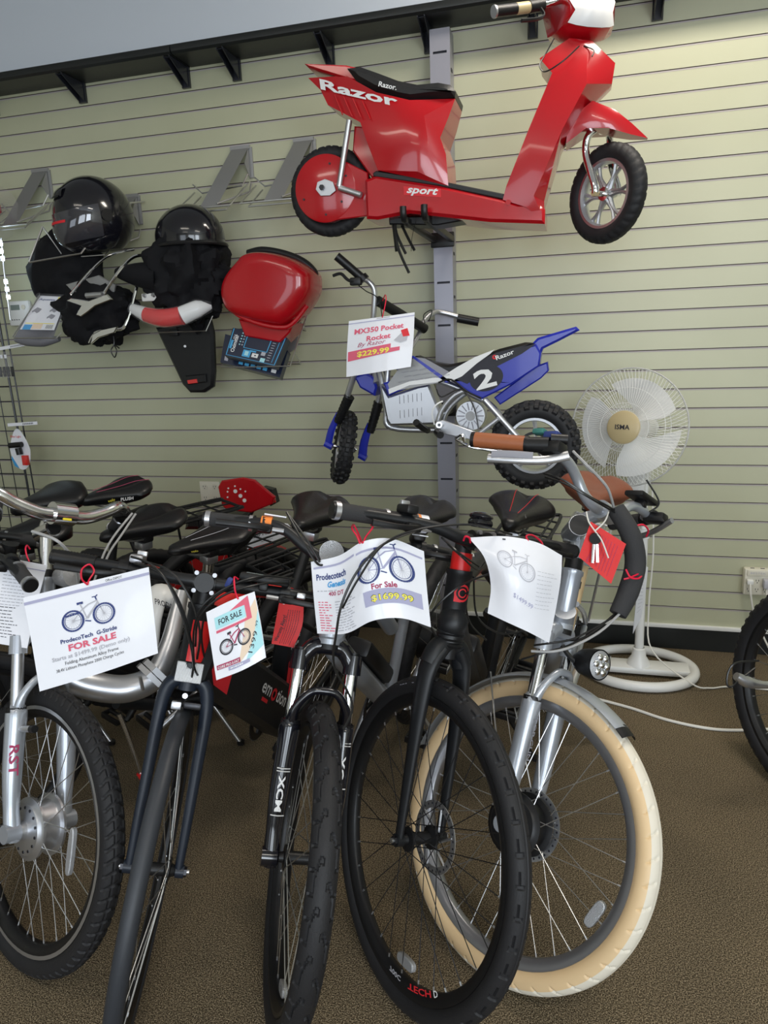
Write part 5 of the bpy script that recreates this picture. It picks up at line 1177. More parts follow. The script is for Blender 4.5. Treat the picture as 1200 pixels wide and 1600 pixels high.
        for k in range(6): b.lathe([(0.010, -0.040-0.0035*k), (0.052-0.005*k, -0.040-0.0035*k), (0.052-0.005*k, -0.0415-0.0035*k), (0.010, -0.0415-0.0035*k)], 'dark_spoke', n=26)
        b.build('cassette', r, Mr)
        b = MB(); b.box(s.RH+V(-0.01, -0.062, -0.045), (0.025, 0.02, 0.05), 'black', bev=0.004); b.box(s.RH+V(0.015, -0.060, -0.085), (0.02, 0.012, 0.07), 'black', bev=0.003); b.build('derailleur', r, s.Mf)
        b = MB(); y = -0.046
        b.tube([s.BB+V(0, y, 0.078), s.RH+V(0, y, 0.035)], 0.004, 'dark_spoke', n=6, k=1); b.tube([s.BB+V(0, y, -0.078), s.RH+V(0.02, y, -0.10), s.RH+V(0.0, y, -0.04)], 0.004, 'dark_spoke', n=6, k=2); b.build('chain', r, s.Mf)
        if stays:
            st = V(*(scx or (s.SAD.x*0.93+0.02, 0, 0.62)))
            for sg in (-1, 1):
                b = MB(); b.tube([s.BB+V(-0.02, sg*0.03, 0), s.BB+V(-0.10, sg*0.055, 0.006), s.RH+V(0.02, sg*sw, 0)], 0.0105, m, n=10); b.build('chainstay', r, s.Mf)
                b = MB(); b.tube([st+V(0, sg*0.02, 0), st+(s.RH-st)*0.3+V(0, sg*0.045, 0), s.RH+V(0, sg*sw, 0.01)], 0.009, m, n=10); b.build('seatstay', r, s.Mf)
    def crank(s, ang=-60, m='satin_alu', ring_m='black', R=0.088):
        b = MB(); bb = s.BB; b.lathe([(R-0.022, -0.045), (R, -0.045), (R, -0.048), (R-0.022, -0.048), (R-0.022, -0.045)], ring_m, bb, n=44)
        for k in range(44):
            a = 2*PI*k/44; b.box(bb+V(R*math.cos(a), -0.0465, R*math.sin(a)), (0.005, 0.0026, 0.004), ring_m, rot=Matrix.Rotation(-a, 3, 'Y'))
        for k in range(5):
            a = 2*PI*k/5; b.tube([bb+V(0, -0.0465, 0), bb+V((R-0.018)*math.cos(a), -0.0465, (R-0.018)*math.sin(a))], 0.007, ring_m, n=6, k=1)
        b.cyl(bb+V(0, -0.05, 0), bb+V(0, 0.05, 0), 0.021, 'black', n=20); b.build('chainring', s.root, s.Mf)
        for sg in (-1, 1):
            a = R_(ang)+(PI if sg > 0 else 0); e = V(math.cos(a), 0, math.sin(a))*0.17
            b = MB(); b.tube([bb+V(0, sg*0.06, 0), bb+e+V(0, sg*0.075, 0)], [0.014, 0.011], m, n=10, k=1); cr = b.build('crank_arm', s.root, s.Mf)
            b = MB(); c = bb+e+V(0, sg*0.125, 0)
            b.cyl(c-V(0, sg*0.05, 0), c+V(0, sg*0.04, 0), 0.008, 'black', n=10)
            for dx in (-0.032, 0.032): b.box(c+V(dx, 0, 0), (0.008, 0.085, 0.022), 'black', bev=0.002)
            for dy in (-0.042, 0.042): b.box(c+V(0, dy, 0), (0.07, 0.006, 0.018), 'satin_alu' if m == 'satin_alu' else 'black', bev=0.002)
            b.build('pedal', cr, s.Mf)
    def seatpost(s, base, m='polish', r=0.0145, smat='leather_black', **kw):
        top = s.SAD-V(0, 0, 0.035); b = MB(); b.cyl(base, top, r, m, n=18); b.cyl(V(base)-V(0, 0, 0.0), V(base)+(top-V(base)).normalized()*0.02, r+0.006, 'black', n=18); b.build('seatpost', s.root, s.Mf)
        b = MB(); b.box(top+V(0, 0, 0.008), (0.045, 0.04, 0.028), 'satin_alu', bev=0.006); b.build('seat_clamp', s.root, s.Mf)
        s.sd = saddle(s.root, s.Mf @ Matrix.Translation(s.SAD-V(0, 0, 0.0)), smat, **kw)
    def kickstand(s, m='black', p0=None, p1=None):
        a = p0 or s.BB+V(-0.10, 0.04, -0.01); g = p1 or V(s.BB.x-0.16, 0.22, 0.0)
        w = s.Mf @ V(g); w.z = 0.012; g = s.inv @ w
        b = MB(); b.tube([a, a+V(0, 0.02, -0.02), g], 0.008, m, n=10, k=2); b.cyl(g+V(0, 0, 0.012), g, 0.014, 'black', n=12); b.build('kickstand', s.root, s.Mf)
    def rack(s, z, x0, x1, w=0.13, m='matte_black'):
        b = MB(); h = w/2; b.tube([(x0, -h*0.6, z), (x0-0.03, -h, z), (x1+0.02, -h, z), (x1, -h*0.6, z), (x1, h*0.6, z), (x1+0.02, h, z), (x0-0.03, h, z), (x0, h*0.6, z)], 0.0065, m, n=8, closed=True, k=4)
        for f in (-0.35, 0, 0.35): b.tube([(x0, w*f, z), (x1, w*f, z)], 0.004, m, n=8, k=1)
        for f in (0.25, 0.5, 0.75): b.tube([(x0+(x1-x0)*f, -h, z), (x0+(x1-x0)*f, h, z)], 0.004, m, n=8, k=1)
        for sg in (-1, 1): b.tube([(x0+(x1-x0)*0.45, sg*h, z), s.RH+V(0, sg*0.07, 0.02)], 0.005, m, n=8, k=1)
        b.build('rear_rack', s.root, s.Mf)
def tie(pts, name='twist'):
    b = MB(); b.tube([V(p) for p in pts], 0.0022, 'twist', n=6); return b

# ---- bicycle with the cream tyre
B5 = Bike('silver cruiser electric bicycle with cream tyres and brown leather grips', (-.192, 1.350, -35, 28, .3405, 83.1), (.47, .62), (0.058,2.204,0.940), lean=10, wb=0.99)
B5.front_wheel(0.053, tread_trans(44, 0.0030, 0.30, 1.25, 0.09), 'cream', 'motor', 'black', 'rim_grey', 'steel', n=36, m_tread='cream_tread', t_lim=0.92, rotor=0.082, refl=(-19, 0.245), depth=0.026, nu=704, nv=38)
B5.susp_fork('silver', 'silver', 'chrome', sp=0.058, lr=0.021)
B5.head('silver', 0.026)
b = MB()
def fender(bk, a0, a1, w, m, r=0.013, th=0.0016, ring=None):
    vs = []; n = 30; k = 8
    def P(i, j, d):
        a = R_(a0+(a1-a0)*i/n); u = -1+2*j/k; rr = bk.R+r-0.012*u*u+d
        return V(rr*math.cos(a), u*w/2, rr*math.sin(a))
    for d in (0, th): vs += [P(i, j, d) for i in range(n+1) for j in range(k+1)]
    N = (n+1)*(k+1); fs = []
    for i in range(n):
        for j in range(k):
            q = [i*(k+1)+j, (i+1)*(k+1)+j, (i+1)*(k+1)+j+1, i*(k+1)+j+1]; fs.append(q[::-1]); fs.append([x+N for x in q])
    for i in range(n):
        for j in (0, k): q = [i*(k+1)+j, (i+1)*(k+1)+j]; fs.append([q[0], q[1], q[1]+N, q[0]+N])
    for j in range(k):
        for i in (0, n): q = [i*(k+1)+j, i*(k+1)+j+1]; fs.append([q[0], q[1], q[1]+N, q[0]+N])
    b = MB(); b.add(vs, fs, m); return b
fender(B5, 60, 172, 0.066, 'silver').build('front_fender', B5.root, B5.Mw)
fender(B5, 56, 61, 0.060, 'black').build('fender_flap', B5.root, B5.Mw)
b = MB()
for sg in (-1, 1): b.tube([(0.0, sg*0.066, 0.012), (-0.12, sg*0.052, 0.20), (-0.19, sg*0.036, 0.305)], 0.0022, 'steel', n=6, k=1)
b.build('fender_stay', B5.root, B5.Mw)
# fork lettering
b = MB(); b.text('TOP GUN', 0.020, lambda x, y: V(0.0255, -0.058-0.002+y*0.9-0.008, 0.20-x), 'grey_mark', width=0.10, bold=0.02); b.build('fork_lettering', B5.root, B5.Ms)
# headlight
b = MB(); hc = V(0.085, 0.035, 0.405); 
b.tube([(0.015, 0.0, 0.43), (0.04, 0.01, 0.405), (0.07, 0.035, 0.39)], 0.006, 'black', n=8); b.build('lamp_bracket', B5.root, B5.Ms)
b = MB(); b.T = Matrix.Translation(hc) @ Matrix.Rotation(R_(-12), 4, 'Z'); b.lathe([(0.0, -0.055), (0.018, -0.052), (0.031, -0.03), (0.036, 0.0), (0.037, 0.022)], 'black', axis=(1, 0, 0), n=30)
hl = b.build('headlight', B5.root, B5.Ms)
b = MB(); b.T = Matrix.Translation(hc) @ Matrix.Rotation(R_(-12), 4, 'Z'); b.lathe([(0.0, 0.030), (0.020, 0.028), (0.034, 0.022)], 'reflector', axis=(1, 0, 0), n=30)
for k in range(7):
    a = 2*PI*k/6; r = 0 if k == 6 else 0.019; b.ball((0.027, r*math.cos(a), r*math.sin(a)), (0.006, 0.009, 0.009), 'chrome', 10, 6)
b.build('lamp_lens', hl, B5.Ms)
# adjustable stem and cruiser bar
b = MB(); b.cyl((0, 0, 0.60), (0, 0, 0.70), 0.019, 'silver', n=22); b.cyl((-0.03, 0.01, 0.715), (0.035, -0.062, 0.722), 0.027, 'silver', n=22); b.cyl((0.034, -0.061, 0.722), (0.0375, -0.065, 0.7223), 0.0252, 'black', n=22)
b.tube([(-0.02, 0, 0.69), (-0.015, 0, 0.74), (0.035, 0.0, 0.765), (0.06, 0, 0.775)], [0.021, 0.019, 0.018, 0.022], 'silver', n=14)
b.cyl((0.06, -0.028, 0.775), (0.06, 0.028, 0.775), 0.024, 'silver', n=22); b.build('stem', B5.root, B5.Ms)
b = MB(); b.box((0.084, 0.006, 0.767), (0.002, 0.03, 0.014), 'yellow'); b.build('stem_sticker', B5.root, B5.Ms, label='small yellow warning sticker')
B5.bar([(0.06, 0, 0.775), (0.058, 0.06, 0.775), (0.050, 0.095, 0.790), (0.040, 0.125, 0.822), (0.038, 0.17, 0.845), (0.035, 0.24, 0.850), (0.005, 0.292, 0.845), (-0.10, 0.34, 0.84)], 'silver', r=0.0130, rc=0.0165)
B5.grip((-0.112, -0.345, 0.84), (0.002, -0.294, 0.845), 'leather_brown', 0.0185, None)
B5.grip((-0.112, 0.345, 0.84), (0.002, 0.294, 0.845), 'foam', 0.0185, None)
b = MB()
for x, y, z in ((-0.113, -0.3455, 0.84), (0.003, -0.2935, 0.845)):
    d = V(0.114, 0.051, 0.005).normalized(); b.cyl(V(x, y, z)-d*0.005, V(x, y, z)+d*0.004, 0.0188, 'leather_black', n=18)
b.build('grip_end_band', B5.hbar, B5.Ms)
for sg in (-1, 1):
    b = MB(); b.T = Matrix.Translation((0.11, sg*0.012, -0.036)); b.cyl((-0.105, sg*0.283, 0.879), (-0.060, sg*0.262, 0.885), 0.018, 'black', n=16); b.box((-0.055, sg*0.255, 0.878), (0.06, 0.04, 0.03), 'black', bev=0.008)
    b.build('lever_clamp', B5.hbar, B5.Ms)
b = MB(); b.T = Matrix.Translation((0.11, -0.012, -0.036)); b.tube([(-0.015, -0.245, 0.865), (-0.055, -0.272, 0.845), (-0.11, -0.31, 0.832), (-0.165, -0.335, 0.828)], [0.011, 0.010, 0.0095, 0.011], 'satin_alu', n=10, flat=0.75)
b.tube([(-0.075, -0.292, 0.847), (-0.115, -0.318, 0.842), (-0.155, -0.338, 0.836)], 0.0095, 'grey_mark', n=8, flat=0.6); b.build('brake_lever', B5.hbar, B5.Ms, label='silver brake lever with a grey pad')
b = MB(); b.T = Matrix.Translation((0.11, 0.012, -0.036)); b.tube([(0.0, 0.24, 0.87), (-0.05, 0.268, 0.85), (-0.11, 0.31, 0.84), (-0.16, 0.33, 0.838)], 0.009, 'satin_alu', n=10, flat=0.7); b.build('brake_lever', B5.hbar, B5.Ms)
b = MB(); b.T = Matrix.Translation((0.11, -0.012, -0.036)); b.box((-0.065, -0.25, 0.912), (0.038, 0.026, 0.018), 'ink_navy', bev=0.005); b.cyl((-0.06, -0.262, 0.90), (-0.03, -0.24, 0.905), 0.012, 'black'); b.build('thumb_switch', B5.hbar, B5.Ms, label='dark blue thumb switch')
b = MB(); b.box((0.012, -0.268, 0.885), (0.032, 0.022, 0.014), 'teal_plastic', bev=0.005); b.build('gear_lever', B5.hbar, B5.Ms)
B5.display((0.04, 0.20, 0.878), (0.055, 0.10, 0.016))
b = MB(); b.tube([(0.099,1.698,1.020), (0.132,1.673,0.966), (0.145,1.660,0.900), (0.130,1.630,0.840), (0.107,1.602,0.794)], [0.021, 0.023, 0.024, 0.024, 0.020], 'foam', n=14); b.build('cable_sleeve', B5.root, label='thick black foam cable sleeve')
B5.cables([[(-0.064,1.634,1.114), (-0.021,1.601,1.106), (0.035,1.608,1.069), (0.076,1.633,1.042), (0.098,1.687,1.018)], [(-0.061,1.633,1.106), (-0.013,1.591,1.098), (0.042,1.598,1.064), (0.095,1.675,1.017)]])
B5.cables([[(-0.001,1.642,1.164), (0.027,1.612,1.140), (0.055,1.623,1.110), (0.078,1.642,1.077), (0.095,1.687,1.022)]], 'grey_cable', 0.0032)
B5.cables([[(0.107,1.604,0.801), (0.057,1.561,0.769), (0.002,1.519,0.747), (-0.052,1.491,0.737), (-0.102,1.503,0.711)], [(0.111,1.604,0.797), (0.064,1.565,0.778), (0.009,1.524,0.760), (-0.039,1.500,0.757), (-0.075,1.518,0.741)], [(0.106,1.611,0.788), (0.066,1.590,0.749), (0.024,1.595,0.728), (-0.005,1.635,0.708)]])
B5.cables([[(0.116,1.596,0.805), (0.071,1.555,0.772), (0.016,1.513,0.751), (-0.031,1.488,0.743), (-0.080,1.494,0.737)]], 'grey_cable', 0.003)
B5.cables([[(0.173,1.795,1.071), (0.204,1.790,1.017), (0.182,1.779,0.995)]])
# step-through frame
B5.tubes('down_tube', [([B5.HB+V(0, 0, 0.05), B5.HB+V(-0.10, 0, -0.14), V(-0.36, 0, 0.36), B5.BB], 0.029)], 'silver')
B5.tubes('top_tube', [([B5.HT+V(0, 0, -0.02), B5.HT+V(-0.12, 0, -0.10), V(-0.40, 0, 0.52), V(-0.50, 0, 0.46)], 0.022)], 'silver')
B5.tubes('seat_tube', [([B5.BB, V(B5.SAD.x*0.96, 0, 0.66)], 0.017)], 'silver')
B5.rear(0.053, 'cream', 'silver', 'rim_grey', tread_trans(44, 0.002, 0.35, 1.2, 0.1), motor='plain')
B5.crank(-20); B5.seatpost((B5.SAD.x*0.96, 0, 0.66), 'satin_alu', smat='leather_saddle', W=0.23, L=0.26, H=0.075)
B5.kickstand('satin_alu'); B5.rack(0.74, B5.RH.x+0.24, B5.RH.x-0.12, 0.14, 'satin_alu')
b = MB(); b.box(V(B5.RH.x+0.06, 0, 0.685), (0.34, 0.115, 0.075), 'silver', bev=0.012); b.box(V(B5.RH.x+0.232, 0, 0.69), (0.006, 0.09, 0.04), 'black', bev=0.002); b.build('rack_battery', B5.root, B5.Mf)
b = MB()
for k, (t, z) in enumerate((('Class', .0), ('2', -.024), ('electric', -.048), ('bicycle', -.072))):
    b.text(t, 0.016, lambda x, y, z=z: V(-0.13+0.0, 0, 0)+V(0.02-0.0*x, -x*1.0, 0)+V(0, 0, 0.50+z+y), 'decal_white', width=0.012*len(t)*0.62)
b.build('frame_lettering', B5.root, B5.Mf)

# ---- matte black bicycle with the red head tube emblem
B4 = Bike('matte black electric bicycle with rigid fork and a round red emblem on its head tube', (-.388, 1.265, -47.6, 17.1, .3545, 81.4), (.455, .605), (-0.165,2.096,0.900), lean=11, wb=1.03)
B4.front_wheel(0.046, tread_ell(40, 0.0034), 'rubber', 'plain', 'black', 'black', 'dark_spoke', n=32, rotor=0.078, refl=(-77, 0.262), depth=0.026, nu=880, nv=44)
# silver nipples show as spoke ends; red and grey rim lettering near the bottom
b = MB()
def arc_text(b, st, size, r, a_mid, y, m, width, R0, flip=False, bold=0.02):
    def fnn(x, yy):
        a = R_(a_mid)+x/r*(1 if not flip else -1); q = r+(yy if not flip else -yy)*1.0
        return V(q*math.cos(a), y, q*math.sin(a))
    b.text(st, size, fnn, m, width=width, bold=bold)
arc_text(b, 'TECH', 0.017, 0.283, -60, -0.0198, 'ink_red', 0.085, 0); b.build('rim_lettering', B4.rim, B4.Mw); b = MB(); arc_text(b, '700C', 0.014, 0.284, -79, -0.0198, 'ink_grey', 0.045, 0); b.build('rim_lettering', B4.rim, B4.Mw); b = MB(); arc_text(b, 'D', 0.017, 0.283, -48, -0.0198, 'decal_white', 0.014, 0)
b.build('rim_lettering', B4.rim, B4.Mw)
b = MB(); arc_text(b, 'TourRIDE', 0.012, 0.330, 118, -0.0225, 'grey_mark', 0.06, 0); b.build('tire_lettering', B4.rim, B4.Mw)
B4.rigid_fork('matte_black', tubular=False)
b = MB()
for k in range(5): b.lathe([(0.027, 0.43+0.012*k), (0.034-0.001*abs(k-2), 0.436+0.012*k), (0.027, 0.442+0.012*k)], 'black', axis=(0, 0, 1), n=26)
b.build('headset_boot', B4.root, B4.Ms)
ho = B4.head('matte_black', 0.0275, spacer=0.04, spacer_m='red_paint')
b = MB(); f = lambda x, y: V(math.cos(x/0.0285)*0.0288, math.sin(x/0.0285)*0.0288, 0.555+y)
def ring_pts(r0, r1, a0, a1, n, fmap):
    vs = []; 
    for i in range(n+1):
        a = a0+(a1-a0)*i/n
        for r in (r0, r1): vs.append(fmap(r*math.cos(a), r*math.sin(a)))
    return vs, [[2*i, 2*i+1, 2*i+3, 2*i+2] for i in range(n)]
for r0, r1 in ((0.0150, 0.0195), (0.0075, 0.0105)):
    vs, fs = ring_pts(r0, r1, 0.35, 2*PI-0.1, 34, lambda x, y: f(x-0.004, y)); b.add(vs, fs, 'ink_red')
b.add([f(-0.0225, 0.002), f(-0.0225, -0.0205), f(-0.006, -0.0205), f(-0.0185, -0.005)], [[0, 1, 2, 3]], 'ink_red'); b.build('emblem', ho, B4.Ms)
B4.stem(0.675, 0.055, 'black'); B4.bar([(0.055, 0, 0.675), (0.055, 0.05, 0.675), (0.045, 0.12, 0.69), (0.02, 0.22, 0.693), (0.0, 0.335, 0.69)])
for sg in (-1, 1):
    B4.grip((0.0, sg*0.335, 0.69), (0.010, sg*0.215, 0.692), 'foam', 0.0175, 'satin_alu' if sg < 0 else None, 0.03, 'black')
    B4.lever((0.018, sg*0.165, 0.693), sg, 'black', 0.11)
B4.shifter((0.016, -0.178, 0.696), -1)
b = MB(); b.tube([(0.022, -0.150, 0.6925), (0.027, -0.126, 0.6925)], 0.0195, 'paper', n=18, k=1); b.tube([(0.022, -0.150, 0.6926), (0.0232, -0.144, 0.6926)], 0.0199, 'orange', n=18, k=1); b.box((0.03, -0.139, 0.667), (0.03, 0.022, 0.002), 'paper'); b.build('paper_tag', B4.hbar, B4.Ms, label='white and orange paper tag wrapped around the bar')
B4.cables([[(-0.122,1.466,1.013), (-0.193,1.392,1.051), (-0.289,1.344,1.053), (-0.363,1.318,1.025), (-0.411,1.288,0.959), (-0.443,1.275,0.900)], [(-0.252,1.426,0.998), (-0.217,1.390,0.983), (-0.192,1.429,0.944), (-0.182,1.485,0.941)], [(-0.265,1.426,1.012), (-0.224,1.380,0.996), (-0.190,1.451,0.944)], [(-0.169,1.532,0.904), (-0.227,1.432,0.905), (-0.279,1.406,0.860), (-0.294,1.423,0.816), (-0.277,1.464,0.746)], [(-0.211,1.519,0.898), (-0.205,1.520,0.806), (-0.170,1.539,0.761), (-0.129,1.568,0.744), (-0.088,1.621,0.741)], [(-0.221,1.535,0.885), (-0.235,1.558,0.821), (-0.226,1.567,0.762), (-0.191,1.586,0.715)]])
B4.tubes('top_tube', [([B4.HT+V(-0.02, 0, -0.025), B4.HT+V(-0.25, 0, -0.06), V(B4.SAD.x*0.94, 0, 0.70)], 0.026)], 'matte_black')
b = MB(); b.text('CLASSIC', 0.022, lambda x, y: B4.HT+V(-0.085+x*-1.0*-1*-1, 0.0275, -0.045+y+0.22*x*0.0), 'ink_red', width=0.08); b.build('top_tube_lettering', B4.root, B4.Mf)
B4.tubes('down_tube', [([B4.HB+V(-0.01, 0, 0.04), B4.HB+V(-0.06, 0, -0.03), B4.BB], 0.034)], 'matte_black')
b = MB(); mid = (B4.HB+B4.BB)/2; dd = (B4.HB-B4.BB).normalized(); b.T = frame(mid+V(-0.01, 0, 0.045), dd, V(0, 1, 0), dd.cross(V(0, 1, 0)))
b.box((0, 0, 0), (0.36, 0.075, 0.055), 'black', bev=0.015); b.build('battery', B4.root, B4.Mf)
B4.tubes('seat_tube', [([B4.BB, V(B4.SAD.x*0.95, 0, 0.74)], 0.018)], 'matte_black')
B4.rear(0.05, 'rubber', 'matte_black', 'black', tread_block(50, 0.003)); B4.crank(-35, 'black'); B4.seatpost((B4.SAD.x*0.95, 0, 0.74), 'black', W=0.21, L=0.26, H=0.07, stitch='ink_red'); B4.kickstand(); B4.rack(0.80, B4.RH.x+0.26, B4.RH.x-0.14, 0.16)
b = MB(); b.text('velo', 0.014, lambda x, y: V(0.075+0.0*y, 0.035-0.3*x, 0.056+y)+V(-x*0.8, 0, 0), 'decal_white', width=0.03); b.build('saddle_lettering', B4.sd, B4.Mf @ Matrix.Translation(B4.SAD))
b = MB(); b.box((-0.03, 0.06, 0.72), (0.045, 0.05, 0.022), 'gloss_black', bev=0.01); b.ball((-0.03, 0.06, 0.735), (0.026, 0.03, 0.012), 'gloss_black'); b.build('bell', B4.hbar, B4.Ms)

# ---- silver bicycle with the black suspension fork and the edge-on knobbly tyre
B3 = Bike('silver electric bicycle with black suspension fork, its knobbly front wheel seen edge-on', (-.632, 1.20, -65.86, 13.78, .3357, 68.1), (.465, .60), (-.447, 2.05, 0.90), lean=11, wb=1.02)
B3.front_wheel(0.056, tread_leaf(26, 0.0042), 'rubber', 'plain', 'black', 'black', 'steel', n=32, refl=(-62, 0.25), nu=884, nv=56)
B3.susp_fork('gloss_black', 'gloss_black', 'chrome', sp=0.062, lr=0.0215, r=0.0155)
b = MB()
for sg, st, zz in ((-1, 'XCM', 0.135), (1, 'XC', 0.200)):
    # lettering wraps round the front of each leg
    b.text('SR '+st if 0 else st, 0.020, lambda x, y, sg=sg, zz=zz: V(0.0235*math.cos((y-0.008)/0.0235), sg*0.064+0.0235*math.sin((y-0.008)/0.0235), zz-x), 'decal_white', width=0.075 if sg < 0 else 0.05, bold=0.03)
    for k in (0.046, 0.052, -0.046): b.tube([(0.0225*math.cos(a), sg*0.064+0.0225*math.sin(a), zz+k) for a in (-0.7, 0, 0.7)], 0.0012, 'decal_white', n=4, k=3)
b.build('fork_lettering', B3.root, B3.Ms)
B3.head('silver', 0.026)
B3.stem(0.655, 0.06, 'black'); B3.bar([(0.06, 0, 0.655), (0.06, 0.05, 0.655), (0.055, 0.09, 0.672), (0.045, 0.14, 0.705), (0.03, 0.19, 0.715), (0.005, 0.315, 0.710)])
for sg in (-1, 1):
    B3.grip((0.0045, sg*0.32, 0.71), (0.018, sg*0.215, 0.7135), 'foam', 0.0165, 'satin_alu'); B3.lever((0.026, sg*0.185, 0.714), sg, 'black', 0.11)
B3.shifter((0.03, 0.17, 0.715), 1)
b = MB(); b.tube([(0.024, -0.196, 0.714), (0.028, -0.172, 0.7145)], 0.0195, 'orange', n=18, k=1); b.box((0.035, -0.168, 0.736), (0.012, 0.05, 0.003), 'paper'); b.build('paper_tag', B3.hbar, B3.Ms, label='orange printed tag wrapped around the bar')
b = MB(); b.cyl((0.082, -0.035, 0.665), (0.090, -0.035, 0.665), 0.028, 'reflector', n=28); b.cyl((0.06, -0.035, 0.66), (0.082, -0.035, 0.665), 0.006, 'black'); b.build('reflector', B3.hbar, B3.Ms, label='round clear reflector')
B3.cables([[(-0.592,1.373,1.072), (-0.554,1.350,1.023), (-0.516,1.337,0.972), (-0.500,1.351,0.968)], [(-0.586,1.373,1.064), (-0.540,1.352,1.016), (-0.510,1.339,0.974)], [(-0.295,1.373,1.045), (-0.365,1.327,1.023), (-0.411,1.293,0.977), (-0.440,1.269,0.916), (-0.454,1.260,0.850), (-0.463,1.261,0.779), (-0.435,1.264,0.716), (-0.425,1.249,0.688), (-0.438,1.227,0.656)]], r=0.0026)
B3.tubes('top_tube', [([B3.HT+V(-0.02, 0, -0.03), B3.HT+V(-0.2, 0, -0.09), V(-0.48, 0, 0.60)], 0.024)], 'silver')
B3.tubes('down_tube', [([B3.HB+V(-0.01, 0, 0.03), B3.HB+V(-0.08, 0, -0.06), B3.BB], 0.031)], 'silver')
b = MB(); mid = B3.BB.lerp(B3.HB, 0.45); dd = (B3.HB-B3.BB).normalized(); b.T = frame(mid+V(-0.02, 0, 0.055), dd, V(0, 1, 0), dd.cross(V(0, 1, 0)))
b.box((0, 0, 0), (0.34, 0.07, 0.05), 'black', bev=0.014); b.build('battery', B3.root, B3.Mf)
B3.tubes('seat_tube', [([B3.BB, V(-0.62, 0, 0.66)], 0.018)], 'silver')
B3.rear(0.054, 'rubber', 'silver', 'black', tread_leaf(26, 0.003), motor='motor_big', nu=260); B3.crank(-70, 'satin_alu'); B3.seatpost((-0.62, 0, 0.66), 'black', W=0.18); B3.kickstand('satin_alu')

# ---- red and black bicycle with the slick dark-blue tyre
B2 = Bike('black and red electric bicycle with slick narrow front tyre and rigid dark blue fork', (-.93, 1.10, -68.87, 13.82, .341, 72.7), (.435, .575), (-0.760,1.950,0.920), lean=12, wb=1.02)
B2.front_wheel(0.034, tread_none, 'rubber_blue', 'plain', 'black', 'black', 'steel', n=32, nu=160, refl=None)
b = MB(); b = spoke_reflector(0.17, R_(58), -0.012, 'reflector', 0.05, 0.020); b.build('spoke_reflector', B2.rim, B2.Mw)
B2.rigid_fork('navy_black', tubular=True)
b = MB(); b.T = Matrix.Translation(V(0.030, 0.0, 0.415)) @ Matrix.Rotation(R_(-8), 4, 'Y'); b.box((0, 0, 0.012), (0.010, 0.058, 0.044), 'reflector', bev=0.003)
for k in range(24): b.box((0.0052, -0.0264+0.0023*k, 0.012), (0.0010, 0.0011, 0.040), 'decal_white')
b.box((-0.008, 0, 0.0), (0.010, 0.012, 0.02), 'black'); b.build('reflector', B2.root, B2.Ms, label='rectangular white front reflector')
b = MB(); b.cyl((0.016, 0, 0.375), (0.024, 0, 0.375), 0.006, 'satin_alu', n=10); b.box((-0.005, 0.018, 0.352), (0.03, 0.04, 0.016), 'dark_spoke', bev=0.004); b.box((0.018, -0.015, 0.352), (0.012, 0.022, 0.018), 'satin_alu', bev=0.003); b.build('caliper_brake', B2.root, B2.Ms)
hd2 = B2.head('matte_black', 0.029)
b = MB(); b.lathe([(0.0296, B2.hb+0.012), (0.0298, B2.hb+0.075), (0.0296, B2.hb+0.105)], 'red_paint', axis=(0, 0, 1), n=20, a0=-1.2, a1=1.9); b.build('head_tube_panel', hd2, B2.Ms, label='red panel on the black head tube')
B2.stem(0.625, 0.05, 'black'); B2.bar([(0.05, 0, 0.625), (0.05, 0.06, 0.625), (0.035, 0.17, 0.628), (0.01, 0.32, 0.628)])
B2.grip((0.01, -0.325, 0.628), (0.022, -0.235, 0.628), 'black', 0.0165, None); B2.grip((0.01, 0.325, 0.628), (0.022, 0.235, 0.628), 'black', 0.0165, None)
b = MB()
for k in range(14): y = -0.32+0.0062*k; b.tube([(0.0095-y*0.0+0.0, y, 0.628), (0.0095, y+0.003, 0.628)], 0.0175, 'black', n=16, k=1)
b.build('grip_ribs', B2.hbar, B2.Ms)
B2.lever((0.030, -0.175, 0.628), -1, 'black', 0.13); B2.lever((0.030, 0.175, 0.628), 1, 'black', 0.13)
B2.shifter((0.026, -0.150, 0.63), -1, 'rim_grey'); B2.display((0.045, 0.125, 0.652), (0.04, 0.11, 0.018))
b = MB(); b.box((0.052, 0.21, 0.628), (0.016, 0.02, 0.014), 'satin_alu', bev=0.003); b.cyl((0.052, 0.21, 0.628), (0.055, 0.345, 0.626), 0.0055, 'black'); b.build('lever_end', B2.hbar, B2.Ms)
B2.cables([[(-0.900,1.249,0.997), (-0.842,1.240,0.981), (-0.795,1.237,0.921), (-0.773,1.235,0.844), (-0.778,1.247,0.766), (-0.790,1.254,0.724)], [(-0.893,1.248,0.983), (-0.823,1.231,0.971), (-0.783,1.225,0.898), (-0.768,1.229,0.812), (-0.777,1.252,0.741), (-0.788,1.324,0.657)],
    [(-0.899,1.267,0.984), (-0.819,1.254,0.970), (-0.770,1.244,0.920), (-0.756,1.250,0.840), (-0.775,1.259,0.768)], [(-0.587,1.379,0.919), (-0.630,1.310,0.947), (-0.686,1.271,0.936), (-0.739,1.247,0.899), (-0.768,1.247,0.840), (-0.786,1.262,0.750)],
    [(-0.594,1.375,0.909), (-0.630,1.307,0.931), (-0.699,1.263,0.917), (-0.752,1.248,0.870), (-0.774,1.256,0.799)], [(-0.611,1.368,0.943), (-0.643,1.305,0.941), (-0.678,1.284,0.936), (-0.734,1.270,0.898), (-0.762,1.266,0.825), (-0.781,1.302,0.732)]])
b = MB(); c = V((-0.691,1.276,0.941)); b.box(c, (0.012, 0.012, 0.022), 'ink_navy', bev=0.003, rot=Matrix.Rotation(R_(30), 3, 'Y')); b.build('cable_clip', B2.root)
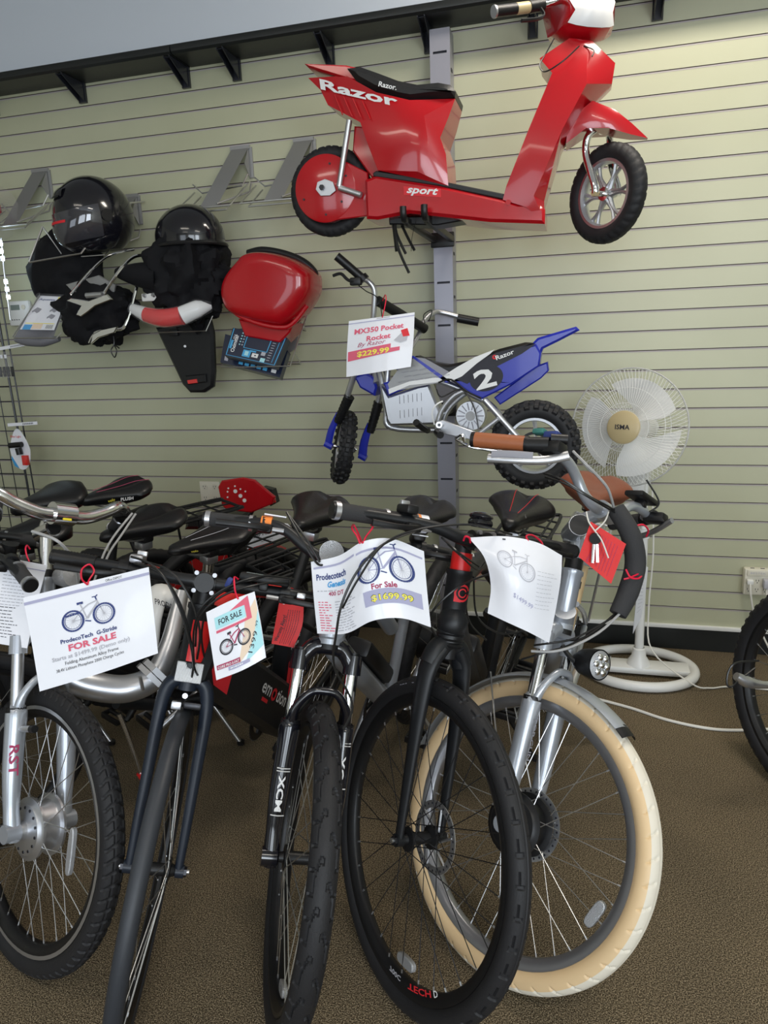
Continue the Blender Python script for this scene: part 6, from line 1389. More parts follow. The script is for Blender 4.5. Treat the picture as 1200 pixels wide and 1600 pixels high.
B2.tubes('top_tube', [([B2.HT+V(-0.02, 0, -0.03), B2.HT+V(-0.22, 0, -0.05), V(-0.56, 0, 0.72)], 0.0185)], 'red_paint')
# big battery down tube, box section
hbp, bbp = B2.HB+V(-0.02, 0, 0.02), B2.BB+V(0.0, 0, 0.03); dd = (hbp-bbp).normalized(); nn = dd.cross(V(0, 1, 0)).normalized(); Ld = (hbp-bbp).length
T2 = frame(bbp, dd, V(0, 1, 0), nn)
def dtube(x0, x1, h0, h1, w, m, bev=0.014): 
    b = MB(); b.T = T2; b.prism([(x0, -h0), (x1, -h1), (x1, h1), (x0, h0)], -w/2, w/2, m, ax='y', bev=bev); return b
dt = dtube(-0.04, Ld+0.02, 0.080, 0.060, 0.085, 'matte_black').build('down_tube', B2.root, B2.Mf)
b = MB(); b.T = T2; YB = 0.0432
b.prism([(Ld-0.15, -0.05), (Ld-0.12, 0.035), (Ld-0.02, 0.048), (Ld-0.01, -0.02), (Ld-0.05, -0.046)], YB, YB+0.0006, 'ink_red', ax='y')
b.text('em', 0.056, lambda x, y: V(0.340-x, YB+0.001, 0.004+y), 'decal_white', align='l', width=0.088, bold=0.01)
b.text('o', 0.075, lambda x, y: V(0.245-x, YB+0.001, 0.0+y), 'ink_red', align='l', width=0.05, bold=0.02)
b.text('tion', 0.056, lambda x, y: V(0.190-x, YB+0.001, 0.004+y), 'decal_white', align='l', width=0.105, bold=0.01)
b.prism([(0.31, -0.016), (0.255, -0.016), (0.255, -0.006), (0.31, -0.006)], YB, YB+0.0006, 'ink_red', ax='y'); b.build('frame_lettering', dt, B2.Mf)
# rear battery on the seat tube
sb0, sb1 = B2.BB+V(-0.0, 0, 0.06), V(-0.57, 0, 0.72); d2 = (sb1-sb0).normalized(); n2 = d2.cross(V(0, 1, 0)).normalized(); L2 = (sb1-sb0).length; T3 = frame(sb0, d2, V(0, 1, 0), n2)
b = MB(); b.T = T3; b.prism([(0, -0.03), (L2, -0.022), (L2, 0.022), (0.05, 0.062), (0, 0.06)], -0.03, 0.03, 'matte_black', ax='y', bev=0.010); st_ = b.build('seat_tube', B2.root, B2.Mf)
b = MB(); b.T = T3; b.prism([(0.02, -0.03), (0.16, -0.03), (0.185, -0.005), (0.16, 0.05), (0.06, 0.055), (0.03, 0.03)], 0.0302, 0.0308, 'ink_red', ax='y')
b.T = None
for k, t in enumerate(('Class', '2', 'electric', 'bicycle')):
    c = sb0+d2*(0.27-0.022*k); b.text(t, 0.018, lambda x, y, c=c: V(c.x-x, 0.0312, c.z+y), 'decal_white', width=0.0095*len(t)**0.9+0.004, bold=0.02)
b.build('frame_lettering', st_, B2.Mf)
B2.rear(0.048, 'rubber', 'matte_black', 'black', tread_block(50, 0.003)); B2.crank(-175, 'black'); B2.seatpost((-0.575, 0, 0.72), 'matte_black', r=0.016, W=0.20, H=0.065, split=True); B2.kickstand()

# ---- silver folding bicycle, hub motor in the front wheel
B1 = Bike('silver folding electric bicycle with silver front hub motor and swooping polished frame tube', (-1.264, 1.122, -22.9, 18.06, .330, 74.6), (.465, .60), (-1.064,1.860,0.860), lean=12, wb=1.0)
B1.front_wheel(0.052, tread_block(74, 0.0030, 0.26, 1.2, 0.5), 'rubber', 'motor', 'satin_alu', 'black', 'steel', n=36, side='satin_alu', depth=0.03, nu=888, nv=40, refl=None, off=0.4)
b = spoke_reflector(0.178, R_(5), -0.02, 'reflector', 0.105, 0.020); b.build('spoke_reflector', B1.rim, B1.Mw)
b = MB(); arc_text(b, 'MMT', 0.018, 0.262, -112, -0.020, 'ink_yellow', 0.06, 0); b.build('rim_lettering', B1.rim, B1.Mw)
b = MB()
for k in range(14):
    for sg in (-1, 1): a = 2*PI*k/14; b.cyl((0.05*math.cos(a), sg*0.036, 0.05*math.sin(a)), (0.05*math.cos(a), sg*0.0385, 0.05*math.sin(a)), 0.0035, 'dark_spoke', n=8)
b.build('motor_screw', B1.root, B1.Mw)
B1.susp_fork('silver', 'silver', 'satin_alu', sp=0.064, lr=0.0225, zc=0.44)
b = MB(); b.text('RST', 0.030, lambda x, y: V(0.0235*math.cos((y-0.010)/0.0235+0.5*-1), -0.066+0.0235*math.sin((y-0.010)/0.0235-0.5), 0.165-x), 'ink_maroon', width=0.07, bold=0.02); b.build('fork_lettering', B1.root, B1.Ms)
b = MB(); b.cyl((0.0, -0.085, 0.20), (0.0, -0.055, 0.20), 0.009, 'silver'); b.cyl((0.02, -0.062, 0.235), (0.06, -0.058, 0.235), 0.008, 'satin_alu'); b.cyl((0.06, -0.058, 0.235), (0.075, -0.057, 0.235), 0.009, 'black'); b.cyl((0.02, 0.062, 0.235), (0.06, 0.058, 0.235), 0.008, 'satin_alu'); b.build('brake_boss', B1.root, B1.Ms)
B1.head('silver', 0.025, spacer=0.02)
b = MB(); b.cyl((0, 0, 0.60), (0, 0, 0.72), 0.0165, 'polish', n=20); b.cyl((-0.03, -0.0, 0.715), (0.035, 0, 0.725), 0.022, 'polish', n=20); b.cyl((0.036, 0, 0.725), (0.039, 0, 0.7255), 0.018, 'black', n=20)
b.tube([(-0.01, 0, 0.72), (0.01, 0, 0.75), (0.06, 0.0, 0.755)], 0.016, 'polish', n=12); b.cyl((0.075, -0.028, 0.755), (0.075, 0.028, 0.755), 0.029, 'polish', n=22); b.build('stem', B1.root, B1.Ms)
b = MB(); b.box((0.099, 0.0, 0.748), (0.002, 0.022, 0.026), 'yellow'); b.build('stem_sticker', B1.root, B1.Ms, label='small yellow warning sticker')
B1.bar([(0.075, 0, 0.752), (0.075, 0.06, 0.752), (0.070, 0.12, 0.772), (0.06, 0.17, 0.795), (0.0, 0.23, 0.797), (-0.08, 0.27, 0.79), (-0.17, 0.30, 0.78)], 'polish', r=0.0165, rc=0.0200)
for sg in (-1, 1):
    B1.grip((-0.17, sg*0.30, 0.78), (-0.07, sg*0.262, 0.793), 'foam', 0.0165, 'satin_alu')
    b = MB(); b.cyl((-0.06, sg*0.258, 0.795), (-0.03, sg*0.245, 0.80), 0.019, 'black'); b.tube([(-0.02, sg*0.225, 0.785), (-0.05, sg*0.262, 0.775), (-0.13, sg*0.30, 0.762)], 0.007, 'black', n=8); b.box((0.0, sg*0.222, 0.79), (0.05, 0.03, 0.022), 'black', bev=0.005); b.build('brake_lever', B1.hbar, B1.Ms)
B1.cables([[(-1.193,1.305,1.028), (-1.129,1.297,1.014), (-1.114,1.315,0.983), (-1.122,1.345,0.942), (-1.170,1.399,0.824)]], 'grey_cable', 0.0035)
B1.cables([[(-1.170,1.652,0.987), (-1.170,1.568,0.950), (-1.169,1.519,0.920), (-1.171,1.489,0.886), (-1.193,1.465,0.815)], [(-1.161,1.654,0.985), (-1.157,1.571,0.944), (-1.157,1.521,0.917), (-1.163,1.489,0.878)]], 'grey_cable', 0.0030)
b = MB(); b.lathe([(0, 0.05), (0.028, 0.046), (0.032, 0.03), (0.022, 0.0), (0.0, -0.01)], 'reflector', (0.03, 0.02, 0.60), axis=(1, 0.2, 0), n=22); b.build('headlight', B1.root, B1.Ms)
pts = [(-1.285,1.404,0.755), (-1.270,1.390,0.683), (-1.235,1.403,0.612), (-1.184,1.430,0.577), (-1.116,1.466,0.560), (-1.065,1.516,0.576), (-1.047,1.568,0.639), (-1.050,1.627,0.708), (-1.054,1.670,0.758)]
b = MB(); b.tube(pts, [0.030, 0.034, 0.037, 0.037, 0.036, 0.034, 0.026, 0.022, 0.019], 'satin_alu', n=24, k=8); b.build('main_tube', B1.root)
pA, pB = V((-1.069,1.508,0.572)), V((-1.048,1.536,0.594)); dd = (pB-pA).normalized()
b = MB(); b.cyl(pA-dd*0.006, pA+dd*0.008, 0.055, 'satin_alu', n=8); b.cyl(pA+dd*0.011, pA+dd*0.027, 0.052, 'satin_alu', n=8)
b.tube([pA+V(0.0, -0.045, -0.01), pA+V(0.0, -0.050, 0.03)], 0.005, 'steel', k=1); b.build('folding_hinge', B1.root)
B1.tubes('lower_tube', [([B1.BB, B1.BB+V(0.16, 0, 0.05), V(-0.20, 0, 0.44)], 0.018)], 'matte_black')
B1.tubes('seat_tube', [([B1.BB, V(B1.SAD.x*0.97, 0, 0.62)], 0.019)], 'satin_alu')
B1.rear(0.05, 'rubber', 'satin_alu', 'black', tread_block(50, 0.003)); B1.crank(-30, 'satin_alu'); B1.seatpost((B1.SAD.x*0.97, 0, 0.62), 'polish', r=0.0165, W=0.17, L=0.28, stitch='ink_grey')
b = MB(); b.text('velo', 0.010, lambda x, y: V(0.085-x*0.9, 0.038+0.3*x, 0.030+y), 'ink_yellow', width=0.022); b.build('saddle_lettering', B1.sd, B1.Mf @ Matrix.Translation(B1.SAD))
b = MB(); b.tube([(-1.222,1.553,0.427), (-1.208,1.560,0.354), (-1.186,1.567,0.226)], 0.007, 'polish', n=10, k=3); b.cyl((-1.187,1.564,0.236), (-1.183,1.570,0.215), 0.011, 'lens_red', n=12); b.tube([(-1.185,1.570,0.215), (-1.271,1.705,0.008)], 0.010, 'black', n=10, k=1); b.build('kickstand', B1.root)
B1.rack(0.70, B1.RH.x+0.26, B1.RH.x-0.12, 0.14)

# ---- bicycle at the right frame edge: its rear wheel stands nearest the wall
_h = R_(-60); _hx, _hy = math.cos(_h), math.sin(_h)
B6 = Bike('black mountain bicycle cut off by the right frame edge, knobbly rear tyre near the wall', (0.665+1.08*_hx, 2.20+1.08*_hy, -60, 6, .345, 70), (.50, .62), (0.665+0.33*_hx+0.09, 2.20+0.33*_hy+0.05, 0.93), lean=6, wb=0.86, name='mountain_bicycle')
B6.front_wheel(0.056, tread_knob(48, 0.003), 'rubber', nu=200, n=28); B6.susp_fork('gloss_black', 'gloss_black'); B6.head('matte_black'); B6.stem(0.66, 0.06); B6.bar([(0.06, 0, 0.66), (0.06, 0.06, 0.66), (0.03, 0.33, 0.68)])
B6.grip((0.03, -0.33, 0.68), (0.042, -0.22, 0.672)); B6.grip((0.03, 0.33, 0.68), (0.042, 0.22, 0.672))
B6.tubes('top_tube', [([B6.HT+V(-0.02, 0, -0.03), V(B6.SAD.x*0.94, 0, 0.70)], 0.022)], 'matte_black'); B6.tubes('down_tube', [([B6.HB+V(0, 0, 0.04), B6.BB], 0.028)], 'matte_black'); B6.tubes('seat_tube', [([B6.BB, V(B6.SAD.x*0.95, 0, 0.74)], 0.017)], 'matte_black')
B6.rear(0.058, 'rubber', 'matte_black', 'black', tread_knob(64, 0.0035), nu=512); B6.crank(-120, 'satin_alu'); B6.seatpost((B6.SAD.x*0.95, 0, 0.74), 'black')
b = MB(); b.tube([(0.487,2.144,0.410), (0.523,2.159,0.386), (0.572,2.198,0.362), (0.631,2.251,0.341)], [0.012, 0.018, 0.012, 0.010], 'satin_alu', n=12); b.build('derailleur_arm', B6.root)
b = MB(); c = B6.RH

b.tube([(0.556,2.192,0.443), (0.486,2.153,0.448), (0.464,2.141,0.422), (0.462,2.131,0.385), (0.478,2.134,0.381), (0.502,2.146,0.402), (0.544,2.174,0.426)], 0.003, 'cable', n=6); b.build('derailleur_cable', B6.root)

# ---- second row at the left
def back_bike(label, front, h, lean, sad, R=.335, bar_m='black', **kw):
    k = Bike(label, (front[0], front[1], h, lean, R, 72), (.46, .59), sad, lean=lean, wb=1.0)
    k.front_wheel(0.048, tread_block(50, 0.003), nu=120, n=28); k.rigid_fork('matte_black'); k.head('matte_black'); k.stem(0.63, 0.05)
    k.bar([(0.05, 0, 0.63), (0.05, 0.06, 0.63), (0.03, 0.18, 0.66), (0.0, 0.31, 0.66)], kw.get('barm', 'matte_black'))
    for sg in (-1, 1): k.grip((0.0, sg*0.315, 0.66), (0.014, sg*0.215, 0.66)); k.lever((0.022, sg*0.175, 0.66), sg)
    fm = kw.get('fm', 'matte_black')
    k.tubes('top_tube', [([k.HT+V(-0.02, 0, -0.03), V(k.SAD.x*0.92, 0, 0.62)], 0.022)], fm); k.tubes('down_tube', [([k.HB+V(0, 0, 0.04), k.BB], 0.028)], fm); k.tubes('seat_tube', [([k.BB, V(k.SAD.x*0.95, 0, 0.68)], 0.017)], fm)
    k.rear(0.048, 'rubber', fm, 'black'); k.crank(kw.get('ca', -50), 'black'); k.seatpost((k.SAD.x*0.95, 0, 0.68), 'black', **kw.get('sk', {})); k.kickstand('steel')
    return k
BC = back_bike('black bicycle at the left frame edge whose bar carries the spec sheet', (-1.93, 1.33), -68, 12, (-1.627,1.745,0.880), sk=dict(W=0.20, L=0.28, H=0.06))
BA = back_bike('black bicycle behind at far left, its shiny wide saddle lowest against the wire grid', (-2.17, 1.36), -138, 8, (-1.733,1.988,0.930), sk=dict(W=0.21, L=0.25, H=0.075, split=False))
BB_ = back_bike('black bicycle behind at left, its saddle with red stitching highest in the second row', (-2.02, 1.56), -138, 8, (-1.574,2.138,0.930), sk=dict(W=0.19, L=0.26, H=0.06, stitch='ink_maroon'))
b = MB(); b.text('velo', 0.016, lambda x, y: V(0.055-x, 0.062-0.12*x-0.0*y, 0.034+y), 'ink_yellow', width=0.028); b.text('PLUSH', 0.016, lambda x, y: V(0.055-0.028-x, 0.074+0.25*x, 0.034+y), 'decal_white', width=0.042, bold=0.02, align='l'); b.build('saddle_lettering', BB_.sd, BB_.Mf @ Matrix.Translation(BB_.SAD))
BB_.rack(0.80, BB_.RH.x+0.26, BB_.RH.x-0.14, 0.15)
BE = back_bike('black and white bicycle just behind the silver folding one, its long saddle pointing left', (-1.66, 1.42), -132, 8, (-1.320,1.907,0.880), sk=dict(W=0.20, L=0.30, H=0.06))
b = MB(); b.tube([(-1.135,1.603,0.617), (-1.130,1.625,0.704), (-1.119,1.662,0.752), (-1.078,1.704,0.706), (-1.061,1.734,0.636)], [0.03, 0.034, 0.036, 0.036, 0.034], 'white', n=20, k=8, flat=0.6); 
def _arc(x, y):
    p0, p1, p2 = V((-1.103,1.616,0.743)), V((-1.073,1.632,0.731)), V((-1.046,1.657,0.697)); t = x/0.12+0.5
    q = p0*(1-t)**2+p1*2*t*(1-t)+p2*t*t; return q+V(0, -0.008, y)
b.text('PRODECO', 0.024, _arc, 'ink', width=0.115, bold=0.01); b.build('white_frame_tube', BE.root, label='white frame tube with black lettering')
b = MB(); b.prism([Q(p) for p in ((-1.161,2.050,0.812), (-1.121,2.050,0.858), (-1.020,2.050,0.874), (-1.015,2.050,0.824), (-1.059,2.050,0.772), (-1.130,2.050,0.760))], 1.98, 2.12, 'black', bev=0.010); b.build('battery_case', BE.root)
BE.rack(0.70, BE.RH.x+0.26, BE.RH.x-0.14, 0.15)

# ---- small red pocket scooter against the wall
pm = thing('pocket_scooter', 'small red scooter against the wall, its red dotted front panel above a price sheet', 'scooter', (-1.45, 2.98, 0))
pc = V((-1.458,2.930,0.300)); PH = 0.14
PW = frame((pc.x, 2.93, PH+0.176), (1, 0, 0), (0, 1, 0), (0, 0, 1))
tyre(0.176, 0.06, 'rubber', tread_block(30, 0.003), nu=160, nv=18).build('rear_tire', pm, PW)
rm = rim(0.176, 0.06, 'satin_alu', 0.018, n=48).build('rear_rim', pm, PW)
b = MB(); b.lathe([(0.02, -0.02), (0.098, -0.022), (0.098, 0.02)], 'black', n=40); b.text('MOMO', 0.022, lambda x, y: V((0.082+y)*math.sin(x/0.085), -0.0235, (0.082+y)*math.cos(x/0.085)), 'ink_grey', width=0.13); b.build('rim_disc', rm, PW)
b = MB(); b.prism([(pc.x-0.10, 0.42), (pc.x+0.05, 0.54), (pc.x+0.16, 0.50), (pc.x+0.215, 0.42), (pc.x+0.21, 0.36), (pc.x+0.17, 0.40), (pc.x+0.05, 0.48), (pc.x-0.10, 0.36)], 2.88, 2.98, 'red', bev=0.01); b.build('rear_fender', pm)
b = MB(); b.prism([(pc.x-0.75, 0.25), (pc.x-0.70, 0.42), (pc.x-0.35, 0.40), (pc.x-0.15, 0.60), (pc.x+0.02, 0.60), (pc.x+0.0, 0.45), (pc.x-0.15, 0.30), (pc.x-0.20, 0.22)], 2.85, 3.0, 'red', bev=0.015); b.build('body', pm)
b = MB(); b.prism([(pc.x-0.30, 0.60), (pc.x-0.28, 0.66), (pc.x-0.02, 0.67), (pc.x+0.04, 0.61)], 2.85, 3.0, 'leather_black', bev=0.02); b.build('seat', pm)
pp_ = [Q(p) for p in ((-1.561,2.900,0.713), (-1.574,2.900,0.803), (-1.552,2.900,0.834), (-1.444,2.900,0.850), (-1.388,2.900,0.839), (-1.294,2.900,0.763), (-1.309,2.900,0.730), (-1.417,2.900,0.686), (-1.536,2.900,0.695))]
b = MB(); b.prism(pp_, 2.88, 2.90, 'red', bev=0.006)
for x, y in ((366,757), (379,753), (389,758), (364,763), (363,773), (363,781), (398,762)): q = V((-1.444,2.874,0.781)); b.cyl((pp_[0][0]+(x-350)*0.00262, 2.881, pp_[0][1]+(790-y)*0.00262), (pp_[0][0]+(x-350)*0.00262, 2.877, pp_[0][1]+(790-y)*0.00262), 0.004, 'decal_white', n=10)
for x, y in ((379,762), (388,770), (395,778)): b.cyl((pp_[0][0]+(x-350)*0.00262, 2.881, pp_[0][1]+(790-y)*0.00262), (pp_[0][0]+(x-350)*0.00262, 2.876, pp_[0][1]+(790-y)*0.00262), 0.009, 'decal_white', n=14)
b.build('front_panel', pm)
b = MB(); b.prism([Q(p) for p in ((-1.392,2.930,0.776), (-1.367,2.930,0.800), (-1.317,2.930,0.789), (-1.303,2.930,0.727), (-1.333,2.930,0.711))], 2.91, 2.96, 'black', bev=0.005); b.prism([Q(p) for p in ((-1.328,2.905,0.753), (-1.303,2.905,0.753), (-1.302,2.905,0.732), (-1.324,2.905,0.732))], 2.903, 2.91, 'lens_red'); b.build('rear_lamp', pm)
b = MB(); b.tube([(pc.x-0.6, 2.93, 0.40), (pc.x-0.66, 2.93, 0.60), (pc.x-0.62, 2.93, 0.66)], 0.014, 'black'); b.tube([(pc.x-0.62, 2.80, 0.66), (pc.x-0.62, 3.06, 0.66)], 0.012, 'black', k=1); b.build('handlebar', pm)
b = MB(); b.tube([(pc.x-0.02, 2.90, 0.60), (V(pp_[7]+(0,)).x, 2.90, pp_[7][1]+0.01)], 0.01, 'black', k=1); b.build('panel_mount', pm)
tyre(0.165, 0.06, 'rubber', tread_block(30, 0.003), nu=100, nv=14).build('front_tire', pm, frame((pc.x-0.86, 2.93, PH+0.165), (1, 0, 0), (0, 1, 0), (0, 0, 1)))
b = MB(); b.box((pc.x-0.42, 2.95, PH/2), (1.3, 0.36, PH), 'shelf', bev=0.004); tag(top_mesh(b, 'display_platform', (pc.x-0.42, 2.95, 0)), 'low black platform under the small red scooter by the wall', 'platform')

# ------------------------------------------------------------------ price signs, cards and ties
def sign(name, label, rows, draw, m='paper', cat='sign', tiep=None, border=True, th=0.0007, group=None, nu=24, nv=16):
    """rows of points from the top edge down; the sheet is a smooth surface through them. F(u, v, h): u across, v down, h off the face"""
    rows = [[V(p) for p in r] for r in rows]
    def cr(P, t):
        n = len(P)-1
        if n == 1: return P[0].lerp(P[1], t)
        x = min(max(t, 0), 1)*n; i = min(int(x), n-1); f = x-i
        a, b_, c, d = P[max(i-1, 0)], P[i], P[i+1], P[min(i+2, n)]
        if i == 0: a = b_*2-c
        if i+2 > n: d = c*2-b_
        return 0.5*((2*b_)+(c-a)*f+(2*a-5*b_+4*c-d)*f*f+(3*b_-a-3*c+d)*f**3)
    def S(u, v): return cr([cr(r, u) for r in rows], v)
    def F(u, v, h=0.0009):
        e = 0.01; du = S(min(u+e, 1), v)-S(max(u-e, 0), v); dv = S(u, min(v+e, 1))-S(u, max(v-e, 0))
        n = dv.cross(du).normalized()
        if n.y > 0: n = -n
        return S(u, v)+n*h
    b = MB(); b.grid(lambda u, v: F(u, v, 0), nu, nv, m); b.grid(lambda u, v: F(1-u, v, -th), nu, nv, m)
    draw(b, F, S)
    if tiep: b.tube([V(p) for p in tiep], 0.0020, 'twist', n=6)
    o = top_mesh(b, name, S(0.5, 0.5), ang=60); tag(o, label, cat, group); return o
def quad(b, F, u0, v0, u1, v1, m, h=0.0010, n=6):
    vs = []; 
    for j in range(3):
        for i in range(n+1): vs.append(F(u0+(u1-u0)*i/n, v0+(v1-v0)*j/2, h))
    b.add(vs, [[j*(n+1)+i, (j+1)*(n+1)+i, (j+1)*(n+1)+i+1, j*(n+1)+i+1] for j in range(2) for i in range(n)], m)
def patch(b, F, c, m, h=0.0010, n=8):
    """printed four-cornered patch that follows the curl of the sheet; c = corners in order"""
    vs = []
    for j in range(n+1):
        for i in range(n+1):
            s, t = i/n, j/n; u = (c[0][0]*(1-s)+c[1][0]*s)*(1-t)+(c[3][0]*(1-s)+c[2][0]*s)*t; v = (c[0][1]*(1-s)+c[1][1]*s)*(1-t)+(c[3][1]*(1-s)+c[2][1]*s)*t
            vs.append(F(u, v, h))
    b.add(vs, [[j*(n+1)+i, (j+1)*(n+1)+i, (j+1)*(n+1)+i+1, j*(n+1)+i+1] for j in range(n) for i in range(n)], m)
def strip(b, F, pts, w, m, h=0.0012):
    """thin drawn line in sheet coordinates; pts (u, v); w in v units; aspect handled by caller"""
    for (u0, v0), (u1, v1) in zip(pts, pts[1:]):
        du, dv = u1-u0, v1-v0; L = math.hypot(du, dv) or 1; nx, ny = -dv/L*w/2, du/L*w/2
        b.add([F(u0+nx, v0+ny, h), F(u1+nx, v1+ny, h), F(u1-nx, v1-ny, h), F(u0-nx, v0-ny, h)], [[0, 1, 2, 3]], m)
def words(b, F, st, u, v, hgt, width, m, asp, align='c', h=0.0013, bold=0.0, shear=0.0, rot=0.0):
    """hgt in v units, width in u units; asp = sheet height / width; rot in degrees, counter-clockwise"""
    c, s_ = math.cos(R_(rot)), math.sin(R_(rot))
    def fn(x, y):
        X, Y = x, y*asp                       # real proportions, in sheet widths
        return F(u+X*c-Y*s_, v-(X*s_+Y*c)/asp, h)
    b.text(st, hgt, fn, m, align=align, width=width, bold=bold, shear=shear)
def icon(b, F, u, v, s, asp, m='ink', frame_m=None, w=0.008, rot=0.0):
    """small side view of a bicycle; s = wheelbase in u units"""
    fm = frame_m or m; c, s_ = math.cos(R_(rot)), math.sin(R_(rot))
    def P(x, y): X, Y = (x*c-y*s_)*s, (x*s_+y*c)*s; return (u+X, v-Y/asp)
    for cx in (-0.5, 0.5):
        for r, ww in ((0.33, 2.2), (0.26, 0.6)):
            strip(b, F, [P(cx+r*math.cos(2*PI*k/28), r*math.sin(2*PI*k/28)) for k in range(29)], w*ww*0.8, m)
        for k in range(8): a = PI*k/8; strip(b, F, [P(cx+0.27*math.cos(a), 0.27*math.sin(a)), P(cx-0.27*math.cos(a), -0.27*math.sin(a))], w*0.2, 'ink_grey')
    for pl, ww in (([(0.5, 0), (0.33, 0.5)], 1), ([(0.36, 0.42), (-0.05, -0.02)], 1.8), ([(0.34, 0.48), (0.05, 0.42), (-0.16, 0.30)], 1.2), ([(-0.05, -0.02), (-0.2, 0.5)], 1), ([(-0.5, 0), (-0.05, -0.02)], 0.8), ([(-0.5, 0), (-0.15, 0.32)], 0.8)):
        strip(b, F, [P(*q) for q in pl], w*ww, fm)
    for pl, ww in (([(-0.30, 0.52), (-0.10, 0.52)], 2.4), ([(0.33, 0.5), (0.30, 0.62), (0.20, 0.62)], 1.0), ([(0.30, 0.60), (0.38, 0.66)], 1.0), ([(-0.12, -0.08), (0.06, -0.14)], 1.2)): strip(b, F, [P(*q) for q in pl], w*ww, m)
def dots(b, F, u, v, n, lw, dv, m='ink_grey', seed=1, h=0.0012, lh=0.008):
    """lines of print too small to read"""
    rr = random.Random(seed)
    for k in range(n):
        x = u
        while x < u+lw*(0.55+0.45*rr.random()):
            wd = 0.015+0.035*rr.random(); quad(b, F, x, v+k*dv, min(x+wd, 1), v+k*dv+lh, m, h, 1); x += wd+0.01

# 1 G-Stride sheet
def d1(b, F, S):
    a = 0.80
    quad(b, F, 0.0, 0.055, 1.0, 0.085, 'ink_lilac', 0.0011, 10)
    words(b, F, 'Office DEPOT', 0.72, 0.045, 0.035, 0.13, 'ink', a)
    icon(b, F, 0.48, 0.36, 0.25, a, 'ink_navy', 'ink_grey', 0.010)
    strip(b, F, [(0.30, 0.30), (0.42, 0.29)], 0.02, 'ink_navy')
    words(b, F, 'ProdecoTech  G-Stride', 0.46, 0.565, 0.062, 0.46, 'ink_navy', a, bold=0.025)
    words(b, F, 'FOR SALE', 0.48, 0.66, 0.095, 0.39, 'ink_pink', a, bold=0.035)
    words(b, F, 'Starts at $1499.99 (Demo only)', 0.46, 0.735, 0.062, 0.64, 'ink_grey', a, bold=0.02)
    words(b, F, 'Folding Aluminum Alloy Frame', 0.46, 0.80, 0.052, 0.44, 'ink', a)
    words(b, F, '38.4V Lithium Phosphate 2000 Charge Cycles', 0.44, 0.86, 0.048, 0.56, 'ink', a)
sign('price_sign', 'white sheet with pink FOR SALE, Demo only and a bicycle drawing, hanging at left front', [[(-1.074,1.123,0.941), (-0.949,1.159,0.968), (-0.829,1.203,0.992)], [(-1.051,1.102,0.848), (-0.925,1.133,0.878), (-0.814,1.180,0.905)], [(-1.026,1.076,0.761), (-0.907,1.112,0.794), (-0.798,1.155,0.827)]], d1,
     tiep=[(-0.942,1.155,0.965), (-0.960,1.163,0.973), (-0.974,1.184,0.986), (-0.965,1.198,0.993), (-0.949,1.189,0.982), (-0.945,1.167,0.972), (-0.942,1.155,0.965)])
# 2 spec sheet
def d2(b, F, S):
    words(b, F, 'Office DEPOT', 0.70, 0.055, 0.03, 0.16, 'ink', 0.8); quad(b, F, 0, 0.065, 1, 0.075, 'ink_lilac', 0.001, 10)
    dots(b, F, 0.62, 0.14, 11, 0.30, 0.035, seed=3); dots(b, F, 0.52, 0.52, 10, 0.36, 0.042, 'ink', seed=5); dots(b, F, 0.05, 0.14, 20, 0.4, 0.038, seed=9)
sign('spec_sheet', 'white printed specification sheet tied to the bar at the left frame edge', [[(-1.496,1.333,0.962), (-1.371,1.363,0.945), (-1.243,1.391,0.917)], [(-1.497,1.297,0.859), (-1.375,1.324,0.836), (-1.260,1.352,0.819)], [(-1.500,1.262,0.764), (-1.380,1.291,0.749), (-1.271,1.316,0.728)]], d2,
     tiep=[(-1.282,1.378,0.929), (-1.292,1.384,0.942), (-1.299,1.391,0.956), (-1.307,1.406,0.961), (-1.307,1.414,0.949)])
# 3 Core Pro E-Fat
def d3(b, F, S):
    a = 1.15
    patch(b, F, [(0.72, 0.30), (0.985, 0.10), (0.985, 0.60), (0.45, 0.90)], 'ink_peach', 0.0007)
    patch(b, F, [(0.985, 0.28), (0.99, 0.80), (0.58, 0.92), (0.82, 0.62)], 'ink_cyan', 0.0009)
    patch(b, F, [(0.45, 0.128), (0.85, 0.02), (0.85, 0.13), (0.45, 0.13)], 'ink_pink', 0.0010); patch(b, F, [(0.75, 0.10), (0.85, 0.06), (0.85, 0.345), (0.75, 0.345)], 'ink_pink', 0.0010)
    quad(b, F, 0.14, 0.13, 0.74, 0.29, 'ink_cyan', 0.0012); quad(b, F, 0.14, 0.31, 0.84, 0.345, 'ink_pink', 0.0012)
    words(b, F, 'FOR SALE', 0.44, 0.245, 0.105, 0.46, 'ink', a, bold=0.02, h=0.0015)
    icon(b, F, 0.46, 0.56, 0.36, a, 'ink', 'ink_maroon', 0.014, rot=6)
    words(b, F, '1399', 0.83, 0.70, 0.115, 0.34, 'ink', a, rot=60, h=0.0015); words(b, F, '.99', 0.935, 0.47, 0.06, 0.11, 'ink', a, rot=66, h=0.0015)
    quad(b, F, 0.05, 0.795, 0.50, 0.865, 'ink_maroon', 0.0012); words(b, F, 'CORE PRO E-FAT', 0.275, 0.853, 0.055, 0.41, 'decal_white', a, bold=0.02, h=0.0015)
    quad(b, F, 0.26, 0.875, 0.68, 0.93, 'ink_lilac', 0.0012); dots(b, F, 0.30, 0.893, 1, 0.33, 0.02, 'decal_white', seed=2, h=0.0014, lh=0.018)
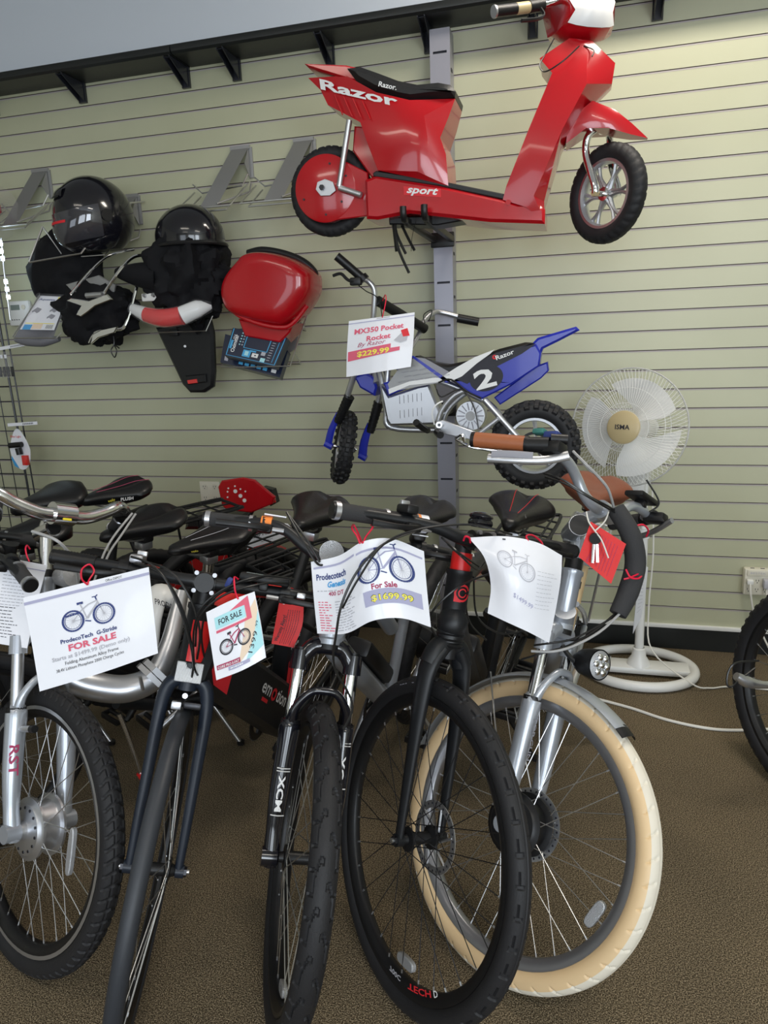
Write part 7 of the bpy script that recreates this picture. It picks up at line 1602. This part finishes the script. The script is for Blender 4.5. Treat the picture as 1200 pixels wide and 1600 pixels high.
sign('price_sign', 'white sheet with pink and cyan print reading FOR SALE and 1399.99', [[(-0.729,1.237,0.887), (-0.678,1.251,0.911), (-0.635,1.277,0.924)], [(-0.714,1.218,0.818), (-0.659,1.229,0.841), (-0.616,1.256,0.861)], [(-0.700,1.201,0.754), (-0.645,1.211,0.776), (-0.602,1.238,0.796)]], d3,
     tiep=[(-0.663,1.256,0.913), (-0.671,1.262,0.926), (-0.676,1.270,0.941), (-0.683,1.286,0.950), (-0.680,1.296,0.942)])
# 4 Genesis double sheet
def d4(b, F, S):
    a = 0.62
    quad(b, F, 0.02, 0.085, 0.40, 0.11, 'ink_lilac', 0.001, 8); quad(b, F, 0.42, 0.10, 0.98, 0.125, 'ink_lilac', 0.001, 10)
    words(b, F, 'Prodecotech', 0.175, 0.26, 0.11, 0.27, 'ink_navy', a, bold=0.025); words(b, F, 'Genesis', 0.22, 0.36, 0.10, 0.17, 'ink_blue', a, bold=0.03, shear=0.3)
    words(b, F, '400 DT', 0.21, 0.47, 0.075, 0.14, 'ink_maroon', a, bold=0.015); dots(b, F, 0.04, 0.40, 1, 0.2, 0.03, seed=4, lh=0.012)
    dots(b, F, 0.04, 0.55, 12, 0.11, 0.036, 'ink_pink', seed=7, lh=0.012); dots(b, F, 0.19, 0.55, 12, 0.20, 0.036, 'ink_grey', seed=8, lh=0.012)
    icon(b, F, 0.67, 0.35, 0.28, a, 'ink_navy', 'ink_lilac', 0.012, rot=0)
    words(b, F, 'For Sale', 0.65, 0.59, 0.10, 0.22, 'ink_maroon', a, bold=0.03)
    quad(b, F, 0.46, 0.60, 0.95, 0.80, 'ink_lilac', 0.0012, 12)
    words(b, F, '$1699.99', 0.70, 0.745, 0.115, 0.36, 'ink', a, bold=0.045, h=0.0014); words(b, F, '$1699.99', 0.70, 0.745, 0.110, 0.35, 'ink_yellow', a, bold=0.02, h=0.0018)
sign('price_sign', 'pair of curled white sheets reading For Sale $1699.99 below the round reflector', [[(-0.532,1.344,0.972), (-0.468,1.344,0.989), (-0.411,1.336,1.024), (-0.355,1.352,1.027), (-0.295,1.382,0.994)], [(-0.524,1.327,0.897), (-0.460,1.320,0.907), (-0.402,1.313,0.941), (-0.346,1.334,0.945), (-0.287,1.365,0.918)], [(-0.515,1.312,0.824), (-0.449,1.305,0.832), (-0.387,1.299,0.867), (-0.331,1.319,0.868), (-0.276,1.344,0.842)]], d4, nu=40,
     tiep=[(-0.417,1.331,1.020), (-0.424,1.335,1.035), (-0.437,1.345,1.048), (-0.440,1.367,1.050), (-0.425,1.355,1.029), (-0.413,1.335,1.021), (-0.409,1.349,1.031), (-0.399,1.366,1.046), (-0.408,1.385,1.046)])
# 5 $1499.99 drooping sheet
def d5(b, F, S):
    a = 1.0
    icon(b, F, 0.42, 0.30, 0.26, a, 'ink_grey', 'ink_grey', 0.006, rot=-18)
    words(b, F, '$1499.99', 0.50, 0.66, 0.075, 0.27, 'ink_lilac', a, rot=-12); dots(b, F, 0.66, 0.30, 10, 0.28, 0.04, 'ink_grey', seed=6, lh=0.004); quad(b, F, 0.30, 0.03, 0.33, 0.045, 'ink', 0.0012, 1)
sign('price_sign', 'drooping white sheet reading $1499.99, between the black bicycle and silver cruiser', [[(-0.209,1.431,1.013), (-0.132,1.432,1.018), (-0.068,1.456,1.000), (-0.018,1.482,0.966)], [(-0.172,1.401,0.979), (-0.121,1.381,0.969), (-0.064,1.401,0.948), (-0.019,1.450,0.924)], [(-0.158,1.391,0.923), (-0.115,1.367,0.907), (-0.069,1.384,0.882), (-0.028,1.422,0.863)], [(-0.163,1.376,0.868), (-0.122,1.363,0.856), (-0.079,1.369,0.835), (-0.039,1.394,0.804)]], d5,
     tiep=[(-0.086,1.447,1.004), (-0.091,1.453,1.014), (-0.080,1.477,1.010), (-0.064,1.498,0.992), (-0.058,1.477,0.988)])
b = tie([(-0.219,1.427,1.007), (-0.214,1.420,1.018), (-0.206,1.422,1.015), (-0.205,1.430,1.002)]); tag(top_mesh(b, 'twist_tie', (-0.214,1.420,1.018)), 'red twist tie at the upper left corner of the $1499.99 sheet', 'tie')
# 6 MX350
def d6(b, F, S):
    a = 0.80
    quad(b, F, 0, 0.045, 1, 0.060, 'ink_lilac', 0.001, 10)
    words(b, F, 'MX350 Pocket', 0.47, 0.24, 0.12, 0.74, 'ink_pink', a, bold=0.03); words(b, F, 'Rocket', 0.47, 0.385, 0.12, 0.36, 'ink_pink', a, bold=0.03)
    words(b, F, 'By Razor', 0.37, 0.47, 0.105, 0.42, 'ink_maroon', a, shear=0.35)
    patch(b, F, [(0.02, 0.53), (0.66, 0.49), (0.66, 0.64), (0.02, 0.70)], 'ink_pink', 0.0011); patch(b, F, [(0.02, 0.58), (0.80, 0.57), (0.80, 0.64), (0.02, 0.71)], 'ink_pink', 0.0010)
    words(b, F, '$229.99', 0.40, 0.645, 0.13, 0.48, 'ink_yellow', a, bold=0.03, h=0.0016)
    b.add([F(0.70, 0.44, .0012), F(0.84, 0.30, .0012), F(0.92, 0.34, .0012), F(0.90, 0.48, .0012), F(0.80, 0.50, .0012)], [[0, 1, 2, 3, 4]], 'ink_grey'); b.add([F(0.80, 0.28, .0013), F(0.90, 0.26, .0013), F(0.94, 0.40, .0013), F(0.84, 0.40, .0013)], [[0, 1, 2, 3]], 'ink_red')
    quad(b, F, 0.42, 0.012, 0.62, 0.028, 'ink_grey', 0.0012, 2)
sign('price_sign', 'white sleeved sheet with the price $229.99, tied to the blue dirt bike', [[(-0.818,2.600,1.502), (-0.690,2.600,1.512), (-0.572,2.620,1.523)], [(-0.828,2.590,1.395), (-0.696,2.580,1.410), (-0.575,2.600,1.423)], [(-0.832,2.580,1.299), (-0.702,2.570,1.315), (-0.585,2.590,1.330)]], d6,
     tiep=[(-0.690,2.600,1.507), (-0.682,2.600,1.534), (-0.678,2.620,1.573), (-0.691,2.660,1.592), (-0.712,2.700,1.574)])
# 7 pocket mod sheet
def d7(b, F, S):
    a = 0.55
    b.add([F(0.02, 0.5), F(0.20, 0.40), F(0.22, 0.12), F(0.36, 0.12), F(0.30, 0.45), F(0.05, 0.62)], [[0, 1, 4, 5], [1, 2, 3, 4]], 'ink_pink'); strip(b, F, [(0.40+0.045*math.cos(2*PI*k/20), 0.26+0.085*math.sin(2*PI*k/20)) for k in range(21)], 0.014, 'ink_grey')
    b.add([F(0.60, 0.30, .001), F(0.80, 0.12, .001), F(0.88, 0.30, .001), F(0.72, 0.42, .001)], [[0, 1, 2, 3]], 'ink_yellow'); words(b, F, '$299', 0.76, 0.34, 0.15, 0.20, 'ink', a, h=0.0016)
    words(b, F, 'Razer Pocket Mod', 0.50, 0.62, 0.16, 0.84, 'ink', a, bold=0.01); dots(b, F, 0.15, 0.70, 2, 0.7, 0.08, 'ink_grey', seed=5, lh=0.02); dots(b, F, 0.3, 0.86, 1, 0.3, 0.05, 'ink', seed=2, lh=0.02)
sign('price_sign', 'small white price sheet with a yellow patch above the tyre of the small red scooter', [[(-1.342,2.680,0.678), (-1.264,2.670,0.703), (-1.153,2.680,0.695)], [(-1.341,2.660,0.581), (-1.218,2.650,0.623), (-1.118,2.660,0.663)]], d7)
# 8 red card on the rear battery
def d8(b, F, S):
    words(b, F, 'Warranty Alert!', 0.30, 0.62, 0.11, 1.15, 'ink', 1.9, rot=82, bold=0.01)
    for k in range(6):
        u = 0.42+0.085*k; v = 0.20
        while v < 0.92: L = 0.02+0.03*random.random(); strip(b, F, [(u-(v-0.2)*0.10, v), (u-(v+L-0.2)*0.10, v+L)], 0.018, 'ink', 0.0012); v += L+0.012
    for k in range(12):
        a, a2 = 2*PI*k/12, 2*PI*(k+1)/12; strip(b, F, [(0.20+0.06*math.cos(a), 0.08+0.032*math.sin(a)), (0.20+0.06*math.cos(a2), 0.08+0.032*math.sin(a2))], 0.014, 'decal_white')
sign('warning_card', 'red printed card hanging from the red top tube, beside the Class 2 lettering', [[(-0.656,1.449,0.847), (-0.602,1.461,0.835)], [(-0.662,1.423,0.790), (-0.601,1.438,0.784)], [(-0.669,1.410,0.746), (-0.619,1.421,0.735)]], d8, m='red_matte', cat='card',
     tiep=None)
# 9 red card and key on the cruiser
def d9(b, F, S):
    words(b, F, 'Warranty Alert!', 0.28, 0.60, 0.10, 0.85, 'ink_maroon', 1.1, rot=88)
    for k in range(6):
        u = 0.40+0.085*k; v = 0.15
        while v < 0.9: L = 0.02+0.03*random.random(); strip(b, F, [(u, v), (u, v+L)], 0.014, 'ink_maroon', 0.0012); v += L+0.015
sign('warning_card', 'red printed card behind two keys on the silver cruiser', [[(0.042,1.616,1.008), (0.120,1.624,0.956)], [(0.017,1.580,0.935), (0.089,1.585,0.873)]], d9, m='red_matte', cat='card')
b = MB(); k0 = V((0.052,1.594,0.974)); b.cyl(k0, k0+V(0, 0.006, 0), 0.013, 'black', n=20)
for p in ((924, 862), (934, 862)): pass
b.tube([(0.049,1.589,0.963), (0.047,1.575,0.923)], 0.0035, 'polish', k=1, n=6, flat=0.5); b.tube([(0.056,1.590,0.963), (0.058,1.578,0.924)], 0.0035, 'polish', k=1, n=6, flat=0.5)
tag(top_mesh(b, 'key_pair', k0), 'pair of keys with a black bow hanging in front of the red card', 'keys')
b = MB(); b.tube([(0.032,1.638,1.025), (0.037,1.615,1.008), (0.051,1.598,0.991), (0.066,1.592,0.971), (0.081,1.582,0.934)], 0.0018, 'plug', n=6); b.tube([(0.051,1.598,0.991), (0.072,1.624,1.007), (0.081,1.651,1.023)], 0.0018, 'plug', n=6)
tag(top_mesh(b, 'zip_tie', (0.051,1.598,0.991)), 'white plastic zip tie holding the red card and the keys', 'tie')
# 10 white card seen edge-on at the cable sleeve
def d10(b, F, S): dots(b, F, 0.15, 0.2, 10, 0.7, 0.06, 'ink_grey', seed=4, lh=0.01)
sign('small_card', 'narrow white card hanging edge-on from the black foam sleeve', [[(0.151,1.642,0.906), (0.180,1.726,0.871)], [(0.148,1.623,0.835), (0.175,1.709,0.806)], [(0.141,1.591,0.754), (0.165,1.674,0.762)]], d10, cat='card',
     tiep=[(0.117,1.604,0.879), (0.131,1.609,0.882), (0.154,1.637,0.885), (0.163,1.652,0.891), (0.157,1.653,0.903)])
b = tie([(0.121,1.611,0.900), (0.131,1.604,0.884), (0.148,1.613,0.879), (0.158,1.637,0.878)]); tag(top_mesh(b, 'twist_tie', (0.131,1.604,0.884)), 'red twist tie around the lower part of the black foam sleeve', 'tie')
b = tie([(0.145,1.701,0.979), (0.162,1.706,0.981), (0.176,1.727,0.963), (0.174,1.742,0.943)]); tag(top_mesh(b, 'twist_tie', (0.162,1.706,0.981)), 'red twist tie around the left grip of the silver cruiser', 'tie')
